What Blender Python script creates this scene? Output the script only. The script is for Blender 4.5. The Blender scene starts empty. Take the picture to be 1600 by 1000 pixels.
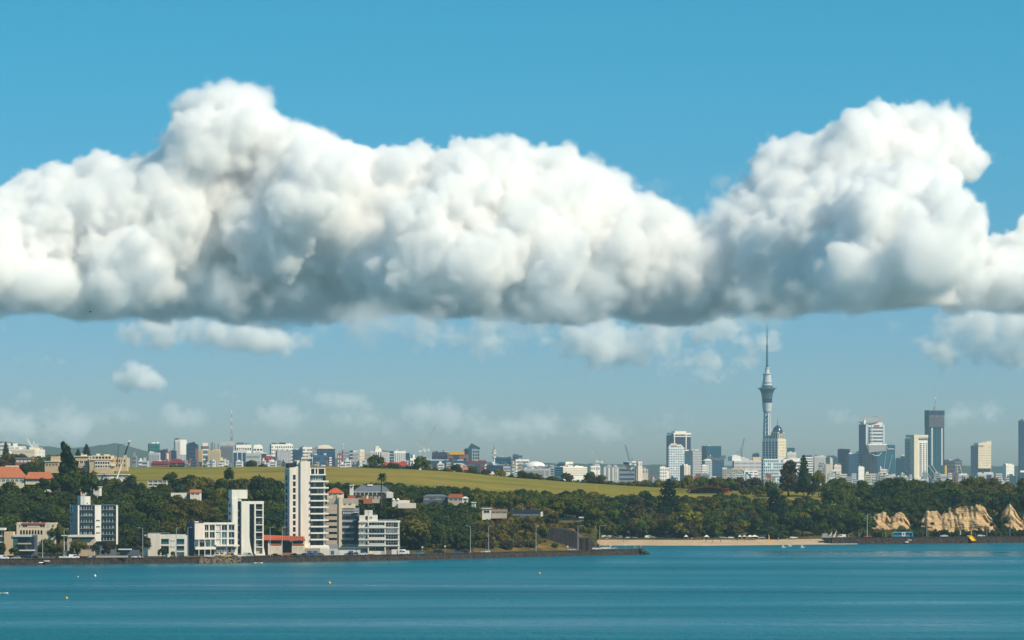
import bpy, bmesh, math, random, time
import numpy as np
from collections import defaultdict
from mathutils import Vector, Matrix
R = math.radians
C = bpy.context.scene.collection
scene = bpy.context.scene
T0 = time.time()

# ------------------------------------------------------------------ camera, world, sun, exposure
FPX, HCAM, HOR = 6050.0, 44.6, 730.0          # focal length in photo pixels, eye height, horizon row
cd = bpy.data.cameras.new('camera'); cam = bpy.data.objects.new('camera', cd); C.objects.link(cam)
cd.sensor_width = 36; cd.lens = FPX / 1600 * 36; cd.shift_y = (HOR - 500) / 1600
cd.clip_start = 5; cd.clip_end = 150000
cam.location = (0, 0, HCAM); cam.rotation_euler = (R(90), 0, 0)
scene.camera = cam
SUN_EL, SUN_AZ = R(42), R(124)                # azimuth clockwise from the view direction (+Y): behind, to the right
SKY_LOW, SKY_HIGH = (0.50, 0.58, 0.68, 1), (0.36, 1.44, 1.33, 1)
world = bpy.data.worlds.new('World'); scene.world = world; world.use_nodes = True
nt = world.node_tree; nd = nt.nodes; bg = nd['Background']
sky = nd.new('ShaderNodeTexSky'); sky.sky_type = 'NISHITA'; sky.sun_disc = False
sky.sun_elevation = SUN_EL; sky.sun_rotation = SUN_AZ
sky.air_density = 1.0; sky.dust_density = 0.6; sky.ozone_density = 3.0; sky.altitude = 0
tc = nd.new('ShaderNodeTexCoord'); mp = nd.new('ShaderNodeMapping'); mp.inputs['Scale'].default_value = (1, 1, 3.2)
nt.links.new(tc.outputs['Generated'], mp.inputs['Vector']); nt.links.new(mp.outputs['Vector'], sky.inputs['Vector'])
tint = nd.new('ShaderNodeMix'); tint.data_type = 'RGBA'; tint.blend_type = 'MULTIPLY'; tint.inputs['Factor'].default_value = 1
sepz = nd.new('ShaderNodeSeparateXYZ'); nt.links.new(tc.outputs['Generated'], sepz.inputs[0])
grade = nd.new('ShaderNodeValToRGB'); grade.color_ramp.interpolation = 'EASE'                # clear air overhead is a deeper cyan than the milky horizon
grade.color_ramp.elements[0].position = 0.0; grade.color_ramp.elements[0].color = SKY_LOW
grade.color_ramp.elements[1].position = 0.13; grade.color_ramp.elements[1].color = SKY_HIGH
nt.links.new(sepz.outputs['Z'], grade.inputs['Fac']); nt.links.new(grade.outputs['Color'], tint.inputs[7])
nt.links.new(sky.outputs['Color'], tint.inputs[6]); nt.links.new(tint.outputs[2], bg.inputs['Color'])
bg.inputs['Strength'].default_value = 0.1
sl = bpy.data.lights.new('sun', 'SUN'); sl.energy = 4.4; sl.angle = R(0.5); sl.color = (1.0, 0.86, 0.65)
so = bpy.data.objects.new('sun', sl); C.objects.link(so)
so.rotation_euler = Vector((math.sin(SUN_AZ) * math.cos(SUN_EL), math.cos(SUN_AZ) * math.cos(SUN_EL), math.sin(SUN_EL))).to_track_quat('Z', 'Y').to_euler()
HAZED, HAZECOL = 3.1e-5, (0.58, 0.86, 1.0, 1)   # the air: density per metre, colour
vs = scene.view_settings; vs.view_transform = 'Standard'; vs.look = 'None'; vs.gamma = 1; vs.exposure = 0.30; vs.use_curve_mapping = False
cy = scene.cycles; cy.max_bounces = 30; cy.diffuse_bounces = 3; cy.glossy_bounces = 2; cy.transmission_bounces = 2
cy.transparent_max_bounces = 24; cy.volume_bounces = 20; cy.use_denoising = True; cy.caustics_reflective = False; cy.caustics_refractive = False

def P(px, py, D):
    return Vector(((px - 800) / FPX * D, D, HCAM + (HOR - py) / FPX * D))
def PX(px, D): return (px - 800) / FPX * D
def PZ(py, D): return HCAM + (HOR - py) / FPX * D
# ------------------------------------------------------------------ grids of noise and fog (used by rocks, cliffs and clouds)
def upsample(a, n, axis, phase):
    m = a.shape[axis]
    x = (np.arange(n) + phase[0]) / phase[1]
    i = np.floor(x).astype(int); f = (x - i).astype(np.float32); f = f * f * (3 - 2 * f)
    i0 = i % m; i1 = (i + 1) % m
    sh = [1, 1, 1]; sh[axis] = n; f = f.reshape(sh)
    return np.take(a, i0, axis) * (1 - f) + np.take(a, i1, axis) * f
def noise3(shape, cell, rng):
    a = rng.uniform(-1, 1, [int(s / c) + 3 for s, c in zip(shape, cell)]).astype(np.float32)
    for ax in range(3):
        a = upsample(a, shape[ax], ax, (rng.uniform(0, cell[ax]), cell[ax]))
    return a
def surface_nets(s, origin, step):
    """smooth iso-surface at s = 0 of a 3-D array (inside negative) -> verts, quads"""
    ins = s < 0
    c = np.zeros([n - 1 for n in s.shape], np.uint8)
    sl3 = [(slice(0, -1), slice(1, None))[b] for b in (0, 1)]
    for dx in (0, 1):
        for dy in (0, 1):
            for dz in (0, 1):
                c += ins[sl3[dx], sl3[dy], sl3[dz]]
    act = (c > 0) & (c < 8)
    idx = np.full(act.shape, -1, np.int32); ijk = np.argwhere(act); idx[act] = np.arange(len(ijk))
    acc = np.zeros((len(ijk), 3), np.float64); cnt = np.zeros(len(ijk))
    i, j, k = ijk.T
    cor = {}
    for dx in (0, 1):
        for dy in (0, 1):
            for dz in (0, 1): cor[dx, dy, dz] = s[i + dx, j + dy, k + dz]
    for a in range(3):
        for u in (0, 1):
            for v in (0, 1):
                p0 = [u, v]; p0.insert(a, 0); p1 = [u, v]; p1.insert(a, 1)
                v0, v1 = cor[tuple(p0)], cor[tuple(p1)]
                m = (v0 < 0) != (v1 < 0)
                t = np.where(m, v0 / np.where(m, v0 - v1, 1), 0)
                q = np.zeros((len(ijk), 3)); q[:, 0] = p0[0]; q[:, 1] = p0[1]; q[:, 2] = p0[2]; q[:, a] = t
                acc += q * m[:, None]; cnt += m
    vert = (ijk + acc / cnt[:, None]) * np.array(step) + np.array(origin)
    quads = []
    for a in range(3):
        b, d = (a + 1) % 3, (a + 2) % 3
        lo = [slice(1, -1)] * 3; lo[a] = slice(0, -1)
        hi = [slice(1, -1)] * 3; hi[a] = slice(1, None)
        A, B = ins[tuple(lo)], ins[tuple(hi)]
        e = np.argwhere(A != B); flip = A[tuple(e.T)]
        off = np.ones(3, int); off[a] = 0
        e = e + off
        def cell(db, dd):
            q = e.copy(); q[:, b] -= db; q[:, d] -= dd
            return idx[q[:, 0], q[:, 1], q[:, 2]]
        f = np.stack([cell(1, 1), cell(0, 1), cell(0, 0), cell(1, 0)], 1)
        f[~flip] = f[~flip][:, ::-1]
        quads.append(f)
    f = np.concatenate(quads)
    return vert, f[(f >= 0).all(1)]
def np_mesh(name, v, f, smooth=True):
    me = bpy.data.meshes.new(name)
    me.vertices.add(len(v)); me.vertices.foreach_set('co', np.asarray(v, np.float32).ravel())
    k = f.shape[1]
    me.loops.add(f.size); me.loops.foreach_set('vertex_index', f.astype(np.int32).ravel())
    me.polygons.add(len(f)); me.polygons.foreach_set('loop_start', np.arange(0, f.size, k, dtype=np.int32))
    me.update(calc_edges=True)
    me.polygons.foreach_set('use_smooth', np.full(len(f), smooth)); me.update()
    return me

def cloud_material(name, opacity=1.0, edge=0.35, col=(0.93, 0.93, 0.93)):
    m = bpy.data.materials.new(name); m.use_nodes = True
    n = m.node_tree.nodes; l = m.node_tree.links; n.clear()
    out = n.new('ShaderNodeOutputMaterial'); mix = n.new('ShaderNodeMixShader'); tr = n.new('ShaderNodeBsdfTransparent')
    d = n.new('ShaderNodeBsdfDiffuse'); d.inputs['Color'].default_value = (*col, 1)
    t = n.new('ShaderNodeBsdfTranslucent'); t.inputs['Color'].default_value = (*col, 1)
    dm = n.new('ShaderNodeMixShader'); dm.inputs[0].default_value = 0.18
    l.new(d.outputs[0], dm.inputs[1]); l.new(t.outputs[0], dm.inputs[2])
    lw = n.new('ShaderNodeLayerWeight'); lw.inputs['Blend'].default_value = 0.5
    mr = n.new('ShaderNodeMapRange'); mr.interpolation_type = 'SMOOTHSTEP'
    mr.inputs['From Min'].default_value = 1.0; mr.inputs['From Max'].default_value = 1.0 - edge
    mr.inputs['To Min'].default_value = 0.0; mr.inputs['To Max'].default_value = opacity
    l.new(lw.outputs['Facing'], mr.inputs['Value'])
    l.new(mr.outputs[0], mix.inputs[0]); l.new(tr.outputs[0], mix.inputs[1]); l.new(dm.outputs[0], mix.inputs[2])
    l.new(mix.outputs[0], out.inputs['Surface'])
    return m

def smin_spheres(shape, origin, step, balls):
    s = np.full(shape, 400.0, np.float32)
    ax = [np.arange(n) * st + o for n, st, o in zip(shape, step, origin)]
    for (x, y, z, rx, ry, rz) in balls:
        k = min(35.0, 0.30 * min(rx, rz)); m = 1.0 + 1.2 * k / min(rx, rz) + 1.0 / max(1.0, min(rx, rz) / 20)
        sl = []
        for a, c, r in zip(range(3), (x, y, z), (rx, ry, rz)):
            lo = int(max(0, (c - m * r - origin[a]) / step[a])); hi = int(min(shape[a], (c + m * r - origin[a]) / step[a] + 2))
            sl.append(slice(lo, max(lo, hi)))
        X = ((ax[0][sl[0]] - x) / rx)[:, None, None]; Y = ((ax[1][sl[1]] - y) / ry)[None, :, None]; Z = ((ax[2][sl[2]] - z) / rz)[None, None, :]
        d = (np.sqrt(X * X + Y * Y + Z * Z) - 1).astype(np.float32) * min(rx, ry, rz)
        v = s[tuple(sl)]
        h = np.maximum(k - np.abs(v - d), 0) / k
        s[tuple(sl)] = np.minimum(v, d) - h * h * k * 0.25
    return s

TOP = [(-260, 330), (-120, 305), (0, 295), (40, 268), (100, 264), (140, 246), (190, 247), (235, 242), (262, 218), (268, 186), (290, 160), (312, 141),
       (350, 134), (385, 131), (410, 150), (426, 176), (434, 197), (500, 198), (536, 226), (600, 241), (640, 229), (682, 240), (730, 226),
       (785, 223), (830, 236), (880, 239), (925, 262), (968, 260), (995, 286), (1006, 330), (1040, 328), (1075, 343), (1113, 345),
       (1128, 325), (1150, 300), (1180, 244), (1192, 223), (1240, 208), (1290, 216), (1338, 191), (1362, 170), (1402, 163), (1440, 176), (1466, 172),
       (1474, 300), (1490, 360), (1540, 372), (1560, 376), (1582, 361), (1610, 345), (1700, 320), (1860, 330)]
def billow(balls, rng, n1=10, n2=5):
    """heads grow smaller heads, and those again smaller ones, on the sides turned to the viewer and the sky"""
    out = list(balls)
    for (x, y, z, rx, ry, rz) in balls:
        for _ in range(int(n1 * .5 + n1 * min(rx, rz) / 150)):
            d = rng.normal(0, 1, 3); d[1] -= .35; d[2] += .25; d /= np.linalg.norm(d); q = rng.uniform(.72, .98); f1 = rng.uniform(.24, .50)
            c = (x + d[0] * rx * q, y + d[1] * ry * q, z + d[2] * rz * q, rx * f1, rx * f1, rx * f1 * .95); out.append(c)
            for _ in range(int(n2 * .5 + n2 * c[3] / 60) if c[3] > 24 else 0):
                e = rng.normal(0, 1, 3) + d * .9; e /= np.linalg.norm(e); q = rng.uniform(.7, 1.0); f2 = rng.uniform(.25, .5)
                out.append((c[0] + e[0] * c[3] * q, c[1] + e[1] * c[3] * q, c[2] + e[2] * c[3] * q, c[3] * f2, c[3] * f2, c[3] * f2))
    return out
def main_cloud(step=(12, 20, 12), seed=5):
    rng = np.random.default_rng(seed)
    D = 25000.0; s = D / FPX                                       # metres per photo pixel
    tx = [a for a, b in TOP]; ty = [b for a, b in TOP]
    top = lambda p: np.interp(p, tx, ty)
    base = 492.0
    balls = []
    def ball(px, py, r, dep, sq=1.0, free=False):
        if not free:                                              # keep every head under the outline
            for o in (-.85, -.5, 0, .5, .85): py = max(py, top(px + o * r) + r * math.sqrt(1 - o * o) - 3)
            if py + r * .25 > base: return
        balls.append((PX(px, D), D + dep, PZ(py, D), r * s, r * s * 1.1, r * s * sq))
    # crest balls just inside the outline, then fill towards the viewer with lower and lower heads
    p = -240.0
    while p < 1840:
        h = base - top(p)
        r = min(rng.uniform(20, 42), h * 0.4)
        ball(p, top(p) + r * 0.95, r, rng.uniform(-150, 150))
        if h > 120: ball(p + rng.uniform(-10, 10), top(p) + r * rng.uniform(1.9, 2.6), r * 1.25, rng.uniform(-300, 0))
        p += r * rng.uniform(0.35, 0.6)
    for (x, y, r) in ((296, 172, 32), (345, 166, 35), (388, 164, 34), (412, 204, 38), (288, 212, 28), (338, 214, 48), (1375, 206, 38), (1430, 208, 42), (1478, 206, 38), (1300, 252, 36), (1218, 258, 34), (1526, 250, 22), (1545, 254, 12), (1535, 250, 20), (1515, 262, 26), (1490, 240, 40), (1470, 290, 36), (1500, 300, 16), (1150, 310, 22), (1440, 330, 50)):
        ball(x, y, r, rng.uniform(-60, 60), 1.0, True)
    dn = noise3((2300, 1, 1), (230, 1, 1), rng)[:, 0, 0]          # where the heads lean towards the viewer, and where they lean away
    for i in range(470):
        p = rng.uniform(-250, 1850); h = base - top(p)
        if 1468 < p < 1535: h = base - 400
        t = rng.uniform(0, 1) ** 0.8                              # 0 at the crest line, 1 nearest the viewer
        hh = h * (1 - 0.68 * t) * rng.uniform(0.75, 1.0)
        r = min(rng.uniform(20, 46) if rng.random() < .6 else rng.uniform(46, 84), hh * 0.50)
        if r < 10: continue
        py = base - hh + r; lean = dn[int(p + 300)]
        dep = -t * 1500 * (0.35 + 1.3 * lean + rng.normal(0, .25)) - 350
        ball(p, py, r, dep + rng.uniform(-80, 80))
        ball(p + rng.uniform(-.7, .7) * r, py + rng.uniform(0.5, 2.2) * r, r * 0.85, dep * .8 + 250)
    org = (PX(-200, D), D - 2150, PZ(520, D)); end = (PX(1800, D), D + 700, PZ(110, D))
    shape = [int((e - o) / st) for o, e, st in zip(org, end, step)]
    sd = smin_spheres(shape, org, step, billow(balls, rng))
    # the flat, slightly ragged base
    z = np.arange(shape[2]) * step[2] + org[2]
    ww = noise3((shape[0], shape[1], 1), (40, 12, 1), rng) * 26 + noise3((shape[0], shape[1], 1), (11, 7, 1), rng) * 16
    bx = (np.arange(shape[0]) * step[0] + org[0]) / D * FPX + 800
    zb = PZ(np.interp(bx, [-200, 90, 115, 300, 560, 760, 1000, 1290, 1400, 1560, 1800], [480, 484, 499, 502, 505, 498, 503, 497, 488, 493, 500]), D)[:, None, None] + ww
    sd = np.maximum(sd, (zb - z[None, None, :]).astype(np.float32) * 0.9)
    # billows
    for cell, amp in ((620, 30),):
        c = [cell / st for st in step]
        sd -= (np.abs(noise3(shape, c, rng)) - 0.3) * amp * 1.7
    for cell, amp in ((230, 24), (110, 15), (55, 13), (29, 11)):
        sd -= noise3(shape, [cell / st for st in step], rng) * amp
    return sd, org, step
def grid_volume(name, dens, org, step, material):
    """a fog volume from a 3-D array of densities, through a Volume Cube node"""
    nx, ny, nz = dens.shape
    me = bpy.data.meshes.new(name); n = dens.size
    me.vertices.add(n)
    at = me.attributes.new('fog', 'FLOAT', 'POINT'); at.data.foreach_set('value', dens.astype(np.float32).ravel())
    o = bpy.data.objects.new(name, me); C.objects.link(o)
    g = bpy.data.node_groups.new(name, 'GeometryNodeTree')
    g.interface.new_socket('Geometry', in_out='INPUT', socket_type='NodeSocketGeometry')
    g.interface.new_socket('Geometry', in_out='OUTPUT', socket_type='NodeSocketGeometry')
    N, L = g.nodes, g.links
    gi = N.new('NodeGroupInput'); go = N.new('NodeGroupOutput')
    vc = N.new('GeometryNodeVolumeCube')
    vc.inputs['Min'].default_value = org
    vc.inputs['Max'].default_value = [o_ + s_ * (k - 1) for o_, s_, k in zip(org, step, (nx, ny, nz))]
    vc.inputs['Resolution X'].default_value = nx; vc.inputs['Resolution Y'].default_value = ny; vc.inputs['Resolution Z'].default_value = nz
    pos = N.new('GeometryNodeInputPosition'); sep = N.new('ShaderNodeSeparateXYZ'); L.new(pos.outputs[0], sep.inputs[0])
    def M(op, a, b):
        m = N.new('ShaderNodeMath'); m.operation = op
        for q, w in enumerate((a, b)):
            if w is None: continue
            if isinstance(w, (int, float)): m.inputs[q].default_value = w
            else: L.new(w, m.inputs[q])
        return m.outputs[0]
    ix = [M('ROUND', M('DIVIDE', M('SUBTRACT', sep.outputs[a], org[a]), step[a]), None) for a in range(3)]
    flat = M('ADD', M('MULTIPLY', M('ADD', M('MULTIPLY', ix[0], ny), ix[1]), nz), ix[2])
    f2i = N.new('FunctionNodeFloatToInt'); 
    # exact integer arithmetic for large grids
    im = N.new('FunctionNodeIntegerMath')
    def I(op, a, b):
        m = N.new('FunctionNodeIntegerMath'); m.operation = op
        for q, w in enumerate((a, b)):
            if isinstance(w, int): m.inputs[q].default_value = w
            else: L.new(w, m.inputs[q])
        return m.outputs[0]
    def toi(x):
        k = N.new('FunctionNodeFloatToInt'); k.rounding_mode = 'ROUND'; L.new(x, k.inputs[0]); return k.outputs[0]
    ii = [toi(x) for x in ix]
    flat = I('ADD', I('MULTIPLY', I('ADD', I('MULTIPLY', ii[0], ny), ii[1]), nz), ii[2])
    si = N.new('GeometryNodeSampleIndex'); si.data_type = 'FLOAT'; si.domain = 'POINT'; si.clamp = True
    na = N.new('GeometryNodeInputNamedAttribute'); na.data_type = 'FLOAT'; na.inputs['Name'].default_value = 'fog'
    L.new(gi.outputs[0], si.inputs['Geometry']); L.new(na.outputs[0], si.inputs['Value']); L.new(flat, si.inputs['Index'])
    L.new(si.outputs[0], vc.inputs['Density'])
    sm = N.new('GeometryNodeSetMaterial'); sm.inputs['Material'].default_value = material
    L.new(vc.outputs[0], sm.inputs['Geometry']); L.new(sm.outputs[0], go.inputs[0])
    md = o.modifiers.new('fog', 'NODES'); md.node_group = g
    me.materials.append(material)
    return o
def volume_material(name, dens, ani=0.0):
    m = bpy.data.materials.new(name); m.use_nodes = True
    n = m.node_tree.nodes; l = m.node_tree.links; n.clear()
    out = n.new('ShaderNodeOutputMaterial'); pv = n.new('ShaderNodeVolumePrincipled')
    pv.inputs['Color'].default_value = (1, 1, 1, 1); pv.inputs['Density'].default_value = dens; pv.inputs['Anisotropy'].default_value = ani
    l.new(pv.outputs[0], out.inputs['Volume'])
    return m

# ------------------------------------------------------------------ helpers
def tag(o, label=None, cat=None, group=None, kind=None):
    if label: o['label'] = label
    if cat: o['category'] = cat
    if group: o['group'] = group
    if kind: o['kind'] = kind
    return o
def link(name, me, parent=None, loc=None, rotz=0.0):
    o = bpy.data.objects.new(name, me); C.objects.link(o)
    if parent is not None: o.parent = parent
    if loc is not None: o.location = loc
    if rotz: o.rotation_euler.z = rotz
    return o
def empty(name, loc, rotz=0.0, label=None, cat=None, group=None):
    return tag(link(name, None, None, loc, rotz), label, cat, group)
def copy_tree(o, parent=None):
    c = o.copy(); C.objects.link(c)
    if parent is not None: c.parent = parent
    for ch in list(o.children): copy_tree(ch, c)
    return c
class MB:
    """collects simple solids and links them as one mesh"""
    def __init__(s): s.v = []; s.f = []; s.m = []; s.cur = 0
    def add(s, v, f):
        b = len(s.v); s.v += [tuple(p) for p in v]; s.f += [[i + b for i in q] for q in f]; s.m += [s.cur] * len(f); return s
    def box(s, x0, x1, y0, y1, z0, z1):
        return s.add([(x, y, z) for z in (z0, z1) for y in (y0, y1) for x in (x0, x1)],
                     [(0, 2, 3, 1), (4, 5, 7, 6), (0, 1, 5, 4), (2, 6, 7, 3), (0, 4, 6, 2), (1, 3, 7, 5)])
    def prism(s, poly, y0, y1):                    # polygon in x-z (counter-clockwise seen from -y), extruded along y
        n = len(poly)
        v = [(x, y0, z) for x, z in poly] + [(x, y1, z) for x, z in poly]
        return s.add(v, [tuple(range(n)), tuple(range(2 * n - 1, n - 1, -1))] + [(i, i + n, (i + 1) % n + n, (i + 1) % n) for i in range(n)])
    def lathe(s, prof, cx=0, cy=0, n=16):          # (z, r) from the bottom up
        v = []; f = []
        for z, r in prof: v += [(cx + r * math.cos(2 * math.pi * i / n), cy + r * math.sin(2 * math.pi * i / n), z) for i in range(n)]
        for k in range(len(prof) - 1):
            for i in range(n): f.append((k * n + i, k * n + (i + 1) % n, (k + 1) * n + (i + 1) % n, (k + 1) * n + i))
        f.append(tuple(range(n - 1, -1, -1))); f.append(tuple(range((len(prof) - 1) * n, len(prof) * n)))
        return s.add(v, f)
    def bar(s, a, b, r0, r1=None, n=6):
        a = Vector(a); b = Vector(b); r1 = r0 if r1 is None else r1
        q = (b - a).to_track_quat('Z', 'Y'); v = []
        for p, r in ((a, r0), (b, r1)):
            v += [p + q @ Vector((r * math.cos(2 * math.pi * i / n), r * math.sin(2 * math.pi * i / n), 0)) for i in range(n)]
        return s.add(v, [(i, (i + 1) % n, (i + 1) % n + n, i + n) for i in range(n)] + [tuple(range(n - 1, -1, -1)), tuple(range(n, 2 * n))])
    def lattice(s, a, b, w, cells, t):             # square lattice boom
        a = Vector(a); b = Vector(b); q = (b - a).to_track_quat('Z', 'Y')
        cs = [q @ Vector((sx * w, sy * w, 0)) for sx, sy in ((-1, -1), (1, -1), (1, 1), (-1, 1))]
        for c in cs: s.bar(a + c, b + c, t, n=4)
        for k in range(cells):
            p0 = a.lerp(b, k / cells); p1 = a.lerp(b, (k + 1) / cells)
            for i in range(4): s.bar(p0 + cs[i], p1 + cs[(i + 1) % 4], t * 0.7, n=3)
        return s
    def build(s, name, mats, parent=None, loc=None, rotz=0, smooth=False):
        me = bpy.data.meshes.new(name); me.from_pydata(s.v, [], s.f)
        for m in (mats if isinstance(mats, (list, tuple)) else [mats]): me.materials.append(m)
        if any(s.m): me.polygons.foreach_set('material_index', s.m)
        if smooth: me.polygons.foreach_set('use_smooth', [True] * len(me.polygons))
        me.update()
        return link(name, me, parent, loc, rotz)

# ------------------------------------------------------------------ materials (all procedural)
MATS = {}
def srgb(r, g, b):
    return tuple(((c / 255 + 0.055) / 1.055) ** 2.4 if c > 10 else c / 255 / 12.92 for c in (r, g, b))
def mat(name, col, rough=0.8, spec=0.3, var=0.12, scale=0.35, stretch=(1, 1, 1), metal=0.0, bump=0.0, bscale=2.0):
    """principled surface whose colour wanders with two octaves of noise (weathering, grain)"""
    if name in MATS: return MATS[name]
    m = bpy.data.materials.new(name); m.use_nodes = True; n = m.node_tree.nodes; l = m.node_tree.links
    p = n['Principled BSDF']; p.inputs['Roughness'].default_value = rough; p.inputs['Specular IOR Level'].default_value = spec; p.inputs['Metallic'].default_value = metal
    tcn = n.new('ShaderNodeTexCoord'); mpn = n.new('ShaderNodeMapping'); mpn.inputs['Scale'].default_value = stretch
    l.new(tcn.outputs['Object'], mpn.inputs['Vector'])
    no = n.new('ShaderNodeTexNoise'); no.inputs['Scale'].default_value = scale; no.inputs['Detail'].default_value = 5; no.inputs['Roughness'].default_value = 0.6
    l.new(mpn.outputs[0], no.inputs['Vector'])
    mr = n.new('ShaderNodeMapRange'); mr.inputs['From Min'].default_value = 0.25; mr.inputs['From Max'].default_value = 0.75
    mr.inputs['To Min'].default_value = 1 - var; mr.inputs['To Max'].default_value = 1 + var
    l.new(no.outputs['Fac'], mr.inputs['Value'])
    hs = n.new('ShaderNodeHueSaturation'); hs.inputs['Color'].default_value = (*col, 1)
    l.new(mr.outputs[0], hs.inputs['Value']); l.new(hs.outputs[0], p.inputs['Base Color'])
    if bump:
        b2 = n.new('ShaderNodeTexNoise'); b2.inputs['Scale'].default_value = bscale; b2.inputs['Detail'].default_value = 4; l.new(mpn.outputs[0], b2.inputs['Vector'])
        bn = n.new('ShaderNodeBump'); bn.inputs['Strength'].default_value = bump; bn.inputs['Distance'].default_value = 0.5
        l.new(b2.outputs['Fac'], bn.inputs['Height']); l.new(bn.outputs[0], p.inputs['Normal'])
    MATS[name] = m; return m
def two_tone(name, c1, c2, scale, rough=0.95, lo=0.42, hi=0.58, stretch=(1, 1, 1), c3=None, s3=1.0, bump=0.0, bscale=1.0):
    """ground cover: patches of two colours (and a fine third one)"""
    m = bpy.data.materials.new(name); m.use_nodes = True; n = m.node_tree.nodes; l = m.node_tree.links
    p = n['Principled BSDF']; p.inputs['Roughness'].default_value = rough; p.inputs['Specular IOR Level'].default_value = 0.1
    tcn = n.new('ShaderNodeTexCoord'); mpn = n.new('ShaderNodeMapping'); mpn.inputs['Scale'].default_value = stretch; l.new(tcn.outputs['Object'], mpn.inputs['Vector'])
    def noise(s, d=6):
        q = n.new('ShaderNodeTexNoise'); q.inputs['Scale'].default_value = s; q.inputs['Detail'].default_value = d; l.new(mpn.outputs[0], q.inputs['Vector']); return q.outputs['Fac']
    def ramp(f, a, b):
        q = n.new('ShaderNodeMapRange'); q.inputs['From Min'].default_value = a; q.inputs['From Max'].default_value = b; l.new(f, q.inputs['Value']); return q.outputs[0]
    def mixc(f, a, b):
        q = n.new('ShaderNodeMix'); q.data_type = 'RGBA'; l.new(f, q.inputs['Factor'])
        for w, sck in ((a, q.inputs[6]), (b, q.inputs[7])):
            if isinstance(w, tuple): sck.default_value = (*w, 1)
            else: l.new(w, sck)
        return q.outputs[2]
    c = mixc(ramp(noise(scale), lo, hi), c1, c2)
    if c3: c = mixc(ramp(noise(s3, 8), 0.5, 0.7), c, c3)
    hs = n.new('ShaderNodeHueSaturation'); l.new(c, hs.inputs['Color'])
    v = n.new('ShaderNodeMapRange'); v.inputs['From Min'].default_value = 0.3; v.inputs['From Max'].default_value = 0.7; v.inputs['To Min'].default_value = 0.82; v.inputs['To Max'].default_value = 1.18
    l.new(noise(scale * 14, 8), v.inputs['Value']); l.new(v.outputs[0], hs.inputs['Value']); l.new(hs.outputs[0], p.inputs['Base Color'])
    if bump:
        bn = n.new('ShaderNodeBump'); bn.inputs['Strength'].default_value = bump; bn.inputs['Distance'].default_value = 1.0
        l.new(noise(bscale, 6), bn.inputs['Height']); l.new(bn.outputs[0], p.inputs['Normal'])
    return m
def foliage(name, col, col2, trans=0.25):
    """leaves: tone differs from clump to clump and from tree to tree"""
    m = bpy.data.materials.new(name); m.use_nodes = True; n = m.node_tree.nodes; l = m.node_tree.links; n.clear()
    out = n.new('ShaderNodeOutputMaterial'); d = n.new('ShaderNodeBsdfDiffuse'); t = n.new('ShaderNodeBsdfTranslucent'); ms = n.new('ShaderNodeMixShader'); ms.inputs[0].default_value = trans
    tcn = n.new('ShaderNodeTexCoord'); oi = n.new('ShaderNodeObjectInfo'); geo = n.new('ShaderNodeNewGeometry')
    no = n.new('ShaderNodeTexNoise'); no.inputs['Scale'].default_value = 0.45; no.inputs['Detail'].default_value = 3; l.new(geo.outputs['Position'], no.inputs['Vector'])
    add = n.new('ShaderNodeMath'); add.operation = 'MULTIPLY_ADD'; l.new(oi.outputs['Random'], add.inputs[0]); add.inputs[1].default_value = 0.5; l.new(no.outputs['Fac'], add.inputs[2])
    r2 = n.new('ShaderNodeMath'); r2.operation = 'MULTIPLY_ADD'; l.new(geo.outputs['Random Per Island'], r2.inputs[0]); r2.inputs[1].default_value = 0.35; l.new(add.outputs[0], r2.inputs[2])
    mr = n.new('ShaderNodeMapRange'); mr.inputs['From Min'].default_value = 0.5; mr.inputs['From Max'].default_value = 1.3; l.new(r2.outputs[0], mr.inputs['Value'])
    mx = n.new('ShaderNodeMix'); mx.data_type = 'RGBA'; mx.inputs[6].default_value = (*col, 1); mx.inputs[7].default_value = (*col2, 1); l.new(mr.outputs[0], mx.inputs['Factor'])
    l.new(mx.outputs[2], d.inputs['Color']); l.new(mx.outputs[2], t.inputs['Color'])
    l.new(d.outputs[0], ms.inputs[1]); l.new(t.outputs[0], ms.inputs[2]); l.new(ms.outputs[0], out.inputs['Surface'])
    MATS[name] = m; return m

WHITE = mat('white_paint', (0.75, 0.70, 0.63), 0.7, 0.3, 0.11, 0.5, stretch=(1.2, 1.2, .16))
CREAM = mat('cream_paint', (0.72, 0.60, 0.44), 0.75, 0.3, 0.08, 0.25)
PINKW = mat('warm_white_render', (0.72, 0.64, 0.56), 0.75, 0.3, 0.10, 0.5, stretch=(1.2, 1.2, .16))
BEIGE = mat('beige_render', (0.48, 0.40, 0.33), 0.8, 0.3, 0.10, 0.3)
TAN = mat('tan_render', (0.58, 0.43, 0.27), 0.8, 0.3, 0.10, 0.3)
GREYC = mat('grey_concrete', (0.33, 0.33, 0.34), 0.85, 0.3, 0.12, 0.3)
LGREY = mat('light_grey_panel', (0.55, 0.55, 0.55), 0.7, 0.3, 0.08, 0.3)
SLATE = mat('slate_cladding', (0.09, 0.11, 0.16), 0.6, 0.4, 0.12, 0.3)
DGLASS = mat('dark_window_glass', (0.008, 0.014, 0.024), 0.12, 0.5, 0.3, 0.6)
BGLASS = mat('blue_window_glass', (0.015, 0.04, 0.065), 0.12, 0.6, 0.35, 0.5)
CURTAIN = mat('curtained_glass', (0.17, 0.16, 0.145), 0.25, 0.5, 0.35, 0.9)
TGLASS = mat('teal_window_glass', (0.05, 0.13, 0.14), 0.15, 0.6, 0.3, 0.4)
ORANGE = mat('orange_roof_tile', (0.46, 0.10, 0.045), 0.85, 0.2, 0.16, 0.8)
TERRA = mat('terracotta_roof_tile', (0.42, 0.14, 0.07), 0.9, 0.2, 0.18, 0.8)
GREYROOF = mat('grey_roof_sheet', (0.13, 0.14, 0.17), 0.6, 0.3, 0.12, 0.6)
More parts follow.
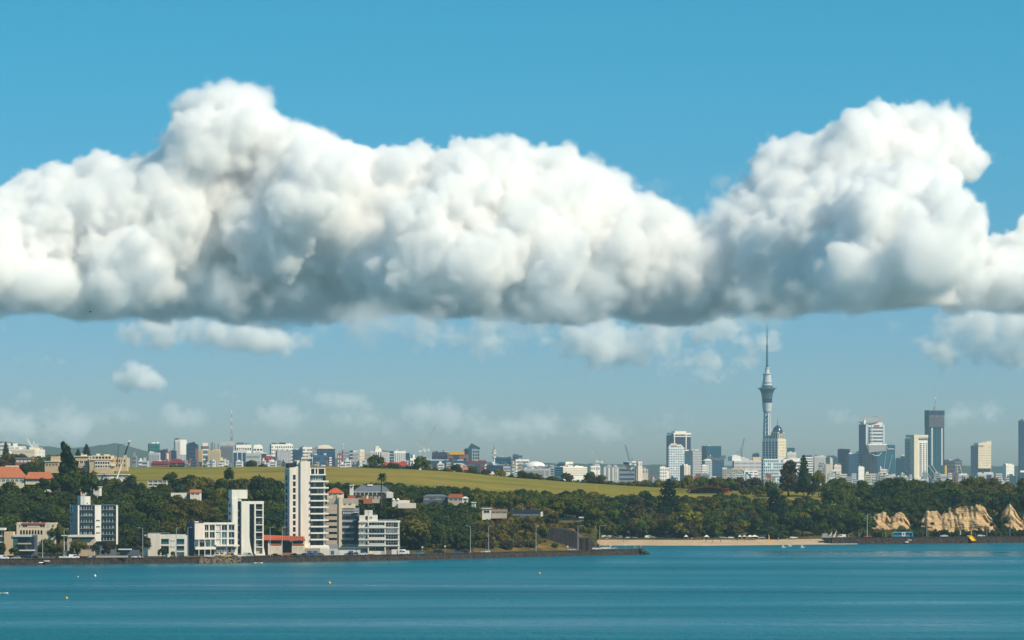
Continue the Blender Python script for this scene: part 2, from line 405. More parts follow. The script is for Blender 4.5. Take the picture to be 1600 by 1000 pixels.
RUST = mat('rust_brown_roof', (0.24, 0.075, 0.035), 0.9, 0.2, 0.18, 0.6)
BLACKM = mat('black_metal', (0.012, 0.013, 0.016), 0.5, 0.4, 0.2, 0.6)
STEEL = mat('galvanised_steel', (0.50, 0.52, 0.54), 0.45, 0.5, 0.10, 0.8, metal=0.4)
TIMBER = mat('weathered_timber', (0.20, 0.15, 0.11), 0.9, 0.2, 0.2, 1.0)
BRICKM = mat('red_brick', (0.30, 0.10, 0.07), 0.9, 0.2, 0.18, 1.0)
BARK = mat('tree_bark', (0.085, 0.065, 0.05), 0.95, 0.1, 0.3, 1.5)
BASALT = mat('dark_basalt_stone', (0.040, 0.031, 0.028), 0.95, 0.2, 0.55, 0.5, bump=0.8, bscale=0.9)
ASPHALT = mat('road_asphalt', (0.055, 0.053, 0.052), 0.95, 0.2, 0.15, 0.2)
GRASS = two_tone('meadow_grass', (0.185, 0.170, 0.022), (0.26, 0.185, 0.032), 0.012, lo=0.40, hi=0.62, stretch=(0.5, 1, 1), c3=(0.075, 0.10, 0.014), s3=0.02)
DRYGRASS = two_tone('dry_grass', (0.25, 0.16, 0.05), (0.15, 0.115, 0.032), 0.05, c3=(0.09, 0.085, 0.025), s3=0.2)
SCRUB = two_tone('scrub_ground', (0.030, 0.036, 0.012), (0.085, 0.070, 0.020), 0.03, c3=(0.14, 0.10, 0.03), s3=0.09, bump=1.0, bscale=0.5)
BANK = two_tone('bank_scrub', (0.045, 0.045, 0.015), (0.20, 0.125, 0.035), 0.06, lo=.44, hi=.60, c3=(0.10, 0.085, 0.028), s3=0.25, bump=1.0, bscale=0.5)
SAND = two_tone('beach_sand', (0.50, 0.365, 0.245), (0.43, 0.31, 0.20), 0.08, c3=(0.48, 0.32, 0.2), s3=0.4)
FARLAND = two_tone('far_land', (0.03, 0.045, 0.02), (0.06, 0.06, 0.04), 0.004, c3=(0.12, 0.11, 0.10), s3=0.02)
HILLM = two_tone('forested_hill', (0.025, 0.038, 0.02), (0.04, 0.05, 0.025), 0.002)

# ------------------------------------------------------------------ the lie of the land (D = distance from the camera)
def ip(px, pts):
    return float(np.interp(px, [a for a, b in pts], [b for a, b in pts]))
def shore(px):
    if px < 932: row = ip(px, [(-400, 886), (0, 883), (200, 881), (380, 879), (640, 875), (860, 869.5), (932, 868)])
    else: row = ip(px, [(934, 852), (1100, 852.4), (1320, 850.3), (1400, 849.8), (1600, 848), (2000, 846)])
    return HCAM * FPX / (row - HOR)
def profile(px):
    Ds = shore(px)
    zc = PZ(ip(px, [(-300, 724), (0, 727), (100, 733), (200, 730), (500, 729), (640, 733), (720, 738), (800, 746), (900, 754), (1030, 762), (1150, 767), (1300, 769), (1400, 772), (1600, 778)]), 2600)
    zl = ip(px, [(-300, 62), (0, 58), (120, 48), (230, 30), (330, 14), (900, 10), (1600, 12)])
    if px < 932:
        zs = ip(px, [(0, 21), (200, 20), (330, 15), (450, 14), (640, 14), (760, 13), (860, 15), (932, 14)])
        sl = ip(px, [(0, 120), (640, 110), (860, 45), (932, 40)])
        fw = ip(px, [(0, 78), (600, 78), (660, 36), (820, 34), (932, 30)])
        Dm = ip(px, [(0, 2150), (200, 2180), (640, 2200), (932, 2300)])
        zm = PZ(ip(px, [(0, 766), (200, 764), (500, 764), (640, 766), (800, 773), (932, 779)]), Dm)
    else:
        fw = ip(px, [(934, 46), (1345, 46), (1362, 84), (1600, 72)]); sl = ip(px, [(934, 60), (1340, 60), (1362, 16), (1600, 16)]); zs = ip(px, [(934, 11), (1200, 11), (1345, 13), (1365, 17), (1600, 19)])
        Dm = 2430; zm = PZ(ip(px, [(934, 781), (1030, 783), (1150, 787), (1250, 784), (1350, 785), (1600, 788)]), Dm)
    d = [Ds, Ds + 30, Ds + fw, Ds + fw + sl, Dm, 2600, 2760, 3400, 4600, 9500, 14400]
    s_ = ip(px, [(931, 0), (932, 1), (1270, 1), (1295, 0)])       # the beach lies lower than the roads
    l_ = 1.0 if px < 932 else 0.0
    z = [3.3 - 1.1 * max(s_, l_), 3.5 - 1.0 * max(s_, l_), 4.4 - 1.0 * max(s_, l_), zs, zm, zc, zc - 10, min(zc - 16, 24), zl, min(zl, 22), 20]
    return d, z
_pc = {}
def ground(px, D):
    k = round(px)
    if k not in _pc: _pc[k] = profile(k)
    return float(np.interp(D, *_pc[k]))

rng0 = np.random.default_rng(11)
def terrain():
    cols = list(np.arange(-460, 926, 6.0)) + [930, 931.9, 932.1, 934] + list(np.arange(940, 2080, 6.0))
    offs = np.concatenate([[-0.5, 0, 8, 16, 24, 30, 38], np.arange(46, 620, 9.0)])
    absd = [2600, 2640, 2700, 2760, 3000, 3400, 4000, 4600, 6000, 8000, 9500, 12000, 14300]
    v = []; mi = []
    n2 = len(offs) + len(absd)
    for px in cols:
        d, z = profile(px); Ds = d[0]; zz = np.interp
        s0 = 34.0 if 933 < px < 1290 else 2.4                       # the sea wall or the beach comes first
        Dl = [min(Ds + max(o, s0 + i * 0.05), 2598 - (len(offs) - i) * 0.01) for i, o in enumerate(offs)] + absd
        for i, D in enumerate(Dl):
            h = -4.0 if i == 0 else float(np.interp(D, d, z))
            if D > d[3] and D < d[4]: h += 1.2 * math.sin(px * 0.031 + D * 0.02) * math.sin(D * 0.045 + px * 0.012)
            v.append((PX(px, D), D, h))
    f = []; m = []
    for c in range(len(cols) - 1):
        d, z = profile(cols[c]); px = cols[c]
        for r in range(n2 - 1):
            f.append((c * n2 + r, (c + 1) * n2 + r, (c + 1) * n2 + r + 1, c * n2 + r + 1))
            D = v[c * n2 + r][1]
            wob = 14 * math.sin(px * 0.03) + 9 * math.sin(px * 0.083 + 1)
            k = 0
            if D > d[4] - 40 + wob: k = 1
            if px < 150 and D > d[4] - 40: k = 0
            if 212 < px < 275 and 2030 < D < 2075: k = 2
            if 738 < px < 930 and d[2] - 10 < D < d[3] + 60: k = 4
            if D > 2690: k = 3
            m.append(k)
    me = bpy.data.meshes.new('terrain'); me.from_pydata(v, [], f)
    for q in (SCRUB, GRASS, DRYGRASS, FARLAND, BANK): me.materials.append(q)
    me.polygons.foreach_set('material_index', m); me.polygons.foreach_set('use_smooth', [True] * len(f)); me.update()
    return tag(link('terrain', me), kind='structure')
terrain()

def strip(name, pxs, rows, m, kind='structure', smooth=True):
    """a sheet along the shore: rows(px) -> list of (D, z)"""
    v = []; n = None
    for px in pxs:
        r = rows(px); n = len(r); v += [(PX(px, D), D, z) for D, z in r]
    f = [(c * n + i, (c + 1) * n + i, (c + 1) * n + i + 1, c * n + i + 1) for c in range(len(pxs) - 1) for i in range(n - 1)]
    me = bpy.data.meshes.new(name); me.from_pydata(v, [], f); me.materials.append(m)
    me.polygons.foreach_set('use_smooth', [smooth] * len(f)); me.update()
    o = link(name, me)
    if kind: o['kind'] = kind
    return o
# the promontory that carries the road past the beach
PROM = list(np.arange(926, 1004, 4.0))
def prom_shore(px): return HCAM * FPX / (ip(px, [(920, 868.3), (1010, 866.3)]) - HOR)
strip('headland', PROM, lambda p: [(prom_shore(p) + 2.3, -3), (prom_shore(p) + 2.4, 2.6), (prom_shore(p) + 24, 2.6), (prom_shore(p) + 27, -3)], SCRUB, smooth=False)
# road along the near shore, and along the bay on the right
strip('road', list(np.arange(-400, 925, 10.0)), lambda p: [(shore(p) + 5, 2.42), (shore(p) + 16, 2.46)], ASPHALT)
strip('road', PROM[:-4], lambda p: [(prom_shore(p) + 5, 2.72), (prom_shore(p) + 16, 2.72)], ASPHALT)
strip('road', list(np.arange(1285, 2040, 10.0)), lambda p: [(shore(p) + 5, 3.62), (shore(p) + 17, 3.68)], ASPHALT)
# sandy beach
strip('beach', list(np.arange(900, 1345, 5.0)), lambda p: [(shore(max(p, 935)) - 6 + 1.2 * math.sin(p * 0.07), -0.5), (shore(max(p, 935)), 0.35), (shore(max(p, 935)) + 12, 1.2), (shore(max(p, 935)) + 30, 2.45), (shore(max(p, 935)) + 42, 2.75)], SAND)

# basalt sea walls: a battered face of rough stone with a capping
def seawall(px0, px1, sh, label, top, step=2.0, batter=1.6):
    r = np.random.default_rng(int(px0) + 999)
    pxs = list(np.arange(px0, px1, step)); zs = list(np.linspace(-1.2, top - 0.35, 6))
    v = []; n = len(zs) + 3
    for p in pxs:
        D = sh(p)
        for i, z in enumerate(zs):
            v.append((PX(p, D) + r.uniform(-.2, .2), D + batter * (i / (len(zs) - 1)) + r.uniform(-.28, .28), z + r.uniform(-.12, .12)))
        v += [(PX(p, D), D + batter - 0.25, top - 0.3 + r.uniform(-.05, .05)), (PX(p, D), D + batter - 0.2, top), (PX(p, D), D + batter + 0.9, top)]
    f = [(c * n + i, (c + 1) * n + i, (c + 1) * n + i + 1, c * n + i + 1) for c in range(len(pxs) - 1) for i in range(n - 1)]
    me = bpy.data.meshes.new('seawall'); me.from_pydata(v, [], f); me.materials.append(BASALT); me.update()
    return tag(link('seawall', me), label, 'sea wall')
seawall(-400, 1001, lambda p: prom_shore(p) if p > 925 else shore(p), 'long dark basalt sea wall below the road in front of the white apartments', 2.8)
seawall(1300, 2040, lambda p: shore(p), 'dark basalt sea wall below the coast road and sandstone cliffs on the right', 4.0)
# rocks at the tip of the promontory and a rubble shelf in front of the white tower
def rocks(name, spots, m, label, cat):
    b = MB(); r = random.Random(4)
    for (x, y, z, s) in spots:
        bm = bmesh.new(); bmesh.ops.create_icosphere(bm, subdivisions=1, radius=s)
        b.add([(x + q.co.x * r.uniform(.7, 1.3), y + q.co.y * r.uniform(.7, 1.3), z + q.co.z * r.uniform(.5, .9)) for q in bm.verts], [[w.index for w in fc.verts] for fc in bm.faces]); bm.free()
    o = b.build(name, m); o['kind'] = 'stuff'; return o
rr = random.Random(8)
tip = []
for i in range(150):
    t = rr.random(); p = 1000 + 14 * t ** 1.3; D = prom_shore(p) + rr.uniform(-1, 24) * (1 - 0.5 * t)
    tip.append((PX(p, D), D, 3.0 * (1 - t) - 0.3 + rr.uniform(-.3, .3), rr.uniform(.5, 1.1)))
rocks('rubble', tip, BASALT, '', '')
ROCKB = mat('brown_shore_rock', (0.16, 0.12, 0.085), 0.95, 0.2, 0.4, 0.5)
shelf = []
for i in range(170):
    p = rr.uniform(312, 376); D = shore(p) - rr.uniform(0, 5); shelf.append((PX(p, D), D, rr.uniform(-.3, .6) + 1.9 * max(0, 1 - (shore(p) - D) / 3.5), rr.uniform(.4, 1.0)))
rocks('rubble', shelf, ROCKB, '', '')

# ------------------------------------------------------------------ water
def water_material():
    m = bpy.data.materials.new('harbour_water'); m.use_nodes = True; n = m.node_tree.nodes; l = m.node_tree.links
    p = n['Principled BSDF']; p.inputs['Roughness'].default_value = 0.28; p.inputs['IOR'].default_value = 1.33
    geo = n.new('ShaderNodeNewGeometry')
    def mapped(sc):
        q = n.new('ShaderNodeMapping'); q.inputs['Scale'].default_value = sc; l.new(geo.outputs['Position'], q.inputs['Vector']); return q.outputs[0]
    def noise(vec, s, d, r=0.55):
        q = n.new('ShaderNodeTexNoise'); q.inputs['Scale'].default_value = s; q.inputs['Detail'].default_value = d; q.inputs['Roughness'].default_value = r; l.new(vec, q.inputs['Vector']); return q.outputs['Fac']
    def rng_(f, a, b, c, d):
        q = n.new('ShaderNodeMapRange'); q.inputs['From Min'].default_value = a; q.inputs['From Max'].default_value = b; q.inputs['To Min'].default_value = c; q.inputs['To Max'].default_value = d; l.new(f, q.inputs['Value']); return q.outputs[0]
    # water colour: slow changes between blue-green and green-blue
    big = noise(mapped((0.0016, 0.006, 1)), 1.0, 4)
    mx = n.new('ShaderNodeMix'); mx.data_type = 'RGBA'; mx.inputs[6].default_value = WCOL1; mx.inputs[7].default_value = WCOL2
    l.new(rng_(big, 0.35, 0.65, 0, 1), mx.inputs['Factor']); l.new(mx.outputs[2], p.inputs['Base Color'])
    # wind lanes: long streaks where the ripples are steeper or flatter
    lanes = noise(mapped((0.0013, 0.0085, 1)), 1.0, 7, 0.60)
    sep = n.new('ShaderNodeSeparateXYZ'); l.new(geo.outputs['Position'], sep.inputs[0])
    def math_(op, a, b):
        q = n.new('ShaderNodeMath'); q.operation = op
        for i, w in enumerate((a, b)):
            if isinstance(w, (int, float)): q.inputs[i].default_value = w
            else: l.new(w, q.inputs[i])
        return q.outputs[0]
    # sheltered slick in the lee of the promontory
    yy_ = math_('ADD', sep.outputs['Y'], rng_(noise(mapped((0.004, 0.002, 1)), 1.0, 3), 0, 1, -30, 30))
    slick = math_('MULTIPLY', math_('MULTIPLY', rng_(yy_, 1885, 1925, 0, 1), rng_(yy_, 2085, 2050, 0, 1)), rng_(sep.outputs['X'], 40, 130, 0, 1))
    slick = math_('MULTIPLY', slick, rng_(noise(mapped((0.003, 0.03, 1)), 1.0, 4), .35, .55, .45, 1))
    near = rng_(math_('SUBTRACT', sep.outputs['Y'], math_('MULTIPLY', sep.outputs['X'], .55)), 1780, 1875, 0, .62)      # smooth water under the sea wall
    near = math_('MULTIPLY', near, rng_(sep.outputs['X'], -20, 60, 1, 0))
    calm = math_('MAXIMUM', math_('MAXIMUM', rng_(lanes, 0.40, 0.70, 0, 0.75), slick), near)
    strength = rng_(calm, 0, 1, 1.1, 0.12)
    l.new(rng_(calm, 0, 1, 0.42, 0.10), p.inputs['Roughness']); l.new(rng_(calm, 0, 1, 0.15, 0.75), p.inputs['Specular IOR Level'])
    rip = n.new('ShaderNodeMath'); rip.operation = 'MULTIPLY_ADD'
    l.new(noise(mapped((0.30, 0.075, 1)), 1.0, 5, 0.62), rip.inputs[0]); rip.inputs[1].default_value = 1.0; l.new(noise(mapped((0.035, 0.05, 1)), 1.0, 3), rip.inputs[2])
    bn = n.new('ShaderNodeBump'); bn.inputs['Distance'].default_value = 1.6; l.new(strength, bn.inputs['Strength']); l.new(rip.outputs[0], bn.inputs['Height'])
    l.new(bn.outputs[0], p.inputs['Normal'])
    return m
WCOL1 = (0.002, 0.098, 0.138, 1); WCOL2 = (0.004, 0.135, 0.178, 1)
wb = MB(); xs = np.linspace(-3300, 3300, 12); ys = [-100, 300, 800, 1400, 2000, 2600, 4000, 7000, 14400]
wb.add([(x, y, 0) for y in ys for x in xs], [(r * 12 + c, r * 12 + c + 1, (r + 1) * 12 + c + 1, (r + 1) * 12 + c) for r in range(len(ys) - 1) for c in range(11)])
tag(wb.build('water', water_material()), kind='structure')
fs = MB(); fs.add([(-60000, 14700, -20), (60000, 14700, -20), (60000, 70000, -20), (-60000, 70000, -20)], [(0, 1, 2, 3)])
tag(fs.build('unseen_sea', mat('unseen_sea_water', (0.05, 0.12, 0.15), 0.4, 0.5, 0.2, 0.001)), kind='structure')  # unseen plane added behind the hills, bounces light up under the clouds

# ------------------------------------------------------------------ distant ranges
def ridge(name, D, pts, thick=700, seed=1):
    r = np.random.default_rng(seed); pxs = np.arange(-420, 2030, 5.0)
    hh = [PZ(ip(p, pts), D) for p in pxs]
    jit = np.convolve(r.normal(0, 1, len(pxs) + 8), np.ones(4) / 4, 'same')[4:-4] * 3
    v = []
    for p, h, j in zip(pxs, hh, jit):
        for t in (0, .25, .5, .75, 1.0): v.append((PX(p, D), D - thick * (1 - t), 5 + (h + j - 5) * (1 - (1 - t) ** 1.8)))
        v.append((PX(p, D), D + 300, 5))
    f = [(c * 6 + i, (c + 1) * 6 + i, (c + 1) * 6 + i + 1, c * 6 + i + 1) for c in range(len(pxs) - 1) for i in range(5)]
    me = bpy.data.meshes.new(name); me.from_pydata(v, [], f); me.materials.append(HILLM); me.polygons.foreach_set('use_smooth', [True] * len(f)); me.update()
    return tag(link(name, me), kind='structure')
ridge('hills', 13800, [(-400, 684), (-100, 690), (0, 690), (20, 692), (60, 697), (100, 700), (130, 699), (160, 695), (178, 692), (195, 695), (225, 704), (270, 709), (330, 711), (420, 713), (600, 717), (800, 722), (1000, 726), (1150, 727), (1400, 728), (2000, 728)])

# sandstone cliffs: stepped, gullied faces
CLIFFM = two_tone('sandstone_cliff_face', (0.56, 0.385, 0.215), (0.46, 0.31, 0.165), 0.10, stretch=(0.5, 0.5, 2.2), c3=(0.36, 0.25, 0.14), s3=0.22, bump=1.0, bscale=0.5)
def cliff(D, top, bottom, seed):
    r = np.random.default_rng(seed); p0, p1 = top[0][0], top[-1][0]
    pxs = np.arange(p0, p1 + 0.1, 1.2); n = 22
    jag = np.interp(np.arange(len(pxs)), np.arange(0, len(pxs) + 6, 3), r.normal(0, 1.6, len(np.arange(0, len(pxs) + 6, 3))))
    gul = noise3((len(pxs), n, 1), (9, 14, 1), r)[:, :, 0]; fin = noise3((len(pxs), n, 1), (3.2, 2.2, 1), r)[:, :, 0]; led = noise3((len(pxs), n, 1), (30, 2.6, 1), r)[:, :, 0]
    v = []
    for c, p in enumerate(pxs):
        zt = PZ(ip(p, top) + jag[c] * .8, D); zb = PZ(bottom, D)
        for i in range(n):
            t = i / (n - 1)
            y = D + 10 * t ** 0.8 + gul[c, i] * 1.4 + fin[c, i] * 1.4 + led[c, i] * 2.0
            v.append((PX(p, D) + fin[c, (i + 5) % n] * 0.4, y, zb + (zt - zb) * t))
        v.append((PX(p, D), D + 40, zt - 3))
    n += 1
    f = [(c * n + i, (c + 1) * n + i, (c + 1) * n + i + 1, c * n + i + 1) for c in range(len(pxs) - 1) for i in range(n - 1)]
    me = bpy.data.meshes.new('sandstone_cliff'); me.from_pydata(v, [], f); me.materials.append(CLIFFM); me.update()
    return tag(link('sandstone_cliff', me), kind='structure')
CL1 = [(1360, 822), (1364, 812), (1370, 805), (1385, 801), (1395, 806), (1408, 801), (1418, 805), (1424, 816), (1428, 832)]
CL2 = [(1438, 830), (1442, 812), (1450, 800), (1465, 799), (1474, 805), (1480, 795), (1500, 793), (1520, 791), (1538, 789), (1545, 801), (1553, 811), (1562, 824), (1567, 834)]
CL3 = [(1564, 830), (1568, 814), (1575, 795), (1581, 786), (1590, 800), (1600, 812), (1612, 795), (1640, 788), (1680, 800)]
cliff(2318, CL1, 842, 3); cliff(2326, CL2, 842, 4); cliff(2336, CL3, 842, 5)

# ------------------------------------------------------------------ buildings seen close: pixel rows and columns of the elevation become metres
WR = random.Random(31)
OCC = []                                           # (D, x0, x1, top, bottom) elevations that hide trees behind them
class Bld:
    def __init__(s, name, label, cat, xs, base, D, yaw=0.0, group=None, x0=None, x1=None, top=None):
        s.k = FPX / D; s.yaw = R(yaw); s.xs = xs; s.base = base; s.D = D
        s.root = empty(name, P(xs, base, D), s.yaw, label, cat, group); s.cache = {}
        if top is not None: OCC.append((D, x0, x1, top, base))
    def X(s, u): return (u - s.xs) / s.k / math.cos(s.yaw)
    def Y(s, u): return (s.xs - u) / s.k / max(math.sin(s.yaw), 1e-3)
    def Z(s, r): return (s.base - r) / s.k
    def _box(s, name, m, x0, x1, y0, y1, z0, z1, parent=None):
        key = (name, m.name, round(x1 - x0, 2), round(y1 - y0, 2), round(z1 - z0, 2))
        if key not in s.cache:
            b = MB().box((x0 - x1) / 2, (x1 - x0) / 2, (y0 - y1) / 2, (y1 - y0) / 2, (z0 - z1) / 2, (z1 - z0) / 2)
            o = b.build(name, m); s.cache[key] = o.data
        else: o = link(name, s.cache[key])
        o.parent = parent or s.root; o.location = ((x0 + x1) / 2, (y0 + y1) / 2, (z0 + z1) / 2)
        if parent is not None: o.location -= parent.location
        return o
    def box(s, name, m, u0, u1, r0, r1, d0, d1, parent=None):       # front elevation, depth d0..d1 metres behind its plane
        return s._box(name, m, s.X(u0), s.X(u1), d0, d1, s.Z(r1), s.Z(r0), parent)
    def side(s, name, m, u0, u1, r0, r1, d0, d1, parent=None):      # left return, depth measured into the building
        return s._box(name, m, d0, d1, s.Y(u1), s.Y(u0), s.Z(r1), s.Z(r0), parent)
    def window(s, u0, u1, r0, r1, d=0.0, glass=None, frame=None, mull=1, bars=0):
        """a glazed opening set into a frame: window > pane, mullion"""
        fr = frame or WHITE; g = glass or DGLASS; t = 0.10
        if g in (DGLASS, BGLASS) and WR.random() < .17: g = CURTAIN
        x0, x1, z0, z1 = s.X(u0), s.X(u1), s.Z(r1), s.Z(r0); w, h = x1 - x0, z1 - z0
        key = ('w', round(w, 2), round(h, 2), g.name, fr.name, mull, bars)
        if key not in s.cache:
            b = MB()
            b.box(-w / 2, -w / 2 + t, -.06, .06, -h / 2, h / 2).box(w / 2 - t, w / 2, -.06, .06, -h / 2, h / 2)
            b.box(-w / 2 + t, w / 2 - t, -.06, .06, -h / 2, -h / 2 + t).box(-w / 2 + t, w / 2 - t, -.06, .06, h / 2 - t, h / 2)
            for i in range(1, mull): x = -w / 2 + w * i / mull; b.box(x - .05, x + .05, -.05, .05, -h / 2 + t, h / 2 - t)
            for i in range(1, bars + 1): z = -h / 2 + h * i / (bars + 1); b.box(-w / 2 + t, w / 2 - t, -.045, .045, z - .05, z + .05)
            o = b.build('window', fr); p = MB().box(-w / 2 + t, w / 2 - t, -.01, .01, -h / 2 + t, h / 2 - t).build('pane', g)
            s.cache[key] = (o.data, p.data)
        else:
            o = link('window', s.cache[key][0]); p = link('pane', s.cache[key][1])
        o.parent = s.root; p.parent = o; o.location = ((x0 + x1) / 2, d, (z0 + z1) / 2)
        return o
    def balcony(s, u0, u1, r, proj, th=2.2, m=None, rail='glass', depth=1.0):
        """slab standing proud by proj metres, with a balustrade along its edge; r = row of the slab's top"""
        m = m or WHITE
        sl_ = s.box('balcony', m, u0, u1, r, r + th, -proj, depth)
        x0, x1 = s.X(u0), s.X(u1)
        if rail:
            rm = {'glass': BGLASS, 'white': WHITE, 'steel': STEEL}[rail]
            q = MB(); n = max(2, int((x1 - x0) / 1.6))
            for i in range(n + 1): x = x0 + 0.06 + (x1 - x0 - 0.12) * i / n; q.box(x - .03, x + .03, -proj + .04, -proj + .10, s.Z(r), s.Z(r) + 1.0)
            q.box(x0, x1, -proj + .02, -proj + .12, s.Z(r) + 1.0, s.Z(r) + 1.06)
            b = q.build('balustrade', STEEL if rail != 'white' else WHITE, sl_, -sl_.location)
        return sl_
    def gable(s, name, m, u0, u1, r_eave, r_ridge, d0, d1, over=0.4, hip=0.3):
        """hipped roof over the rectangle"""
        x0, x1 = s.X(u0) - over, s.X(u1) + over; y0, y1 = d0 - over, d1 + over; z0, z1 = s.Z(r_eave), s.Z(r_ridge)
        h = (x1 - x0) * hip; ym = (y0 + y1) / 2; h = min(h, (x1 - x0) / 2 - .05)
        v = [(x0, y0, z0), (x1, y0, z0), (x1, y1, z0), (x0, y1, z0), (x0 + h, ym, z1), (x1 - h, ym, z1)]
        return MB().add(v, [(0, 1, 5, 4), (1, 2, 5), (2, 3, 4, 5), (3, 0, 4), (3, 2, 1, 0)]).build(name, m, s.root)

# --- tall white tower with stacked balconies
b = Bld('apartment_tower', 'tallest white apartment tower on the shore with stacked balconies and black roof cabin', 'apartment tower', 452.5, 864, 1872, 17, None, 443, 512, 721)
b._box('core', DGLASS, 0.2, b.X(508.5), 0.6, b.Y(443.4), 0, b.Z(733))
b.box('panel', PINKW, 452.5, 457.6, 730.5, 864, 0, 1.2)
b.box('panel', PINKW, 462.0, 468.8, 728.8, 864, 0.25, 1.4)
b.box('shaft', PINKW, 468.8, 483.4, 721, 864, -0.9, 7.0)
b.box('roof_cabin', PINKW, 465.0, 468.7, 720.4, 733, 1.5, 7.5); b.box('roof_cabin', BLACKM, 451.5, 463.2, 723.5, 731.4, 2.4, 7.0)
b.box('spandrel', PINKW, 457.6, 462.0, 730.0, 742, 0.12, 1.2)
for i in range(10):
    r = 742 + i * 10.2
    b.window(457.6, 462.0, r, r + 7.6, 0.75, DGLASS, BLACKM, 1)
    b.box('spandrel', PINKW, 457.6, 462.0, r + 7.6, r + 10.2 if i < 9 else 864, 0.15, 1.2)
for i in range(11):
    r = 743.5 + i * 10.2
    b.side('side_panel', LGREY, 443.4, 452.4, r + 6.8, r + 10.2 if i < 10 else 864, -0.12, 0.6); b.side('side_window', DGLASS, 445.0, 448.5, r, r + 6.6, 0.04, 0.2)  # grey panels carry the shade of the left return in their colour
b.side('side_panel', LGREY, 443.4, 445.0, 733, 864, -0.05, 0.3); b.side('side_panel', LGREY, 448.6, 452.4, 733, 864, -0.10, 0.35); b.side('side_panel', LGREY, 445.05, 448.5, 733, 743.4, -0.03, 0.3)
for i in range(11):
    r = 751.0 + i * 10.12
    b.balcony(483.4, 511.2, r, 1.9, 2.3, WHITE, None, 2.5)
    b.box('rear_return', PINKW, 504.8, 507.6, r + 2.3, r + 10.1, 0.3, 1.5)
    for k in range(4): b.window(484 + k * 5.1, 489.1 + k * 5.1, r + 2.4, r + 10.0, 0.55, BGLASS if (i in (0, 1, 8)) or k % 2 else DGLASS, BLACKM, 1)
b.balcony(483.4, 508, 740.8, 0.9, 1.8, WHITE, None, 2.5)
for k in range(3): b.window(487 + k * 5.5, 492.3 + k * 5.5, 743, 750.7, 0.5, TGLASS, WHITE, 2)
for x in (484, 491, 495.5, 506.2): b.box('terrace_screen', WHITE, x, x + 1.5, 732.2, 740.8, 0.2, 1.6)
b.box('terrace_window', BGLASS, 485.6, 506, 733.2, 740.7, 2.2, 2.4); b.box('terrace_beam', WHITE, 484, 507.7, 731.4, 732.2, 0.2, 3.0)
b.box('base_slab', WHITE, 468, 512, 854, 857, -2.4, 3)

# --- slim white tower with flared pier
b = Bld('apartment_tower', 'slim white tower with dark vertical slots, flared pier and white rooftop box', 'apartment tower', 362.4, 868, 1846, 17, None, 355, 411, 766)
b._box('core', DGLASS, 0.3, b.X(409.5), 0.8, b.Y(355), 0, b.Z(784.5))
b.side('side_wall', LGREY, 355, 362.3, 783.4, 868, -0.1, 0.25)  # grey puts the shade of this white tower's left side into colour
for r in (788, 800, 812): b.side('side_window', DGLASS, 357, 360, r, r + 4.5, -0.16, -0.02)
b.box('shaft', WHITE, 362.4, 371.0, 779.2, 868, -0.2, 5)
b.box('shaft', PINKW, 363.6, 364.6, 788, 866, -0.35, -0.2)
b.box('rooftop_box', WHITE, 362.6, 386.4, 765.4, 779.1, 0.4, 7.5); b.box('rooftop_box', LGREY, 363, 377.5, 779.1, 783, 0.8, 6)
x0, x1, x2 = b.X(376.2), b.X(388.4), b.X(393)
MB().prism([(x0, 0), (x2 + 0.4, 0), (x2 - .3, b.Z(862)), (b.X(389.6), b.Z(850)), (x1, b.Z(840)), (x1, b.Z(783.2)), (x0, b.Z(783.2))], -1.1, 3).build('flared_pier', WHITE, b.root)
for r in np.arange(788, 855, 11.5): b.box('slot_spandrel', SLATE, 371.05, 376.1, r + 7.6, r + 11.5, 0.15, 0.6)
for r in np.arange(788, 863, 11.5): b.box('slot_spandrel', BLACKM, 388.5, 396.2, r + 8.5, r + 10.2, 0.2, 0.6)
b.box('top_beam', WHITE, 388.45, 410.6, 783.2, 787.6, -0.9, 3)
b.box('pier', WHITE, 396.3, 398.3, 787.6, 866, -0.9, 3)
MB().prism([(b.X(408.6), 0), (b.X(413), 0), (b.X(410.4), b.Z(855)), (b.X(410.2), b.Z(787.6)), (b.X(408.6), b.Z(787.6))], -1.0, 1.6).build('pier', WHITE, b.root)
for i in range(6):
    r = 796.2 + i * 11.6
    b.balcony(398.35, 408.55, r, 1.0, 1.5, WHITE, 'steel', 2)
    for k in range(2): b.window(398.5 + k * 5, 403.4 + k * 5, r - 9.5, r - 0.1, 0.6, DGLASS, BLACKM, 1)
b.box('entrance_wall', BEIGE, 398.4, 408.5, 857, 868, 0.5, 1); b.box('plinth', WHITE, 396, 411, 865.3, 868, -3.0, -1.2)

# --- wide low white block beside it
b = Bld('apartment_block', 'low wide white apartment block with square windows and navy side wall', 'apartment block', 304, 868, 1838, 20, None, 288, 370, 816)
b._box('core', LGREY, 0.5, b.X(365), 0.9, b.Y(288), 0, b.Z(818.4))
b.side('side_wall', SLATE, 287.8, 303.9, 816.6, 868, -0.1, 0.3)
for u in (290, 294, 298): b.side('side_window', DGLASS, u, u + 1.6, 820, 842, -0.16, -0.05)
b.box('blank_panel', PINKW, 304, 317.6, 817.6, 843, -0.35, 0.5)
b.box('parapet', WHITE, 317.6, 366.2, 816.6, 819.8, -0.35, 0.5)
b.box('parapet', WHITE, 317.6, 338.8, 840.9, 843, -0.35, 0.5); b.box('floor_band', WHITE, 317.6, 366.2, 829.4, 831.2, -0.2, 0.5)
b.box('floor_band', WHITE, 336, 366.2, 840.9, 842.6, -0.22, 0.5); b.box('floor_band', WHITE, 336, 371, 851.6, 853.8, -1.4, 0.5)
for u in (317.6, 325.2, 334.6, 343.6, 353.5, 364.6): b.box('mullion_wall', WHITE, u, u + (1.6 if u != 353.5 else 2.2), 819.8, 851.6 if u > 333 else 840.9, -0.18, 0.5)
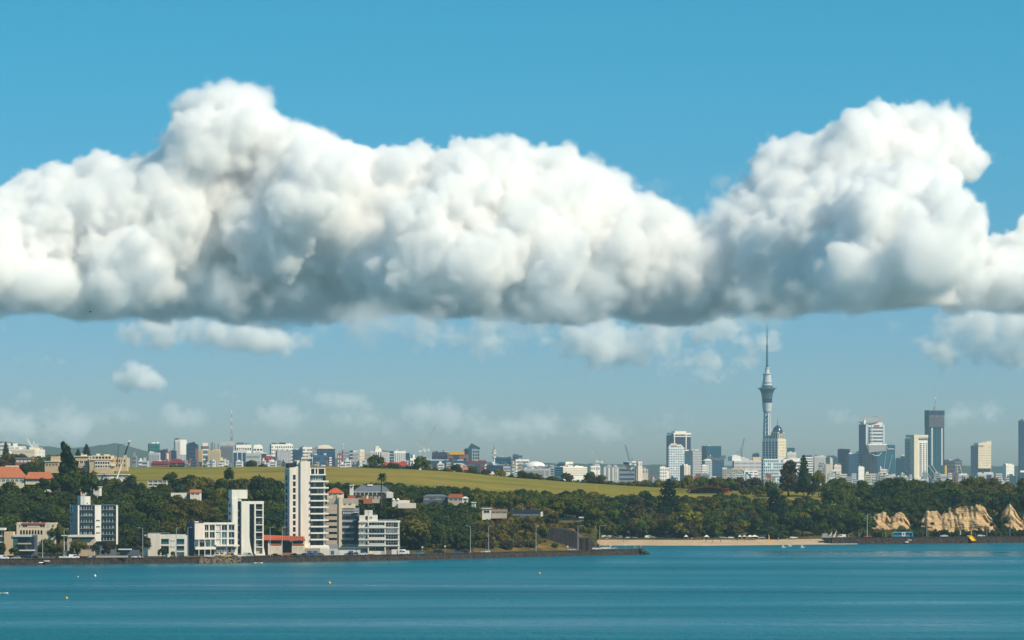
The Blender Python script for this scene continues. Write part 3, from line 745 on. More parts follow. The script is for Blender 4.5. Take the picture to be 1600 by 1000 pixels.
for r0, r1 in ((820.6, 829.2), (831.4, 840.6)):
    for u0, u1, g in ((319.4, 325.0, DGLASS), (327, 334.4, DGLASS), (336.4, 343.4, LGREY), (345.3, 353.3, DGLASS if r0 < 825 else TGLASS), (355.9, 364.4, BGLASS)): b.window(u0, u1, r0 + .4, r1 - .3, 0.25, g, WHITE, 2)
for u0, u1, g in ((336.4, 343.4, LGREY), (345.3, 353.3, TGLASS), (355.9, 364.4, BGLASS)): b.window(u0, u1, 842.8, 851.4, 0.25, g, WHITE, 2)
for u0, u1 in ((296, 310), (311.5, 320.5), (321, 334)): b.window(u0 + 9 if u0 < 300 else u0, u1, 847.2, 854.5, 0.3, TGLASS if u0 != 311.5 else DGLASS, WHITE, 1)
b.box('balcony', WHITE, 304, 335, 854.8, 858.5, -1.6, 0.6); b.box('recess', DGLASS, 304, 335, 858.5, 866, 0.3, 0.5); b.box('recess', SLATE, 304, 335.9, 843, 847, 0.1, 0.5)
for u in (338, 345, 355, 361): b.window(u, u + 5, 855.4, 864, 0.25, DGLASS, WHITE, 1)
for u in (309, 318, 327): b.box('column', WHITE, u, u + .8, 843, 868, -1.5, -1.2)
b.box('roof_vent', LGREY, 306, 312, 814.6, 816.5, 2, 4)

# --- two-storey white house
b = Bld('house', 'two storey white house with blank wall and recessed glass balconies', 'house', 231, 869, 1822, 0, None, 224, 290, 833)
b.box('wall', WHITE, 224, 231, 836.2, 869, 1.5, 12); b.box('blank_wall', PINKW, 231, 250.2, 833.6, 869, 0, 11); b.box('wall', LGREY, 250.2, 289.6, 837, 869, 1.4, 11)
b.box('parapet', WHITE, 250.2, 289.8, 835, 842, 0.2, 1.4)
for u0, u1 in ((250.2, 251.4), (263.8, 275), (287.8, 289.8)): b.box('pier', WHITE, u0, u1, 842, 869, 0.2, 1.5)
b.box('floor_band', WHITE, 251.4, 263.8, 850.4, 853, 0.1, 1.4); b.box('floor_band', WHITE, 275, 287.8, 850.8, 853, 0.1, 1.4); b.box('floor_band', WHITE, 275, 287.8, 860.6, 862.6, 0.1, 1.4)
for r in (844, 853.6): b.window(266, 269, r, r + 1.6, 0.15, DGLASS, WHITE, 1); b.window(270, 273, r, r + 1.6, 0.15, DGLASS, WHITE, 1)
b.window(251.5, 263.7, 842.1, 850.3, 1.2, TGLASS, WHITE, 3); b.window(275.2, 287.6, 842.1, 850.7, 1.2, TGLASS, WHITE, 3); b.window(275.2, 287.6, 853.1, 860.5, 1.2, DGLASS, WHITE, 3); b.window(251.5, 263.7, 853.1, 866, 1.2, DGLASS, WHITE, 3)
for u0, u1, r in ((251.5, 263.7, 850.4), (275.2, 287.6, 850.8), (275.2, 287.6, 860.6)): b.box('balustrade', TGLASS, u0, u1, r - 3.4, r, 0.2, 0.25)
b.window(226, 229.5, 843.2, 845.2, 1.45, DGLASS, WHITE, 2); b.box('roof', GREYROOF, 231, 262, 832.6, 833.6, 0.4, 10)

# --- dark glass block with white piers, on a beige podium
b = Bld('apartment_block', 'five storey glass apartment block with three white piers and shade-grey side wall', 'apartment block', 121, 868, 1812, 21, None, 105, 182, 788)
b._box('core', SLATE, 0.4, b.X(180.4), 0.9, b.Y(106), 0, b.Z(790.4))
b.side('side_wall', GREYC, 105, 121, 789.6, 862, -0.12, 0.4)  # the unlit left return is painted grey to read as shade
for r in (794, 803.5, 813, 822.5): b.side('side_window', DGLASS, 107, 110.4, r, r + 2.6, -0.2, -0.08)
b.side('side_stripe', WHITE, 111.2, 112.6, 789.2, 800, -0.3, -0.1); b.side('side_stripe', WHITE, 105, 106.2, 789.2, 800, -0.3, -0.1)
for u0, u1, r1 in ((121, 123.2, 837), (146.6, 156, 846), (178.6, 181.4, 851)): b.box('pier', WHITE, u0, u1, 789.6, r1, -0.7, 1.2)
for r in (812.5, 822.2, 831.8): 
    for u in (148.6, 151.6): b.window(u, u + 2.2, r, r + 1.9, -0.75, DGLASS, BLACKM, 1)
for i in range(6):
    r = 790.4 + i * 9.65
    for u0, u1 in ((123.3, 146.5), (156.1, 178.5)):
        if i < 5 or u0 > 150:
            n = 6 if u0 < 150 else 5; w = (u1 - u0) / n
            for k in range(n): b.window(u0 + k * w, u0 + (k + 1) * w, r + 0.4, r + 6.4, 0.25, (BGLASS, DGLASS, TGLASS)[(k * 2 + i * 3) % 7 % 3 if (k + i) % 4 == 0 else (k + i) % 2], STEEL, 1)
            b.box('balcony', BLACKM, u0, u1, r + 6.4, r + 9.6, -0.5, 0.5)
b.box('roof_edge', GREYROOF, 121.2, 181, 788.7, 789.6, -0.5, 8); b.box('lift_housing', LGREY, 127.4, 132.5, 775.4, 788.7, 2, 8); b.box('lift_housing', WHITE, 132.5, 142, 775.6, 788.7, 1.8, 8.2)
b.box('vent', DGLASS, 136.5, 138, 785.6, 787.2, 1.7, 1.85)
b = Bld('podium_building', 'beige two storey podium with white roof slab in front of the glass apartment block', 'building', 105, 869, 1798, 0, None, 105, 148, 836)
b.box('wall', BEIGE, 105, 112, 836.4, 869, 0, 9); b.box('wall', BEIGE, 112, 146.6, 842.5, 869, 1.2, 9); b.box('roof_slab', PINKW, 106, 147.4, 836.2, 839.2, -0.4, 9.2)
b.box('opening', DGLASS, 113, 146, 839.3, 842.5, 1.5, 1.6)
for k in range(5): b.window(112.6 + k * 6.6, 119 + k * 6.6, 853.2, 858, 1.1, DGLASS, BEIGE, 2)
b.box('sill_band', TAN, 112, 146.6, 850.6, 852, 0.9, 1.3); b.box('awning', TGLASS, 93, 126, 860.2, 861.6, -2, 0.6); b.box('awning_post', WHITE, 100.6, 101.3, 845, 869, -1, -.8); b.box('awning_roof', WHITE, 96, 104.5, 836.2, 837.4, -1.2, 1)
for u in (128.6, 131, 133.4): b.box('gate_pier', TAN, u, u + 2.2, 858 + (u - 128) * .5, 869, -1.5, -0.9)

# --- cream house with red trim, and the modern tan and glass house below it
b = Bld('house', 'long cream two storey house with red roof trim and row of arched openings', 'house', 25.8, 840, 1850, 0, None, 25, 88, 816)
b.box('wall', CREAM, 25.8, 87.4, 819.3, 852, 0, 9)
b.box('parapet', CREAM, 25.8, 35, 816.4, 819.3, -0.05, 9); b.box('parapet', CREAM, 71.2, 87.4, 817, 819.3, -0.05, 9); b.box('roof_trim', TERRA, 35, 71.2, 816.3, 819.3, -0.5, 2.5)
for u in (40.5, 49, 61): b.box('roof_vent', WHITE, u, u + 3, 815.8, 816.6, -0.6, 1)
for u0, u1, g in ((30, 32, DGLASS), (35.4, 43, DGLASS), (45, 60, LGREY), (62.2, 70.4, DGLASS), (74, 77.5, LGREY), (81.4, 84.4, DGLASS)): b.window(u0, u1, 819.9, 823.7, -0.05, g, CREAM, max(1, int((u1 - u0) / 3)))
for k in range(8):
    u = 31.6 + k * 4.55; x0, x1, z0, z1 = b.X(u), b.X(u + 2.7), b.Z(835), b.Z(829.5)
    pts = [(x0, z0), (x1, z0)] + [((x0 + x1) / 2 + (x1 - x0) / 2 * math.cos(a), z1 + (x1 - x0) / 2 * math.sin(a)) for a in np.linspace(0, math.pi, 7)]
    MB().prism(pts, -0.06, 0.05).build('arched_opening', DGLASS, b.root)
b.window(73.6, 76.6, 830.2, 834.8, -0.04, DGLASS, CREAM, 1); b.box('side_stair', SLATE, 22.4, 25.7, 820, 836, 1, 3); b.box('side_stair', PINKW, 22.6, 24.6, 818.6, 820, .6, 3.4)
b = Bld('house', 'modern tan and glass house with thin white roof slabs at the left edge', 'house', 0, 868, 1806, 0, None, -30, 56, 825)
b.box('wall', TAN, 6.4, 20.2, 831, 868, 0, 8); b.box('wall', SLATE, -30, 55, 836.5, 868, 2.2, 9)
b.box('roof_slab', LGREY, 20.3, 48.5, 836, 838.8, -0.6, 8.6); b.box('roof_slab', WHITE, -30, 7.4, 825, 828.3, -1, 6)
b.box('roof_slab', BEIGE, 28, 48, 848.4, 850.4, -0.8, 5); b.box('roof_slab', WHITE, 30, 54, 859, 860.8, -1, 4)
for k in range(3): b.box('glass_screen', TGLASS, 20.4, 27.8, 839.4 + k * 6.6, 845.4 + k * 6.6, 0.1, 0.3)
for k in range(5): b.window(28.2 + k * 5, 33 + k * 5, 839.2, 848.2, 1.9, BGLASS, BLACKM, 1); b.window(28.2 + k * 5, 33 + k * 5, 850.6, 858.8, 1.9, BGLASS, BLACKM, 1)
for k in range(3): b.window(-6 + k * 4.2, -2.2 + k * 4.2, 829, 837, 1.5, DGLASS, WHITE, 1); b.window(-6 + k * 4.2, -2.2 + k * 4.2, 838.6, 846.4, 1.5, BGLASS, WHITE, 1)
b.box('floor_slab', WHITE, -30, 6.3, 836.9, 838.4, 0.6, 4); b.box('floor_slab', WHITE, -30, 6.3, 846.6, 848.2, 0.6, 4)

# --- red-roofed low building between the white towers
b = Bld('restaurant', 'low white building with bright orange tiled roof between the two white towers', 'building', 410, 868, 1856, 0, None, 410, 477, 836)
b.box('rear_wall', TERRA, 411, 474, 846, 868, 4, 12)
x = b.X; z = b.Z
rf = MB().add([(x(409), -1.2, z(843.8)), (x(477.5), -1.2, z(843.9)), (x(474), 6, z(838.6)), (x(408), 6, z(835.8)), (x(408), 13, z(837)), (x(474), 13, z(839.5)), (x(409), -1.0, z(844.6)), (x(477.5), -1.0, z(844.7))],
              [(0, 1, 2, 3), (3, 2, 5, 4), (6, 7, 1, 0)]).build('roof', ORANGE, b.root)
for i in range(22): 
    u = 411 + i * 3; MB().bar((x(u), -1.1, z(843.6)), (x(409.5 + i * 2.93), 5.9, z(837.4)), 0.09, n=4).build('roof_batten', ORANGE, rf)
for u0, u1 in ((419, 440.4), (456, 475.6)):
    b.box('wall', CREAM, u0, u1, 849.5, 868, 0, 4); b.box('balcony_trim', ORANGE, u0 + .4, u1 - .4, 850, 851.4, -0.3, 0.1)
    for k in range(2): b.window(u0 + 3 + k * 9, u0 + 8.4 + k * 9, 854.5, 859.4, -0.02, LGREY, WHITE, 2)
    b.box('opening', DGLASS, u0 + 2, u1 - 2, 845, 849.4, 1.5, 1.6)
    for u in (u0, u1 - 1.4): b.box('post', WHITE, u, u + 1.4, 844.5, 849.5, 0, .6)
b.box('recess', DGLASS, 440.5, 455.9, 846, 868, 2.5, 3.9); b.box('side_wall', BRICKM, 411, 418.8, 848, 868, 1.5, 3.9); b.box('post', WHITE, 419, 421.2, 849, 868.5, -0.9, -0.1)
b.box('garden_wall', TERRA, 441, 456, 863.5, 868.6, -1.4, -0.9)

# --- grey and beige office-like block
b = Bld('apartment_block', 'beige and grey block with dark window bands right of the tallest white tower', 'apartment block', 506, 864, 1884, 0, None, 506, 562, 774)
b.box('body', BEIGE, 506, 529.6, 788, 864, 0.7, 14); b.box('body', SLATE, 534.2, 560, 794, 864, 1.4, 14)
for i in range(7):
    r0 = 788 + i * 9.35; b.box('spandrel', BEIGE, 506, 529.6, r0, r0 + (9.6 if i == 0 else 5.6) if i < 6 else 864, 0, 0.7)
    if i < 6: 
        for k in range(3): b.window(509 + k * 5.7, 514.6 + k * 5.7, r0 + 5.7 if i else r0 + 9.7 - .2, r0 + 9.3, 0.5, DGLASS, BLACKM, 2)
    b.box('end_pier', BEIGE, 526.4, 529.6, r0 + 5.6, r0 + 9.35, 0.02, 0.7); b.box('end_pier', BEIGE, 506, 508.8, r0 + 5.6, r0 + 9.35, 0.02, 0.7)
b.box('pier', CREAM, 529.6, 534.2, 776, 862, -0.6, 3); b.box('stair_head', BEIGE, 520.5, 526.4, 773.4, 788, 1, 7); b.box('stair_head', CREAM, 526.4, 533.8, 773.4, 787.8, 0.6, 7)
b.box('parapet', CREAM, 534.2, 554, 787.6, 794, 0.4, 8)
b.box('grey_band', GREYC, 534.2, 560, 794, 798.2, 0.8, 1.5); b.box('grey_band', LGREY, 552, 560.4, 799.4, 801.2, 0.4, 1.5)
for k in range(5): b.window(536 + k * 3.2, 538.6 + k * 3.2, 799, 803.6, 1.1, LGREY, SLATE, 1)
for i in range(5):
    r = 806.5 + i * 9.4
    for k in range(3): b.window(534.4 + k * 6.1, 540.4 + k * 6.1, r, r + 5.6, 1.1, BGLASS if k % 2 == 0 else DGLASS, BLACKM, 2)
    b.box('spandrel', GREYC, 534.2, 552.8, r + 5.7, r + 9.3, 0.8, 1.5); b.box('side_balcony', SLATE, 553, 560.6, r + 4.6, r + 7.4, 0.2, 1.5); b.box('side_glass', DGLASS, 553, 560, r, r + 4.5, 1.3, 1.5)  # slate and dark glass put shadow into the colour of the right end
b.box('base', GREYC, 506, 560, 850, 864, -0.3, 0.6)
for u in (511, 518, 537, 545): b.box('planter', TIMBER, u, u + 4, 786.6, 788, 0.1, 1.2)

# --- white block of glazed balconies
b = Bld('apartment_block', 'white five storey apartment block with long glazed balconies beside the dark trees', 'apartment block', 560, 866, 1878, 0, None, 560, 625, 797)
b.box('core', GREYC, 561, 623.4, 815, 866, 2.2, 14)
b.box('rooftop_box', PINKW, 569.4, 575.6, 797.4, 806, 2, 7); b.box('rooftop_box', WHITE, 575.6, 581.2, 797.4, 806, 1.8, 7)
b.box('penthouse', PINKW, 561.4, 575, 805.2, 814, 1.6, 9); b.box('penthouse', WHITE, 575, 588.8, 805, 814, 1.2, 9); b.box('arch_window', DGLASS, 571, 573.6, 806.6, 812, 1.45, 1.6); b.window(578, 581.4, 807.2, 810.6, 1.1, DGLASS, WHITE, 1)
b.box('roof_slab', WHITE, 560, 624.2, 814, 816.2, -0.5, 14); b.box('roof_rail', STEEL, 590, 620, 811.4, 811.9, 0.2, 0.3)
for u in (590, 600, 610, 619.5): b.box('roof_rail', STEEL, u, u + .4, 811.9, 814, 0.2, 0.3)
for i in range(5):
    r = 816.2 + i * 9.3; last = i == 4
    if not last:
        for k, (u0, u1, n) in enumerate(((576, 585, 2), (585.4, 601, 4), (602.8, 622.6, 5))):
            w = (u1 - u0) / n
            for q in range(n): b.window(u0 + q * w, u0 + (q + 1) * w, r + 0.3, r + 7.2, 0.9 if k else 1.4, (TGLASS if i < 2 and k == 1 and q < 3 else LGREY if (i, k) == (1, 2) else BGLASS if (q + i) % 3 else DGLASS), WHITE, 1, 1 if k == 2 else 0)
        b.balcony(560, 623.8, r + 7.4, 1.2, 1.7, WHITE, None, 2); b.box('balustrade', (WHITE, BGLASS, WHITE, LGREY)[i], 577, 601, r + 4.4, r + 7.3, -1.15, -1.1); 
        for u in (576.4, 582, 588, 594.5): b.box('balustrade_post', WHITE, u, u + .5, r + 4.2, r + 7.3, -1.1, -.95)
        b.box('wall', PINKW, 560.6, 575, r + .2, r + 7.3, 0.2, 2); b.window(564.5, 566.8, r + 2.2, r + 5.4, 0.15, DGLASS, WHITE, 1); b.window(571, 574.6, r + 1.6, r + 7.1, 0.15, DGLASS, WHITE, 1)
    for u in (574.8, 601, 621.8): b.box('column', WHITE, u, u + 1.6, r, r + 7.4 if not last else 866, -0.9, 0.4)
for u0, u1 in ((577.5, 584), (586.5, 594), (603.5, 606.5), (607.5, 617), (618.5, 621.5)): b.window(u0, u1, 854.5, 861, 0.6, DGLASS, WHITE, 2)
b.box('ground_wall', WHITE, 577, 623, 861, 866, 0.2, 1); b.box('ground_band', WHITE, 560, 624, 852.2, 854.2, -0.6, 1.4)

# --- garage row, garden walls and forecourts by the road
b = Bld('garage_row', 'row of low white garages and garden walls at the foot of the tallest tower', 'garages', 476, 868, 1858, 0)
for u0, u1, r0, m in ((477, 500, 858, GREYC), (500, 514.5, 857, WHITE), (514.5, 531, 858, LGREY), (531, 556, 856.5, WHITE), (557, 563, 857, PINKW)): b.box('garage', m, u0, u1, r0, 868.5, 0, 4)
for u0, u1 in ((480, 487), (489, 496), (545, 552), (517, 522)): b.box('garage_door', SLATE, u0, u1, 860.5, 868, -0.06, 0.02)
b.box('curved_canopy', GREYROOF, 531, 577, 855, 856.4, -0.6, 4)
b = Bld('wall', 'white garden wall and driveway gates below the white balcony block', 'wall', 560, 869.5, 1868, 0)
for u0, u1, r0, m in ((560.5, 576, 867, WHITE), (584, 595, 861.5, WHITE), (595.5, 602, 861, BEIGE), (612, 620, 858.5, WHITE), (603, 612, 859.5, TIMBER), (620.5, 634, 858.4, WHITE)): b.box('wall_panel', m, u0, u1, r0, 869.3 if u0 < 620 else 860, 0, .4)
b = Bld('wall', 'long low cream planter wall beside the road near the beige grey block', 'wall', 506, 869.5, 1850, 0)
b.box('wall_panel', WHITE, 506, 530, 867, 869.5, 0, .6)
b = Bld('wall', 'pale low wall along the footpath below the glass apartment block', 'wall', 132, 871, 1786, 0)
b.box('wall_panel', BEIGE, 136, 200, 868.2, 871, 0, .5); b.box('canopy', WHITE, 184, 204, 857.8, 859.4, 2, 6); b.box('dark_garage', SLATE, 186, 216, 859.5, 868.5, 4, 6)

# ------------------------------------------------------------------ houses on the slopes
def house(label, u0, u1, eave, base, D, wall, roof=None, ridge=None, wins=0, wrow=None, wmat=None, name='house', flat=None, depth=9.0, hip=0.3, cat='house', frame=None, extra=None):
    b = Bld(name, label, cat, u0, base + 6, D, 0, None, u0, u1, eave)
    OCC[-1] = (D, u0, u1, eave - 1, min(base, eave + 8))
    b.box('wall', wall, u0, u1, eave, base + 6, 0, depth)
    if roof is not None and ridge is not None: b.gable('roof', roof, u0, u1, eave, ridge, 0, depth, hip=hip)
    if flat is not None: b.box('roof', flat, u0 - 1, u1 + 1, eave - 1.2, eave - 0.02, -0.6, depth + .4)
    if wins:
        w = (u1 - u0 - 2) / wins; r0, r1 = wrow
        for k in range(wins): b.window(u0 + 1 + k * w + w * .12, u0 + 1 + k * w + w * .88, r0, r1, -0.05, wmat or DGLASS, frame or WHITE, 1 if w < 4 else 2)
    if extra: extra(b)
    return b
def _e1(b):
    b.box('porch', WHITE, 58, 92, 764.5, 768.5, -8, -7); 
    for k in range(8): b.box('fence_panel', TERRA, 62 + k * 4, 65.6 + k * 4, 769.4, 774.4, -9, -8.8)
    b.gable('roof', TERRA, 40, 80, 748, 737.5, -1, 10, hip=0.1); b.box('wall', CREAM, 40, 62, 748, 757, -.5, 8); b.box('chimney', WHITE, 6, 27, 727.5, 731, 6, 7)
    for k in range(7): b.window(42 + k * 2.9, 44.2 + k * 2.9, 749, 752.5, -.55, BGLASS, WHITE, 1)
house('large house with broad orange tiled roof and pale yellow walls on the left hillside', -20, 38, 746.5, 757, 2035, CREAM, TERRA, 729, 8, (748.5, 752.5), TGLASS, hip=0.22, depth=12, extra=_e1)
def _e2(b):
    b.box('upper_storey', TAN, 79, 92, 713, 722, 1, 7)
house('tan stepped apartment house left of the big dark conifer', 70, 92, 721.5, 733, 2260, TAN, flat=CREAM, wins=4, wrow=(724, 728), wmat=BLACKM, extra=_e2)
def _e3(b):
    b.box('balcony', BEIGE, 122, 139, 724.5, 728.5, -1.2, 0); b.box('upper_storey', CREAM, 126, 134, 710.3, 714, 1, 7); b.box('lower_wall', TAN, 122, 138, 729, 736, -2, 0)
house('tan curved balcony house right of the big dark conifer', 117, 138, 713.5, 733, 2255, TAN, flat=PINKW, wins=3, wrow=(719.5, 724), wmat=DGLASS, extra=_e3)
def _e4(b):
    b.box('upper_storey', CREAM, 142, 176, 711.8, 719.2, 1.2, 8); b.box('roof_box', WHITE, 150, 155, 708.8, 711.7, 2, 5); b.box('roof_box', CREAM, 162, 170, 709.9, 711.7, 2, 5)
    for k in range(6): b.window(144 + k * 5, 148 + k * 5, 713, 717, 1.1, DGLASS, CREAM, 1)
    b.box('window_surround', WHITE, 148, 172, 720.2, 732, -0.35, -0.02)
    for j in range(2):
        for k in range(6): b.window(148.8 + k * 3.9, 152 + k * 3.9, 721.2 + j * 5.6, 725 + j * 5.6, -0.42, DGLASS, WHITE, 1)
    b.box('wing', TAN, 178, 198.4, 714.5, 736, 0.6, 9); b.box('lower_wall', TAN, 148, 178, 732.5, 740, -2.4, -.4); b.box('balcony', WHITE, 173, 181, 725, 728, -1, 0)
    for k in range(4): b.window(181 + k * 4.2, 183.4 + k * 4.2, 718, 722, 0.55, DGLASS, TAN, 1); b.window(181 + k * 4.2, 183.4 + k * 4.2, 725, 729, 0.55, DGLASS, TAN, 1)
house('wide tan apartment building with white framed windows on the left hilltop', 140, 178, 719, 733, 2250, TAN, flat=CREAM, extra=_e4, name='apartment_block', cat='apartment block')
house('brown flat roofed box house behind the orange roofs', 24, 50, 716.5, 724, 2400, BRICKM, flat=GREYC, wins=4, wrow=(718.5, 722.5), wmat=LGREY)
house('flat white roofed shed below the wide tan apartments beside the crane', 152, 200, 742, 747, 2160, LGREY, flat=WHITE, wins=6, wrow=(743, 745.6), wmat=SLATE)
house('pale house half hidden behind trees above the glass apartment block', 126, 150, 765.5, 776, 2010, CREAM, flat=WHITE, wins=3, wrow=(767, 771))
house('dark windowed white annex right of the pale house in the trees', 146, 156, 761.5, 769, 2006, WHITE, flat=WHITE, wins=2, wrow=(763, 767.5))
def _e5(b):
    for r in (754.4, 759, 763): b.box('floor_band', WHITE, 231, 261, r, r + 1.5, -0.9, 0.1)
    for u in (231, 238.5, 246, 253.5, 260): b.box('post', WHITE, u, u + .8, 751, 767, -0.8, -0.3)
house('white banded two storey house on the slope among round trees', 232, 260, 751.5, 767, 2105, BEIGE, flat=GREYROOF, wins=6, wrow=(755.8, 758.8), extra=_e5)
house('small white gabled house in the trees above the low white block', 297, 313, 769.5, 776, 2060, WHITE, TERRA, 765, 2, (770.6, 773), hip=0.05, depth=7)
house('long white garden wall below the banded house', 267, 292, 770, 774, 2062, WHITE, depth=0.6, name='wall', cat='wall')
house('house with orange hipped roof right of the tallest tower', 511, 536, 770.5, 776, 2062, CREAM, ORANGE, 762.6, 3, (771.6, 774), hip=0.4, depth=9)
def _e6(b):
    b.box('chimney', WHITE, 573.5, 582, 756.8, 759.3, 5, 6.5); b.box('verandah', WHITE, 552, 612, 768.2, 769.2, -1.4, -.1)
    for k in range(9): b.box('post', WHITE, 556 + k * 6.5, 556.8 + k * 6.5, 769.2, 774, -1.3, -1.1)
    b.box('end_wing', WHITE, 604, 614.5, 769, 778, -2.5, 4)
house('long house with wide grey hipped roof beside the tall palm', 552, 609, 767.6, 774, 2095, BEIGE, GREYROOF, 758.2, 9, (769.4, 772.6), BGLASS, hip=0.22, depth=14, extra=_e6)
house('tall white chimney like tower left of the grey roofed house', 546.4, 552, 758.8, 768, 2075, WHITE, flat=WHITE, wins=1, wrow=(760.4, 763), depth=3)
def _e7(b):
    b.box('terrace', TERRA, 559, 580, 777, 781, 1.2, 2.5); b.box('terrace', TERRA, 568, 581, 779.5, 787, -1.6, -.4); b.box('terrace', BEIGE, 581.5, 593, 779.5, 786, -1, 0)
    b.box('garden_screen', ORANGE, 543, 553, 774.6, 778.6, 1, 1.4); b.box('arch', WHITE, 573, 575.4, 774, 779.4, -.6, -.2)
house('beige terraced garden walls with terracotta steps above the beige grey block', 511, 560, 778.6, 784, 2010, BEIGE, depth=1.0, name='wall', cat='wall', extra=_e7)
house('stepped pale stone walls with two white domes on the wooded slope', 613, 640, 781.5, 786, 2008, PINKW, depth=1.2, name='wall', cat='wall', extra=lambda b: (b.box('step_wall', PINKW, 622, 650, 786, 794, -1.5, -.3), [MB().lathe([(0, .9), (.5, .8), (.9, .4), (1.0, .05)], b.X(u), 0.4, 10).build('dome', WHITE, b.root, (0, 0, b.Z(781.5))) for u in (614.5, 621.5)]))
house('house with low grey roof and slate walls in dark trees', 661, 699, 776, 784, 2080, SLATE, GREYROOF, 772.6, 4, (777.5, 781), hip=0.2, depth=10)
house('house with rust brown roof next to the low grey roof', 700, 724, 777.8, 784, 2074, BEIGE, RUST, 771.8, 3, (779, 782), hip=0.12, depth=10)
house('bright white gable end at the right of the rust brown roof', 722.5, 731.5, 778.6, 783, 2066, WHITE, WHITE, 776, 1, (779.5, 782), hip=0.4, depth=5)
house('narrow tall white house on the wooded slope', 737, 743.4, 785.6, 798, 2040, WHITE, flat=WHITE, wins=1, wrow=(788, 794), depth=5)
house('small white box house with one dark window on the slope', 753.4, 767.4, 795, 806, 2025, WHITE, flat=WHITE, wins=1, wrow=(797.4, 801.6), depth=6)
house('long low olive roof beside the small white box house', 768, 792, 799.4, 804, 2032, BEIGE, TIMBER, 796, 4, (800, 802.4), hip=0.05, depth=8)
house('dark long low house with black roof and white end wall', 799, 845, 801.5, 807, 2040, SLATE, BLACKM, 796.4, 6, (802.4, 805), BGLASS, hip=0.06, depth=9, extra=lambda b: b.box('end_wall', WHITE, 844.6, 848.4, 799.8, 807, -.4, 5))
house('white roofed house peeping above the black retaining wall', 872, 914, 810.6, 815, 2060, SLATE, flat=BGLASS, wins=5, wrow=(811.4, 814), depth=6, extra=lambda b: b.box('roof_box', WHITE, 904.5, 912, 807.6, 809.4, 0, 3))
# red hall on the headland
b = Bld('meeting_hall', 'red hall with shallow curved roof and shade-black front on the headland', 'hall', 1075, 771, 2470, 0, None, 1075, 1139, 757)
x, z = b.X, b.Z
arc = [(x(1074), z(766.5))] + [(x(u), z(766.5 - 9.5 * math.sin(math.pi * (u - 1066) / 82) ** 1.0 + 2.6)) for u in np.linspace(1075, 1132, 12)] + [(x(1139.5), z(762.5))]
low = [(px_, pz - 0.75) for px_, pz in arc]
q = MB(); n = len(arc); v = [(px_, y, pz) for y in (-1.6, 14) for px_, pz in arc] + [(px_, y, pz) for y in (-1.6, 14) for px_, pz in low]
q.add(v, [(i, i + 1, n + i + 1, n + i) for i in range(n - 1)] + [(2 * n + i, 3 * n + i, 3 * n + i + 1, 2 * n + i + 1) for i in range(n - 1)] + [(i, 2 * n + i, 2 * n + i + 1, i + 1) for i in range(n - 1)] + [(n + i, n + i + 1, 3 * n + i + 1, 3 * n + i) for i in range(n - 1)])
q.build('roof', mat('red_painted_roof', (0.10, 0.024, 0.022), .8, .2, .12, .4), b.root)
RED = mat('red_painted_board', (0.36, 0.05, 0.04), .8, .2, .15, .6)
pf = [(x(1076), 0)] + [(x(1128.5), 0)] + [(px_, pz - .76) for px_, pz in reversed(arc) if x(1076.5) < px_ < x(1128)] 
MB().prism(pf, 0.8, 1.2).build('shaded_front_panel', BLACKM, b.root)  # black panel paints the shade inside the open front
b.box('wall', RED, 1128.6, 1138.8, 763.6, 771, -.4, 12); b.box('side_post', RED, 1074.6, 1076, 767, 771, -.4, 2)
for u in (1086, 1096, 1106, 1117): b.box('post', RED, u, u + .7, 763.5, 771, .4, .75)

# ------------------------------------------------------------------ black retaining wall by the road
def retaining_wall():
    top = [(855, 826), (866, 825), (880, 827), (895, 830), (904, 834), (905, 840), (922, 840.5), (926, 846), (934.5, 861)]
    pxs = np.arange(852, 935.5, 1.5); r = np.random.default_rng(6); v = []; n = 12
    for p in pxs:
        D0 = prom_shore(max(p, 900)) + 21 + 0.1 * (934 - p); zb = 2.5; zt = max(PZ(ip(p, top), D0 + 6), zb + .3)
        for i in range(n - 1): 
            t = i / (n - 2); v.append((PX(p, D0) + r.uniform(-.1, .1), D0 + 5.0 * t * (zt - zb) / 12 + r.uniform(-.1, .1) + (0.35 if int(p / 4.5) % 2 and p > 903 else 0), zb + (zt - zb) * t))
        v.append((PX(p, D0), D0 + 22, zt + (0.6 if p < 905 else -.5)))
    f = [(c * n + i, (c + 1) * n + i, (c + 1) * n + i + 1, c * n + i + 1) for c in range(len(pxs) - 1) for i in range(n - 1)]
    me = bpy.data.meshes.new('retaining_wall'); me.from_pydata(v, [], f)
    me.materials.append(mat('shotcrete_black', (0.040, 0.033, 0.034), .95, .2, .45, 0.22, stretch=(1.6, 1, .35), bump=.6, bscale=.7)); me.update()
    OCC.append((1985, 856, 932, 828, 866))
    return tag(link('retaining_wall', me), 'black sloping retaining wall at the end of the headland road', 'retaining wall')
retaining_wall()

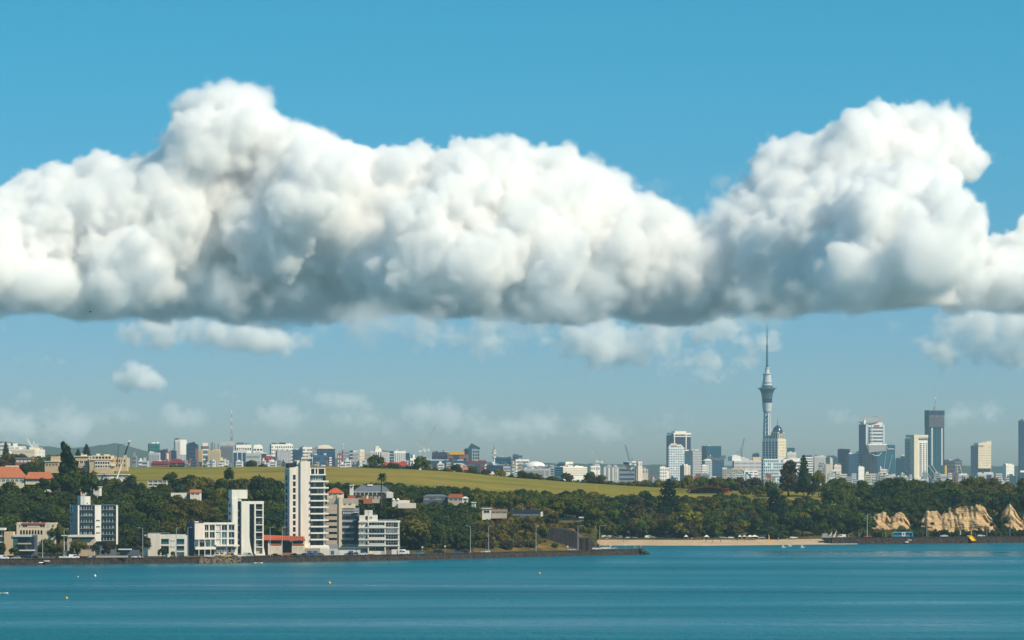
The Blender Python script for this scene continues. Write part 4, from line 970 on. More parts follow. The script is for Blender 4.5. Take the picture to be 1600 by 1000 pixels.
# ------------------------------------------------------------------ the city beyond
CITYCOL = {}
def cm(name):
    """paint, stone and glass of the far city"""
    t = {'white': (0.78, 0.75, 0.70), 'cream': (0.72, 0.62, 0.46), 'beige': (0.50, 0.42, 0.33), 'pinkw': (0.70, 0.60, 0.54), 'grey': (0.28, 0.28, 0.30), 'lgrey': (0.50, 0.50, 0.51),
         'dgrey': (0.10, 0.11, 0.13), 'navy': (0.015, 0.03, 0.075), 'blue': (0.02, 0.065, 0.13), 'teal': (0.012, 0.085, 0.12), 'green': (0.02, 0.13, 0.10), 'brick': (0.28, 0.10, 0.075), 'red': (0.42, 0.05, 0.05),
         'maroon': (0.17, 0.03, 0.05), 'orange': (0.50, 0.14, 0.06), 'yellow': (0.80, 0.42, 0.03), 'purple': (0.06, 0.04, 0.08), 'sand': (0.60, 0.45, 0.25), 'bwhite': (0.60, 0.66, 0.70), 'dark': (0.012, 0.016, 0.025), 'roofred': (0.36, 0.04, 0.035)}
    c = t[name]; gl = name in ('navy', 'blue', 'teal', 'dark')
    return mat('city_' + name, c, 0.22 if gl else 0.8, 0.5 if gl else 0.25, 0.16 if gl else 0.08, 0.05 if gl else 0.08)
def panes(m, face, w, z0, z1, style, d=0.25):
    """one facade's openings or spandrels as boxes; face = function (x0, x1, z0, z1, depth) -> adds box"""
    k, nx, ny = style[0], style[1], style[2]
    fx, fz = (style[3], style[4]) if len(style) > 4 else (0.62, 0.6)
    h = z1 - z0
    for j in range(ny):
        a = z0 + h * (j + (1 - fz) / 2) / ny; b = a + h * fz / ny
        for i in range(nx):
            if nx * ny > 12 and PR.random() < .07: continue          # a blind drawn, a panel replaced
            c = w * (i + (1 - fx) / 2) / nx; face(c, c + w * fx / nx, a, b, d)
CITY = []; PR = random.Random(12)
def city(name, label, x0, xs, x1, top, D, wall, F=None, L=None, roof=(), low=None, fm='dark', lm='dark', lwall=None, floor=12.0, ztop=0.0, group=None, yaw=27.0):
    """tower seen over its near corner: px x0..xs is the left return, xs..x1 the front; F, L = (kind, columns, rows, fill x, fill z)"""
    k = FPX / D; th = R(yaw) if xs > x0 else 0.0
    w = (x1 - xs) / k / math.cos(th); dp = (xs - x0) / k / math.sin(th) if xs > x0 else max(18.0, 0.55 * w)
    H = PZ(top, D) - floor
    o = MB().box(0, w, 0, dp, 0, H).build(name, cm(wall), None, (PX(xs, D), D, floor), th)
    tag(o, label, 'building', group); CITY.append((o, D, x0, x1, top)); OCC.append((D, x0, x1, top, 760))
    lo = PZ(low, D) - floor if low else max(PZ(752, D) - floor, 3)
    z1 = H - (ztop if ztop else 0.03 * H)
    if F:
        q = MB(); panes(q, lambda a, b, c, d, e: q.box(a, b, -e, 0.0 + .02, c, d), w, lo, z1, F)
        f = q.build({'g': 'windows', 'b': 'window_bands', 'v': 'window_strips', 's': 'spandrels'}[F[0]], cm(fm), o); f['kind'] = 'stuff'
    if L and xs > x0:
        q = MB(); panes(q, lambda a, b, c, d, e: q.box(-e, .02, a, b, c, d), dp, lo, z1, L)
        f = q.build({'g': 'windows', 'b': 'window_bands', 'v': 'window_strips', 's': 'spandrels'}[L[0]], cm(lm), o); f['kind'] = 'stuff'
    if lwall and xs > x0: MB().box(-.14, -.01, 0, dp, 0, H).build('side_wall', cm(lwall), o)
    if w > 9:                                                   # plant, tanks and aerials on the roof
        q = MB()
        for i in range(PR.randint(2, 5)):
            xa = PR.uniform(.05, .8) * w; sx = PR.uniform(1.5, min(6, w * .3)); ya = PR.uniform(.1, .7) * dp; q.box(xa, min(xa + sx, w * .97), ya, min(ya + 4, dp * .95), H, H + PR.uniform(1.0, 3.2))
        q.build('roof_plant', cm(PR.choice(['lgrey', 'grey', 'dgrey', 'white'])), o)['kind'] = 'stuff'
        if PR.random() < .4: xa = PR.uniform(.2, .8) * w; MB().bar((xa, dp * .4, H), (xa, dp * .4, H + PR.uniform(4, 9)), .16, .08, 4).build('aerial', cm('grey'), o)
    for (a, c, r, m) in roof:                                   # roof boxes in pixels
        xa, xb = (a - xs) / k / math.cos(th), (c - xs) / k / math.cos(th)
        MB().box(xa, xb, dp * .25, dp * .8, H, H + (top - r) / k).build('roof_box', cm(m), o)
    return o, k, w, dp, H
def mast(o, k, px, xs, r0, r1, top, H, dp, m='grey', rad=0.35, name='mast'):
    x = (px - xs) / k
    MB().bar((x, dp * .4, H + (top - r0) / k), (x, dp * .4, H + (top - r1) / k), rad, rad * .4).build(name, cm(m), o)
DW = 6400.0
c = city('office_tower', 'teal green netted tower at the left end of the skyline', 231, 233, 249, 693, DW, 'green', ('b', 1, 8, 0.86, 0.62), ('b', 1, 8, .9, .5), fm='teal', low=745)
city('office_block', 'grey concrete block in front of the teal green netted tower', 232, 232, 249, 707, DW - 120, 'lgrey', ('v', 7, 1, .4, .9), fm='grey')
city('office_block', 'navy block with brick end right of the teal green netted tower', 249, 249, 262, 704, DW, 'navy', ('v', 5, 1, .3, .95), fm='purple', roof=((250, 258, 702.6, 'dgrey'),))
city('office_block', 'narrow block with brick and white panels beside a navy block', 258.4, 258.4, 266, 706, DW - 60, 'brick', ('v', 1, 1, .45, .98), fm='white')
city('office_block', 'low navy block left of the tall white and grey tower', 266, 266, 275, 704, DW, 'navy', ('b', 1, 6, .9, .3), fm='blue', roof=((267, 273, 702, 'white'),))
c = city('office_tower', 'tall white and grey tower with black rooftop box on the left skyline', 271.6, 273.4, 291, 687, DW + 100, 'lgrey', ('v', 8, 1, .45, .97), ('v', 1, 1, .9, .99), fm='grey', lm='navy', roof=((274, 280, 685, 'dark'),))
MB().box(c[2] * .42, c[2] * .98, -.6, 0, c[4] * .68, c[4]).build('upper_panel', cm('white'), c[0])
c = city('office_tower', 'dark blue tower with a white line mural on its face', 291, 291, 309, 694, DW - 40, 'navy', ('b', 1, 9, .9, .2), fm='blue', roof=((293, 305, 692, 'blue'), (299, 304, 690.5, 'dgrey')))
q = MB()
for a, e in (((2.5, 8), (8, 12.5)), ((8, 12.5), (11, 17)), ((8, 12.5), (14, 14.2)), ((11, 17), (15, 20)), ((5, 2), (4.2, 8.2)), ((6.5, 2), (6, 9.5)), ((10, 16), (14, 18.6))):
    q.bar((a[0] * 1.06, -.2, 10 + a[1] * 1.05), (e[0] * 1.06, -.2, 10 + e[1] * 1.05), .55, n=4)
q.build('mural', cm('bwhite'), c[0]); MB().box(c[2] * .80, c[2], -.3, .01, 0, c[4] * .9).build('brick_panel', cm('brick'), c[0])
city('apartment_block', 'small beige block right of the mural tower', 309.5, 309.5, 315.6, 702, DW, 'sand', ('g', 3, 6), fm='beige')
city('office_tower', 'dark tower with white cap on the left skyline', 314, 316, 326, 697, DW + 60, 'dgrey', ('b', 1, 7, .8, .3), ('b', 1, 7), fm='bwhite', roof=((316.5, 325, 692, 'cream'),))
c = city('apartment_block', 'wide beige block with two thin dark finials', 324.5, 324.5, 343.7, 703, DW - 30, 'sand', ('v', 6, 1, .25, .9), fm='beige', roof=((325, 343, 702, 'cream'),))
for u, r in ((329, 692), (331, 691), (334, 693), (340, 694)): MB().box((u - 324.5) / c[1], (u + 1 - 324.5) / c[1], 5, 8, c[4], c[4] + (703 - r) / c[1]).build('finial', cm('dgrey'), c[0])
c = city('telephone_exchange', 'big plain grey block under the red and white lattice mast', 344, 344, 364, 696, DW + 40, 'grey', ('v', 14, 1, .3, .98), fm='dgrey', roof=((344.2, 364, 689, 'lgrey'),))
q = MB(); x = (361 - 344) / c[1]; zb = c[4] + 7 / c[1]; zt = c[4] + (696 - 640) / c[1]
for i in range(8): q.cur = i % 2; q.lattice((x, 14, zb + (zt - zb) * i / 8), (x, 14, zb + (zt - zb) * (i + 1) / 8), 0.85 * (1 - i / 16), 3, .13)
q.build('lattice_mast', [cm('red'), cm('white')], c[0]); MB().lattice((x, 14, zb), (x, 14, zb + 14), 1.5, 6, .14).build('mast_base', cm('dgrey'), c[0])
city('office_block', 'white framed blue glass block right of the plain grey block', 364, 364, 385.5, 704, DW - 60, 'white', ('v', 3, 1, .78, .94), fm='blue', ztop=2)
city('apartment_block', 'white terraced upper block behind the white framed glass block', 367, 369, 392, 695, DW + 120, 'white', ('g', 7, 6, .55, .4), ('g', 2, 6), roof=((371, 381, 691.4, 'dgrey'), (385, 391, 693, 'grey')))
city('office_block', 'low grey block behind two dark round trees on the meadow edge', 384, 384, 407, 708, DW - 120, 'lgrey', ('b', 1, 5, .9, .4), fm='grey')
city('apartment_block', 'white stepped block left of the small red block', 395, 396, 410, 697, DW + 30, 'white', ('b', 3, 7, .7, .35), ('b', 1, 7), roof=((397, 403, 695, 'white'),))
city('office_block', 'dull purple low block left of the small red block', 407, 407, 416, 709, DW - 20, 'purple', ('v', 4, 1, .4, .9), fm='maroon')
city('office_block', 'small bright red block with white cornice', 416, 416, 425, 712.5, DW - 40, 'red', ('g', 2, 4, .4, .5), fm='maroon', roof=((416, 425, 710.5, 'white'),))
city('office_block', 'small dark teal block right of the small red block', 425, 425, 431, 714, DW - 30, 'teal', ('b', 1, 6, .9, .4), fm='navy')
city('apartment_block', 'wide white chequered apartment block with dark roof plant', 421, 424, 457, 694, DW + 200, 'white', ('g', 12, 11, .5, .5), ('g', 2, 11), roof=((427, 431, 692, 'dark'), (438, 446, 692, 'dark'), (447, 455, 693, 'white')))
city('office_block', 'grey ribbed slab in front of the white chequered apartment block', 430, 433, 455, 704, DW - 80, 'grey', ('v', 9, 1, .35, 1.0), ('v', 2, 1, .9, .98), fm='lgrey', lm='navy')
city('office_block', 'plain steel blue slab between two chequered blocks', 457.2, 457.2, 472.6, 702.5, DW, 'blue', ('g', 8, 9, .5, .5), fm='navy', roof=((461, 465, 700.8, 'white'),))
city('apartment_block', 'white chequered block with blue left return', 467, 473, 487.5, 698.5, DW + 60, 'white', ('g', 7, 10, .6, .5), ('v', 2, 1, .9, .98), lm='blue', roof=((475, 478, 697, 'white'),))
city('office_block', 'low brick and white striped block behind the rooftop of the tallest white tower', 471, 471, 488, 714, DW - 90, 'white', ('b', 1, 6, .9, .45), fm='brick')
city('office_tower', 'thin grey stair tower left of the curved white roof', 488, 488, 494, 700, DW, 'grey', ('b', 1, 8, .6, .3), fm='lgrey')
c = city('apartment_tower', 'blue glass tower with curved white roof and white banded bay', 492, 496, 523, 701, DW + 40, 'navy', ('b', 5, 10, .75, .55), ('b', 1, 10), fm='blue', lm='blue')
MB().prism([((u - 496) / c[1] / math.cos(R(27)), c[4] + h / c[1]) for u, h in ((497, 0), (523.5, 0), (519, 2.6), (514, 5.8), (505, 6), (499, 3))], 3, 15).build('curved_roof', cm('cream'), c[0])
q = MB()
for j in range(11): q.box(c[2] * .47, c[2] * .58, -.9, 0, j * 3.9 + 8, j * 3.9 + 10.2).box(c[2] * .66, c[2] * .8, -.9, 0, j * 3.9 + 8, j * 3.9 + 10.2)
q.build('balcony_bands', cm('white'), c[0])['kind'] = 'stuff'
city('office_block', 'low bright blue block in front of the curved white roof tower', 488.6, 490, 512, 711, DW - 100, 'blue', ('g', 6, 5, .7, .5), ('b', 1, 5), fm='navy')
city('apartment_block', 'narrow pink and white banded block beside a flat blue slab', 527, 527, 534, 709, DW - 50, 'red', ('g', 2, 6, .5, .6), fm='white', roof=((529, 532, 707, 'brick'),))
c = city('office_block', 'flat blue grey slab with a white domed pole on its roof', 534, 536, 546, 703.7, DW, 'grey', ('b', 1, 10, .95, .2), ('v', 1, 1, .9, .98), fm='blue', lm='navy')
MB().lathe([(c[4], .5), (c[4] + 8, .5), (c[4] + 8.2, 1.3), (c[4] + 9.6, 1.2), (c[4] + 10.8, .2)], (540.5 - 536) / c[1], 9, 8).build('domed_pole', cm('bwhite'), c[0])
city('office_block', 'narrow teal banded block right of the blue grey slab', 546, 546, 551, 704, DW + 30, 'teal', ('b', 1, 9, .9, .35), fm='bwhite')
city('apartment_block', 'dim grey block left of the pale cream slab', 551, 551, 561, 706, DW, 'lgrey', ('g', 5, 8, .5, .5), fm='grey', roof=((553, 556, 704.5, 'white'),))
city('apartment_block', 'pale cream slab on the middle left skyline', 560, 562, 569.5, 703.5, DW + 50, 'cream', ('g', 4, 9, .35, .4), ('g', 2, 9), fm='beige', lm='grey', roof=((562, 569, 702.5, 'white'),))
city('apartment_block', 'brown beige slab right of the pale cream slab', 571, 571, 578.5, 707, DW - 20, 'beige', ('g', 4, 8, .4, .5), fm='grey')
city('apartment_block', 'lavender grey slab left of the white crowned tower', 578.5, 578.5, 584.5, 704.5, DW, 'bwhite', ('v', 3, 1, .4, .95), fm='grey')
city('apartment_tower', 'white crowned tower with dark vertical strips on the middle left skyline', 584, 586, 596.4, 703, DW + 40, 'white', ('v', 3, 1, .5, .93), ('v', 1, 1, .6, .9), fm='dgrey', roof=((587, 593, 697, 'cream'),))
city('apartment_block', 'pinkish white block with one dark upper window', 595.6, 595.6, 608, 706, DW - 30, 'pinkw', ('g', 5, 7, .35, .35), fm='bwhite', roof=((597, 608, 704.6, 'dgrey'),))
city('office_block', 'narrow blue slab between two white blocks', 608, 608, 614.6, 705, DW, 'blue', ('b', 1, 10, .9, .3), fm='lgrey')
city('apartment_block', 'white block with blue glass centre strip above the red roofed house', 614, 616, 634, 704.5, DW + 60, 'white', ('v', 6, 1, .42, .92), ('v', 1, 1, .5, .9), fm='blue', roof=((622, 628, 703.5, 'dgrey'),))
city('office_block', 'navy slab at the right of the white strip block', 634, 634, 640, 708, DW, 'navy', ('b', 1, 8, .9, .3), fm='blue')
c = city('office_block', 'white framed low building with open dark portico', 639, 641, 667, 717.5, 3300, 'white', ('g', 3, 1, .8, .5), fm='dgrey', low=736)
MB().box((644.5 - 641) / c[1], (648 - 641) / c[1], -1.2, 3, 0, c[4] + 7 / c[1]).build('tower', cm('white'), c[0]); MB().box(-.5, c[2] + .5, -1, .5, c[4] - 1.2, c[4] + 1.0).build('parapet', cm('white'), c[0])
city('office_block', 'wide dull navy block left of the yellow topped building', 675, 675, 699, 706.5, DW, 'purple', ('b', 1, 4, .95, .3), fm='navy', roof=((679, 684, 704.5, 'dgrey'), (695, 698, 705, 'white')))
c = city('office_block', 'red brick building with bright yellow top storey', 699, 699, 732, 710.4, DW - 20, 'brick', ('b', 3, 3, .4, .4), fm='dark')
MB().box((702 - 699) / c[1], (725.5 - 699) / c[1], -1, 14, c[4], c[4] + 5.2 / c[1]).build('yellow_storey', cm('yellow'), c[0])
MB().box((700 - 699) / c[1], (702 - 699) / c[1], 1, 14, c[4], c[4] + 5.4 / c[1]).build('stair_box', cm('white'), c[0]); MB().box((709 - 699) / c[1], (717 - 699) / c[1], -.6, 1, c[4] - 7, c[4] - 1).build('dark_bay', cm('navy'), c[0])
city('office_block', 'long low blue block with thin white roof line', 668, 668, 729, 719.5, DW - 150, 'blue', ('g', 14, 3, .8, .4), fm='navy', roof=((668, 700, 718, 'white'), (714, 724, 718.2, 'white')))
# pointed dark glass building
k = FPX / DW; o = MB().prism([((u - 731) / k, PZ(r, DW) - 12) for u, r in ((731, 770), (750, 770), (750, 699.5), (736.6, 692.6), (731, 700))], 0, 24).build('pointed_office', cm('teal'), None, (PX(731, DW), DW, 12))
tag(o, 'dark angular glass building with pointed roof on the left skyline', 'building')
q = MB()
for j in range(4):
    for i in range(4): q.box((739 + i * 2.6 - 731) / k, (740.6 + i * 2.6 - 731) / k, -.4, 0, PZ(723 - j * 5, DW) - 12, PZ(719.5 - j * 5, DW) - 12)
q.build('windows', cm('dark'), o)['kind'] = 'stuff'
q = MB()
for j in range(4): q.box((737.5 - 731) / k, (750 - 731) / k, -.3, 0, PZ(718.6 - j * 5.0, DW) - 12, PZ(717.6 - j * 5.0, DW) - 12)
for i in range(5): q.box((737.6 + i * 2.9 - 731) / k, (738.4 + i * 2.9 - 731) / k, -.35, 0, PZ(724, DW) - 12, PZ(702 - (1 if i < 3 else -1), DW) - 12)
q.build('frame_bars', cm('bwhite'), o)['kind'] = 'stuff'
MB().prism([((u - 731) / k, PZ(r, DW) - 12) for u, r in ((724, 770), (731, 770), (731, 702), (728, 699.5), (724, 704))], 2, 20).build('lower_wing', cm('navy'), o)
city('office_block', 'maroon block below the pointed glass building', 729, 729, 760, 720.5, DW - 120, 'maroon', ('b', 1, 3, .95, .35), fm='dgrey', roof=((742, 747, 719, 'beige'), (753, 759, 718.8, 'brick')))
q = MB(); z0 = PZ(735, DW); z1 = PZ(694, DW); x = 0
q.lathe([(0, 2.2), (z1 - z0 - 24, 1.5), (z1 - z0 - 20, 1.4)], n=8)
o = q.build('tower_shaft', cm('bwhite')); rt = empty('radio_tower', (PX(772, DW), DW - 30, z0), 0, 'slender pale radio tower with round aerial platforms on the left skyline', 'tower'); o.parent = rt
for h, r in ((23, 2.8), (16, 3.6), (12, 2.6)): MB().lathe([(z1 - z0 - h, r), (z1 - z0 - h + 2.4, r)], n=12).build('aerial_platform', cm('pinkw'), rt)
MB().bar((0, 0, z1 - z0 - 12), (0, 0, z1 - z0), .8, .3).build('aerial', cm('red'), rt)
city('office_block', 'wide dark blue slab right of the radio tower', 773, 773, 799, 714.5, DW, 'teal', ('b', 1, 6, .98, .3), fm='navy', roof=((777, 781, 713, 'dgrey'), (794, 798, 713.4, 'dgrey')))
city('office_block', 'bright blue box above the white banded block', 801, 803, 816, 711.5, DW + 80, 'blue', ('v', 5, 1, .5, .95), ('v', 1, 1), fm='navy', lm='navy')
city('office_block', 'dusky blue grey slab left of the white banded block', 798, 798, 806, 717.5, DW - 20, 'dgrey', ('b', 1, 6, .95, .4), fm='grey')
c = city('office_block', 'white block of stepped L shaped bands beside the white dome', 804, 806, 827, 717.8, DW, 'white', ('b', 1, 6, .9, .42), ('b', 1, 6, .9, .4), fm='dgrey', lm='dgrey')
city('office_block', 'low deep blue block with white banded right end', 760, 760, 797, 727, 5200, 'navy', ('g', 9, 3, .6, .7), fm='blue', roof=((771, 796, 725.8, 'lgrey'),), low=738)
city('office_block', 'short white striped block at the end of the low deep blue block', 786, 786, 797.5, 729, 5150, 'white', ('b', 1, 3, .95, .45), fm='navy', low=738)
k = FPX / 5600; o = MB().lathe([(0, 16), (3, 16.6), (6, 15.6), (9, 13), (11, 9), (12.3, 4), (12.6, .2)], n=24).build('dome_hall', cm('white'), None, (PX(836, 5600), 5600, PZ(734.5, 5600)), smooth=True)
tag(o, 'white domed roof on the skyline left of the long white banded block', 'dome')
for i in range(10): a = 2 * math.pi * i / 10; MB().bar((16.5 * math.cos(a), 16.5 * math.sin(a), 2), (9 * math.cos(a), 9 * math.sin(a), 11.2), .3, n=4).build('rib', cm('lgrey'), o)
city('sports_hall', 'wide grey louvred hall at the far end of the meadow', 818, 818, 860, 732, 4300, 'lgrey', ('v', 22, 1, .4, .7), fm='grey', low=745, roof=((820, 834, 730.4, 'white'), (836, 858, 730.8, 'dgrey')))
city('office_block', 'blue and white low block left of the long white banded block', 840, 840, 866, 730.5, 4700, 'lgrey', ('b', 2, 3, .9, .5), fm='blue', roof=((840, 864, 729, 'blue'), (858, 865, 729.4, 'white')), low=742)
c = city('office_block', 'long white banded office block above the right end of the meadow', 860, 880, 918, 729.5, 5000, 'white', ('b', 1, 4, .98, .42), ('b', 1, 4, .98, .5), fm='beige', lm='blue', low=744, roof=((881, 917, 728.3, 'white'), (887, 903, 724.5, 'dgrey'), (889, 901, 721.6, 'white')), yaw=35)
city('office_block', 'small white block under the pale tower crane', 922, 923, 938, 728, 5600, 'white', ('g', 4, 4), ('g', 1, 4), fm='grey', roof=((930, 937, 725, 'lgrey'),))
city('office_block', 'white ribbed twin columns block among hazy trees', 942, 942, 968, 729, 5900, 'grey', ('v', 4, 1, .45, .98), fm='white')
city('apartment_tower', 'thin pale tower block between the two tower cranes', 960, 960, 964.4, 728, 5700, 'pinkw', ('g', 2, 9, .4, .5), fm='grey')
city('office_block', 'flat blue grey block under the dark tower crane', 966, 966, 992, 730, 6000, 'grey', ('b', 1, 3, .95, .4), fm='blue')
c = city('church', 'pale stone church with square tower among hazy trees', 992, 994, 1013, 733, 5900, 'beige', ('g', 4, 1, .4, .6), ('g', 1, 1), fm='dgrey', low=740)
MB().box((996 - 994) / c[1], (1004 - 994) / c[1], -2, 6, 0, c[4] + 12 / c[1]).build('tower', cm('pinkw'), c[0])
for u in (996.4, 1000, 1003): MB().box((u - 994) / c[1], (u + .8 - 994) / c[1], -2.1, -1.9, c[4] + 5, c[4] + 9).build('belfry_opening', cm('dgrey'), c[0])
city('apartment_block', 'small white block at the left foot of the tall navy tower', 1030, 1031, 1046, 730.5, 6600, 'white', ('g', 4, 4), ('g', 1, 4), fm='grey', roof=((1032, 1040, 729, 'white'),))

# central business district
DC = 7800.0
c = city('office_tower', 'tall navy tower with white roof band and white corner columns', 1042, 1052.5, 1080, 679.8, DC, 'navy', ('b', 2, 18, .9, .45), ('b', 1, 18, .95, .3), fm='purple', lm='blue')
kx = lambda u, xs, c, yaw=27: (u - xs) / c[1] / math.cos(R(yaw))
MB().box(-.5, c[2] + .4, -.5, c[3] * .9, c[4] + 1.2, c[4] + 4.6).build('roof_band', cm('white'), c[0]); MB().box(kx(1056, 1052.5, c), kx(1074, 1052.5, c), 3, 18, c[4] + 4.6, c[4] + 8).build('roof_cap', cm('pinkw'), c[0]); MB().box(-.3, c[2] + .2, -.4, 1, c[4] - 3.4, c[4] - 1.6).build('roof_band', cm('white'), c[0])
for u in (1053, 1071.6): MB().box(kx(u, 1052.5, c), kx(u + 1.4, 1052.5, c), -.8, 0, 0, c[4] + 1.2).build('column', cm('white'), c[0])
c = city('apartment_tower', 'white chequered tower with stepped crown in front of the navy tower', 1043, 1045, 1070, 699, DC - 200, 'bwhite', ('g', 9, 15, .5, .5), ('g', 2, 15), fm='dgrey', roof=((1046, 1068, 696.6, 'white'), (1047.5, 1066, 694.6, 'white'), (1049, 1058, 692.8, 'cream')), low=756)
city('office_tower', 'beige tower with grey ribbed right face', 1068, 1082.5, 1097, 704.5, DC - 100, 'grey', ('b', 1, 12, .95, .35), None, fm='lgrey', lwall='pinkw', roof=((1083, 1097, 701.8, 'beige'), (1071, 1080, 702.6, 'pinkw')), yaw=40)
city('office_tower', 'dark teal glass tower with square top left of the crane', 1097, 1104, 1127.6, 696.8, DC + 100, 'teal', ('v', 10, 1, .5, .98), ('v', 3, 1, .6, .98), fm='blue', lm='navy')
c = city('office_tower', 'blue glass tower with folded butterfly roof', 1105, 1108, 1132, 717, DC - 150, 'blue', ('b', 3, 9, .92, .4), ('b', 1, 9), fm='navy', lm='navy', low=756)
MB().prism([(kx(u, 1108, c), c[4] + h / c[1]) for u, h in ((1104, 0), (1122, -3.2), (1134, 0), (1134, 5.4), (1122, -.4), (1104, 5))], -2, 12).build('butterfly_roof', cm('dgrey'), c[0]); MB().lathe([(c[4] + 5, 1), (c[4] + 8, .6), (c[4] + 9, .1)], kx(1112, 1108, c), 5, 8).build('finial', cm('white'), c[0])
c = city('apartment_tower', 'grey tower with small white arched roof in front of the teal tower', 1100, 1101.5, 1113, 720, DC - 220, 'grey', ('g', 3, 10, .5, .5), ('g', 1, 10), fm='bwhite', low=756)
MB().prism([(kx(1101 + 6 * t, 1101.5, c) * 2 - kx(1101, 1101.5, c), c[4] + 4 * math.sin(math.pi * t)) for t in np.linspace(0, 1, 8)][::-1], -.6, 8).build('arched_roof', cm('white'), c[0])
city('apartment_block', 'narrow white and black apartment block in front of the arched roof tower', 1096, 1096.8, 1106.6, 727, DC - 300, 'white', ('g', 3, 8, .55, .5), ('g', 1, 8), fm='dgrey', low=756, roof=((1098, 1104, 726, 'white'),))
c = city('office_tower', 'pale round cornered column block with dark left return', 1063, 1069, 1079, 727, DC - 260, 'pinkw', ('v', 2, 1, .2, .95), None, fm='sand', lwall='teal', low=756)
city('apartment_block', 'long low beige apartment block left of the white window grid', 1129, 1129, 1160, 733, DC - 280, 'beige', ('g', 9, 6, .5, .5), fm='dgrey', low=756, roof=((1129, 1136, 730.4, 'bwhite'), (1146, 1158, 730.8, 'sand')))
city('apartment_block', 'bright white block with three rows of wide dark windows', 1161, 1163, 1185, 735.4, DC - 400, 'white', ('g', 3, 5, .68, .42), ('g', 1, 5), fm='dgrey', low=757)
c = city('hospital', 'wide grey banded block with curved white roof left of the observation tower', 1144.5, 1147, 1192, 720, DC - 60, 'lgrey', ('g', 4, 6, .85, .45), ('g', 1, 6), fm='grey', roof=((1178, 1191, 714, 'sand'), (1160, 1172, 716, 'lgrey')), low=756)
MB().prism([(kx(u, 1147, c), c[4] + h / c[1]) for u, h in ((1144.5, 0), (1170, 0), (1169, 3.4), (1160, 6.4), (1152, 9), (1146, 8.4), (1144.6, 6))], 2, 18).build('curved_roof', cm('white'), c[0])
city('office_block', 'small dark box block right of the curved white roof', 1176, 1176, 1186.5, 708.8, DC + 120, 'teal', ('v', 3, 1, .4, .95), fm='navy')
# domed hotel
c = city('hotel_tower', 'stone hotel tower with dark dome and spire beside the observation tower', 1192, 1215.5, 1230, 686, DC + 20, 'cream', ('g', 5, 15, .5, .5), ('v', 5, 1, .52, .93), fm='beige', lm='navy', low=757, yaw=58)
o, k, w, dp, H = c
q = MB()
for j in range(16): q.box(-.32, .01, .3, dp - .3, 4 + j * (H - 10) / 16, 5.4 + j * (H - 10) / 16)
q.build('spandrel_bands', cm('bwhite'), o)['kind'] = 'stuff'  # bluish white bands paint the cooler shade of the left face
q = MB()
for j in range(6): q.box(-.42, .01, dp * (j / 5.2) + .3, dp * (j / 5.2) + 1.6, 0, H + 1.5)
q.build('piers', cm('pinkw'), o)['kind'] = 'stuff'
for (a, b_, y0, y1, r, m) in ((0.4, w * .75, .4, dp * .45, 675, 'cream'), (2, w * .9, dp * .45, dp * .95, 680, 'pinkw')):
    z1 = H + (686 - r) / k; up = MB().box(a, b_, y0, y1, H, z1).build('upper_tower', cm(m), o)
    q = MB()
    for i in range(3): q.box(a + (b_ - a) * (i + .25) / 3, a + (b_ - a) * (i + .75) / 3, y0 - .2, y0 + .01, H + 1, z1 - 1.5).box(a - .2, a + .01, y0 + (y1 - y0) * (i + .25) / 3, y0 + (y1 - y0) * (i + .75) / 3, H + 1, z1 - 1.5)
    q.build('windows', cm('navy'), up)['kind'] = 'stuff'
zd = H + (686 - 675) / k; cx_, cy_ = w * .38, dp * .22
MB().lathe([(zd, 11.3), (zd + 1.2, 11.3), (zd + 1.3, 10.4), (zd + 5, 9.6), (zd + 9, 7.4), (zd + 12, 4.4), (zd + 14, 1.5), (zd + 15, .8), (zd + 28, .15)], cx_, cy_, 20).build('dome', cm('navy'), o, smooth=True)
for i in range(10): 
    a = 2 * math.pi * i / 10
    MB().bar((cx_ + 10.6 * math.cos(a), cy_ + 10.6 * math.sin(a), zd + 1.2), (cx_ + 4.6 * math.cos(a), cy_ + 4.6 * math.sin(a), zd + 12), .22, n=4).build('dome_rib', cm('bwhite'), o)
city('office_block', 'pale blue white framed grid block below the domed hotel', 1190, 1193, 1224, 717, DC - 160, 'bwhite', ('g', 10, 8, .62, .66), ('g', 1, 8), fm='teal', low=757)
city('office_block', 'plain white block right of the pale blue grid block', 1222, 1224, 1234, 717.4, DC - 120, 'white', ('g', 2, 6, .3, .3), None, fm='lgrey', low=757)
city('office_block', 'cream block with dark blue glass cap right of the domed hotel', 1230, 1230, 1244, 706.5, DC + 60, 'white', ('g', 5, 5, .4, .4), fm='lgrey', roof=((1230.4, 1242, 699.6, 'teal'),))
city('office_block', 'white striped block with teal glass upper floors', 1233, 1234, 1254, 719, DC - 80, 'white', ('b', 1, 7, .97, .5), ('b', 1, 7), fm='dgrey', roof=((1234, 1253, 716.2, 'white'),), low=757)
c = city('office_tower', 'dark topped tower with white horizontal bands behind the tall trees', 1254, 1256, 1270.6, 714, DC - 20, 'white', ('b', 1, 11, .96, .5), ('b', 1, 11), fm='dgrey', roof=((1254.4, 1270, 711.6, 'dark'),), low=757)
mast(c[0], c[1], 1267, 1256, 711, 707, 714, c[4], c[3])
city('office_tower', 'grey tower with white vertical fins right of the tall trees', 1271.5, 1272.6, 1291, 712.6, DC, 'lgrey', ('v', 9, 1, .42, .96), ('v', 1, 1), fm='grey', lm='grey', low=757, roof=((1283, 1288, 711.8, 'white'),))
city('office_block', 'low slate blue grid block in front of the finned grey tower', 1279, 1280, 1290.6, 725.5, DC - 120, 'grey', ('g', 4, 8, .6, .6), ('b', 1, 8), fm='blue', low=757)
city('office_tower', 'white tower with teal glass left face and slanted roof', 1291, 1297, 1310, 714, DC + 40, 'pinkw', ('v', 4, 1, .4, .93), ('b', 1, 12, .9, .7), fm='lgrey', lm='teal', low=757, roof=((1297, 1302, 712.6, 'lgrey'),))
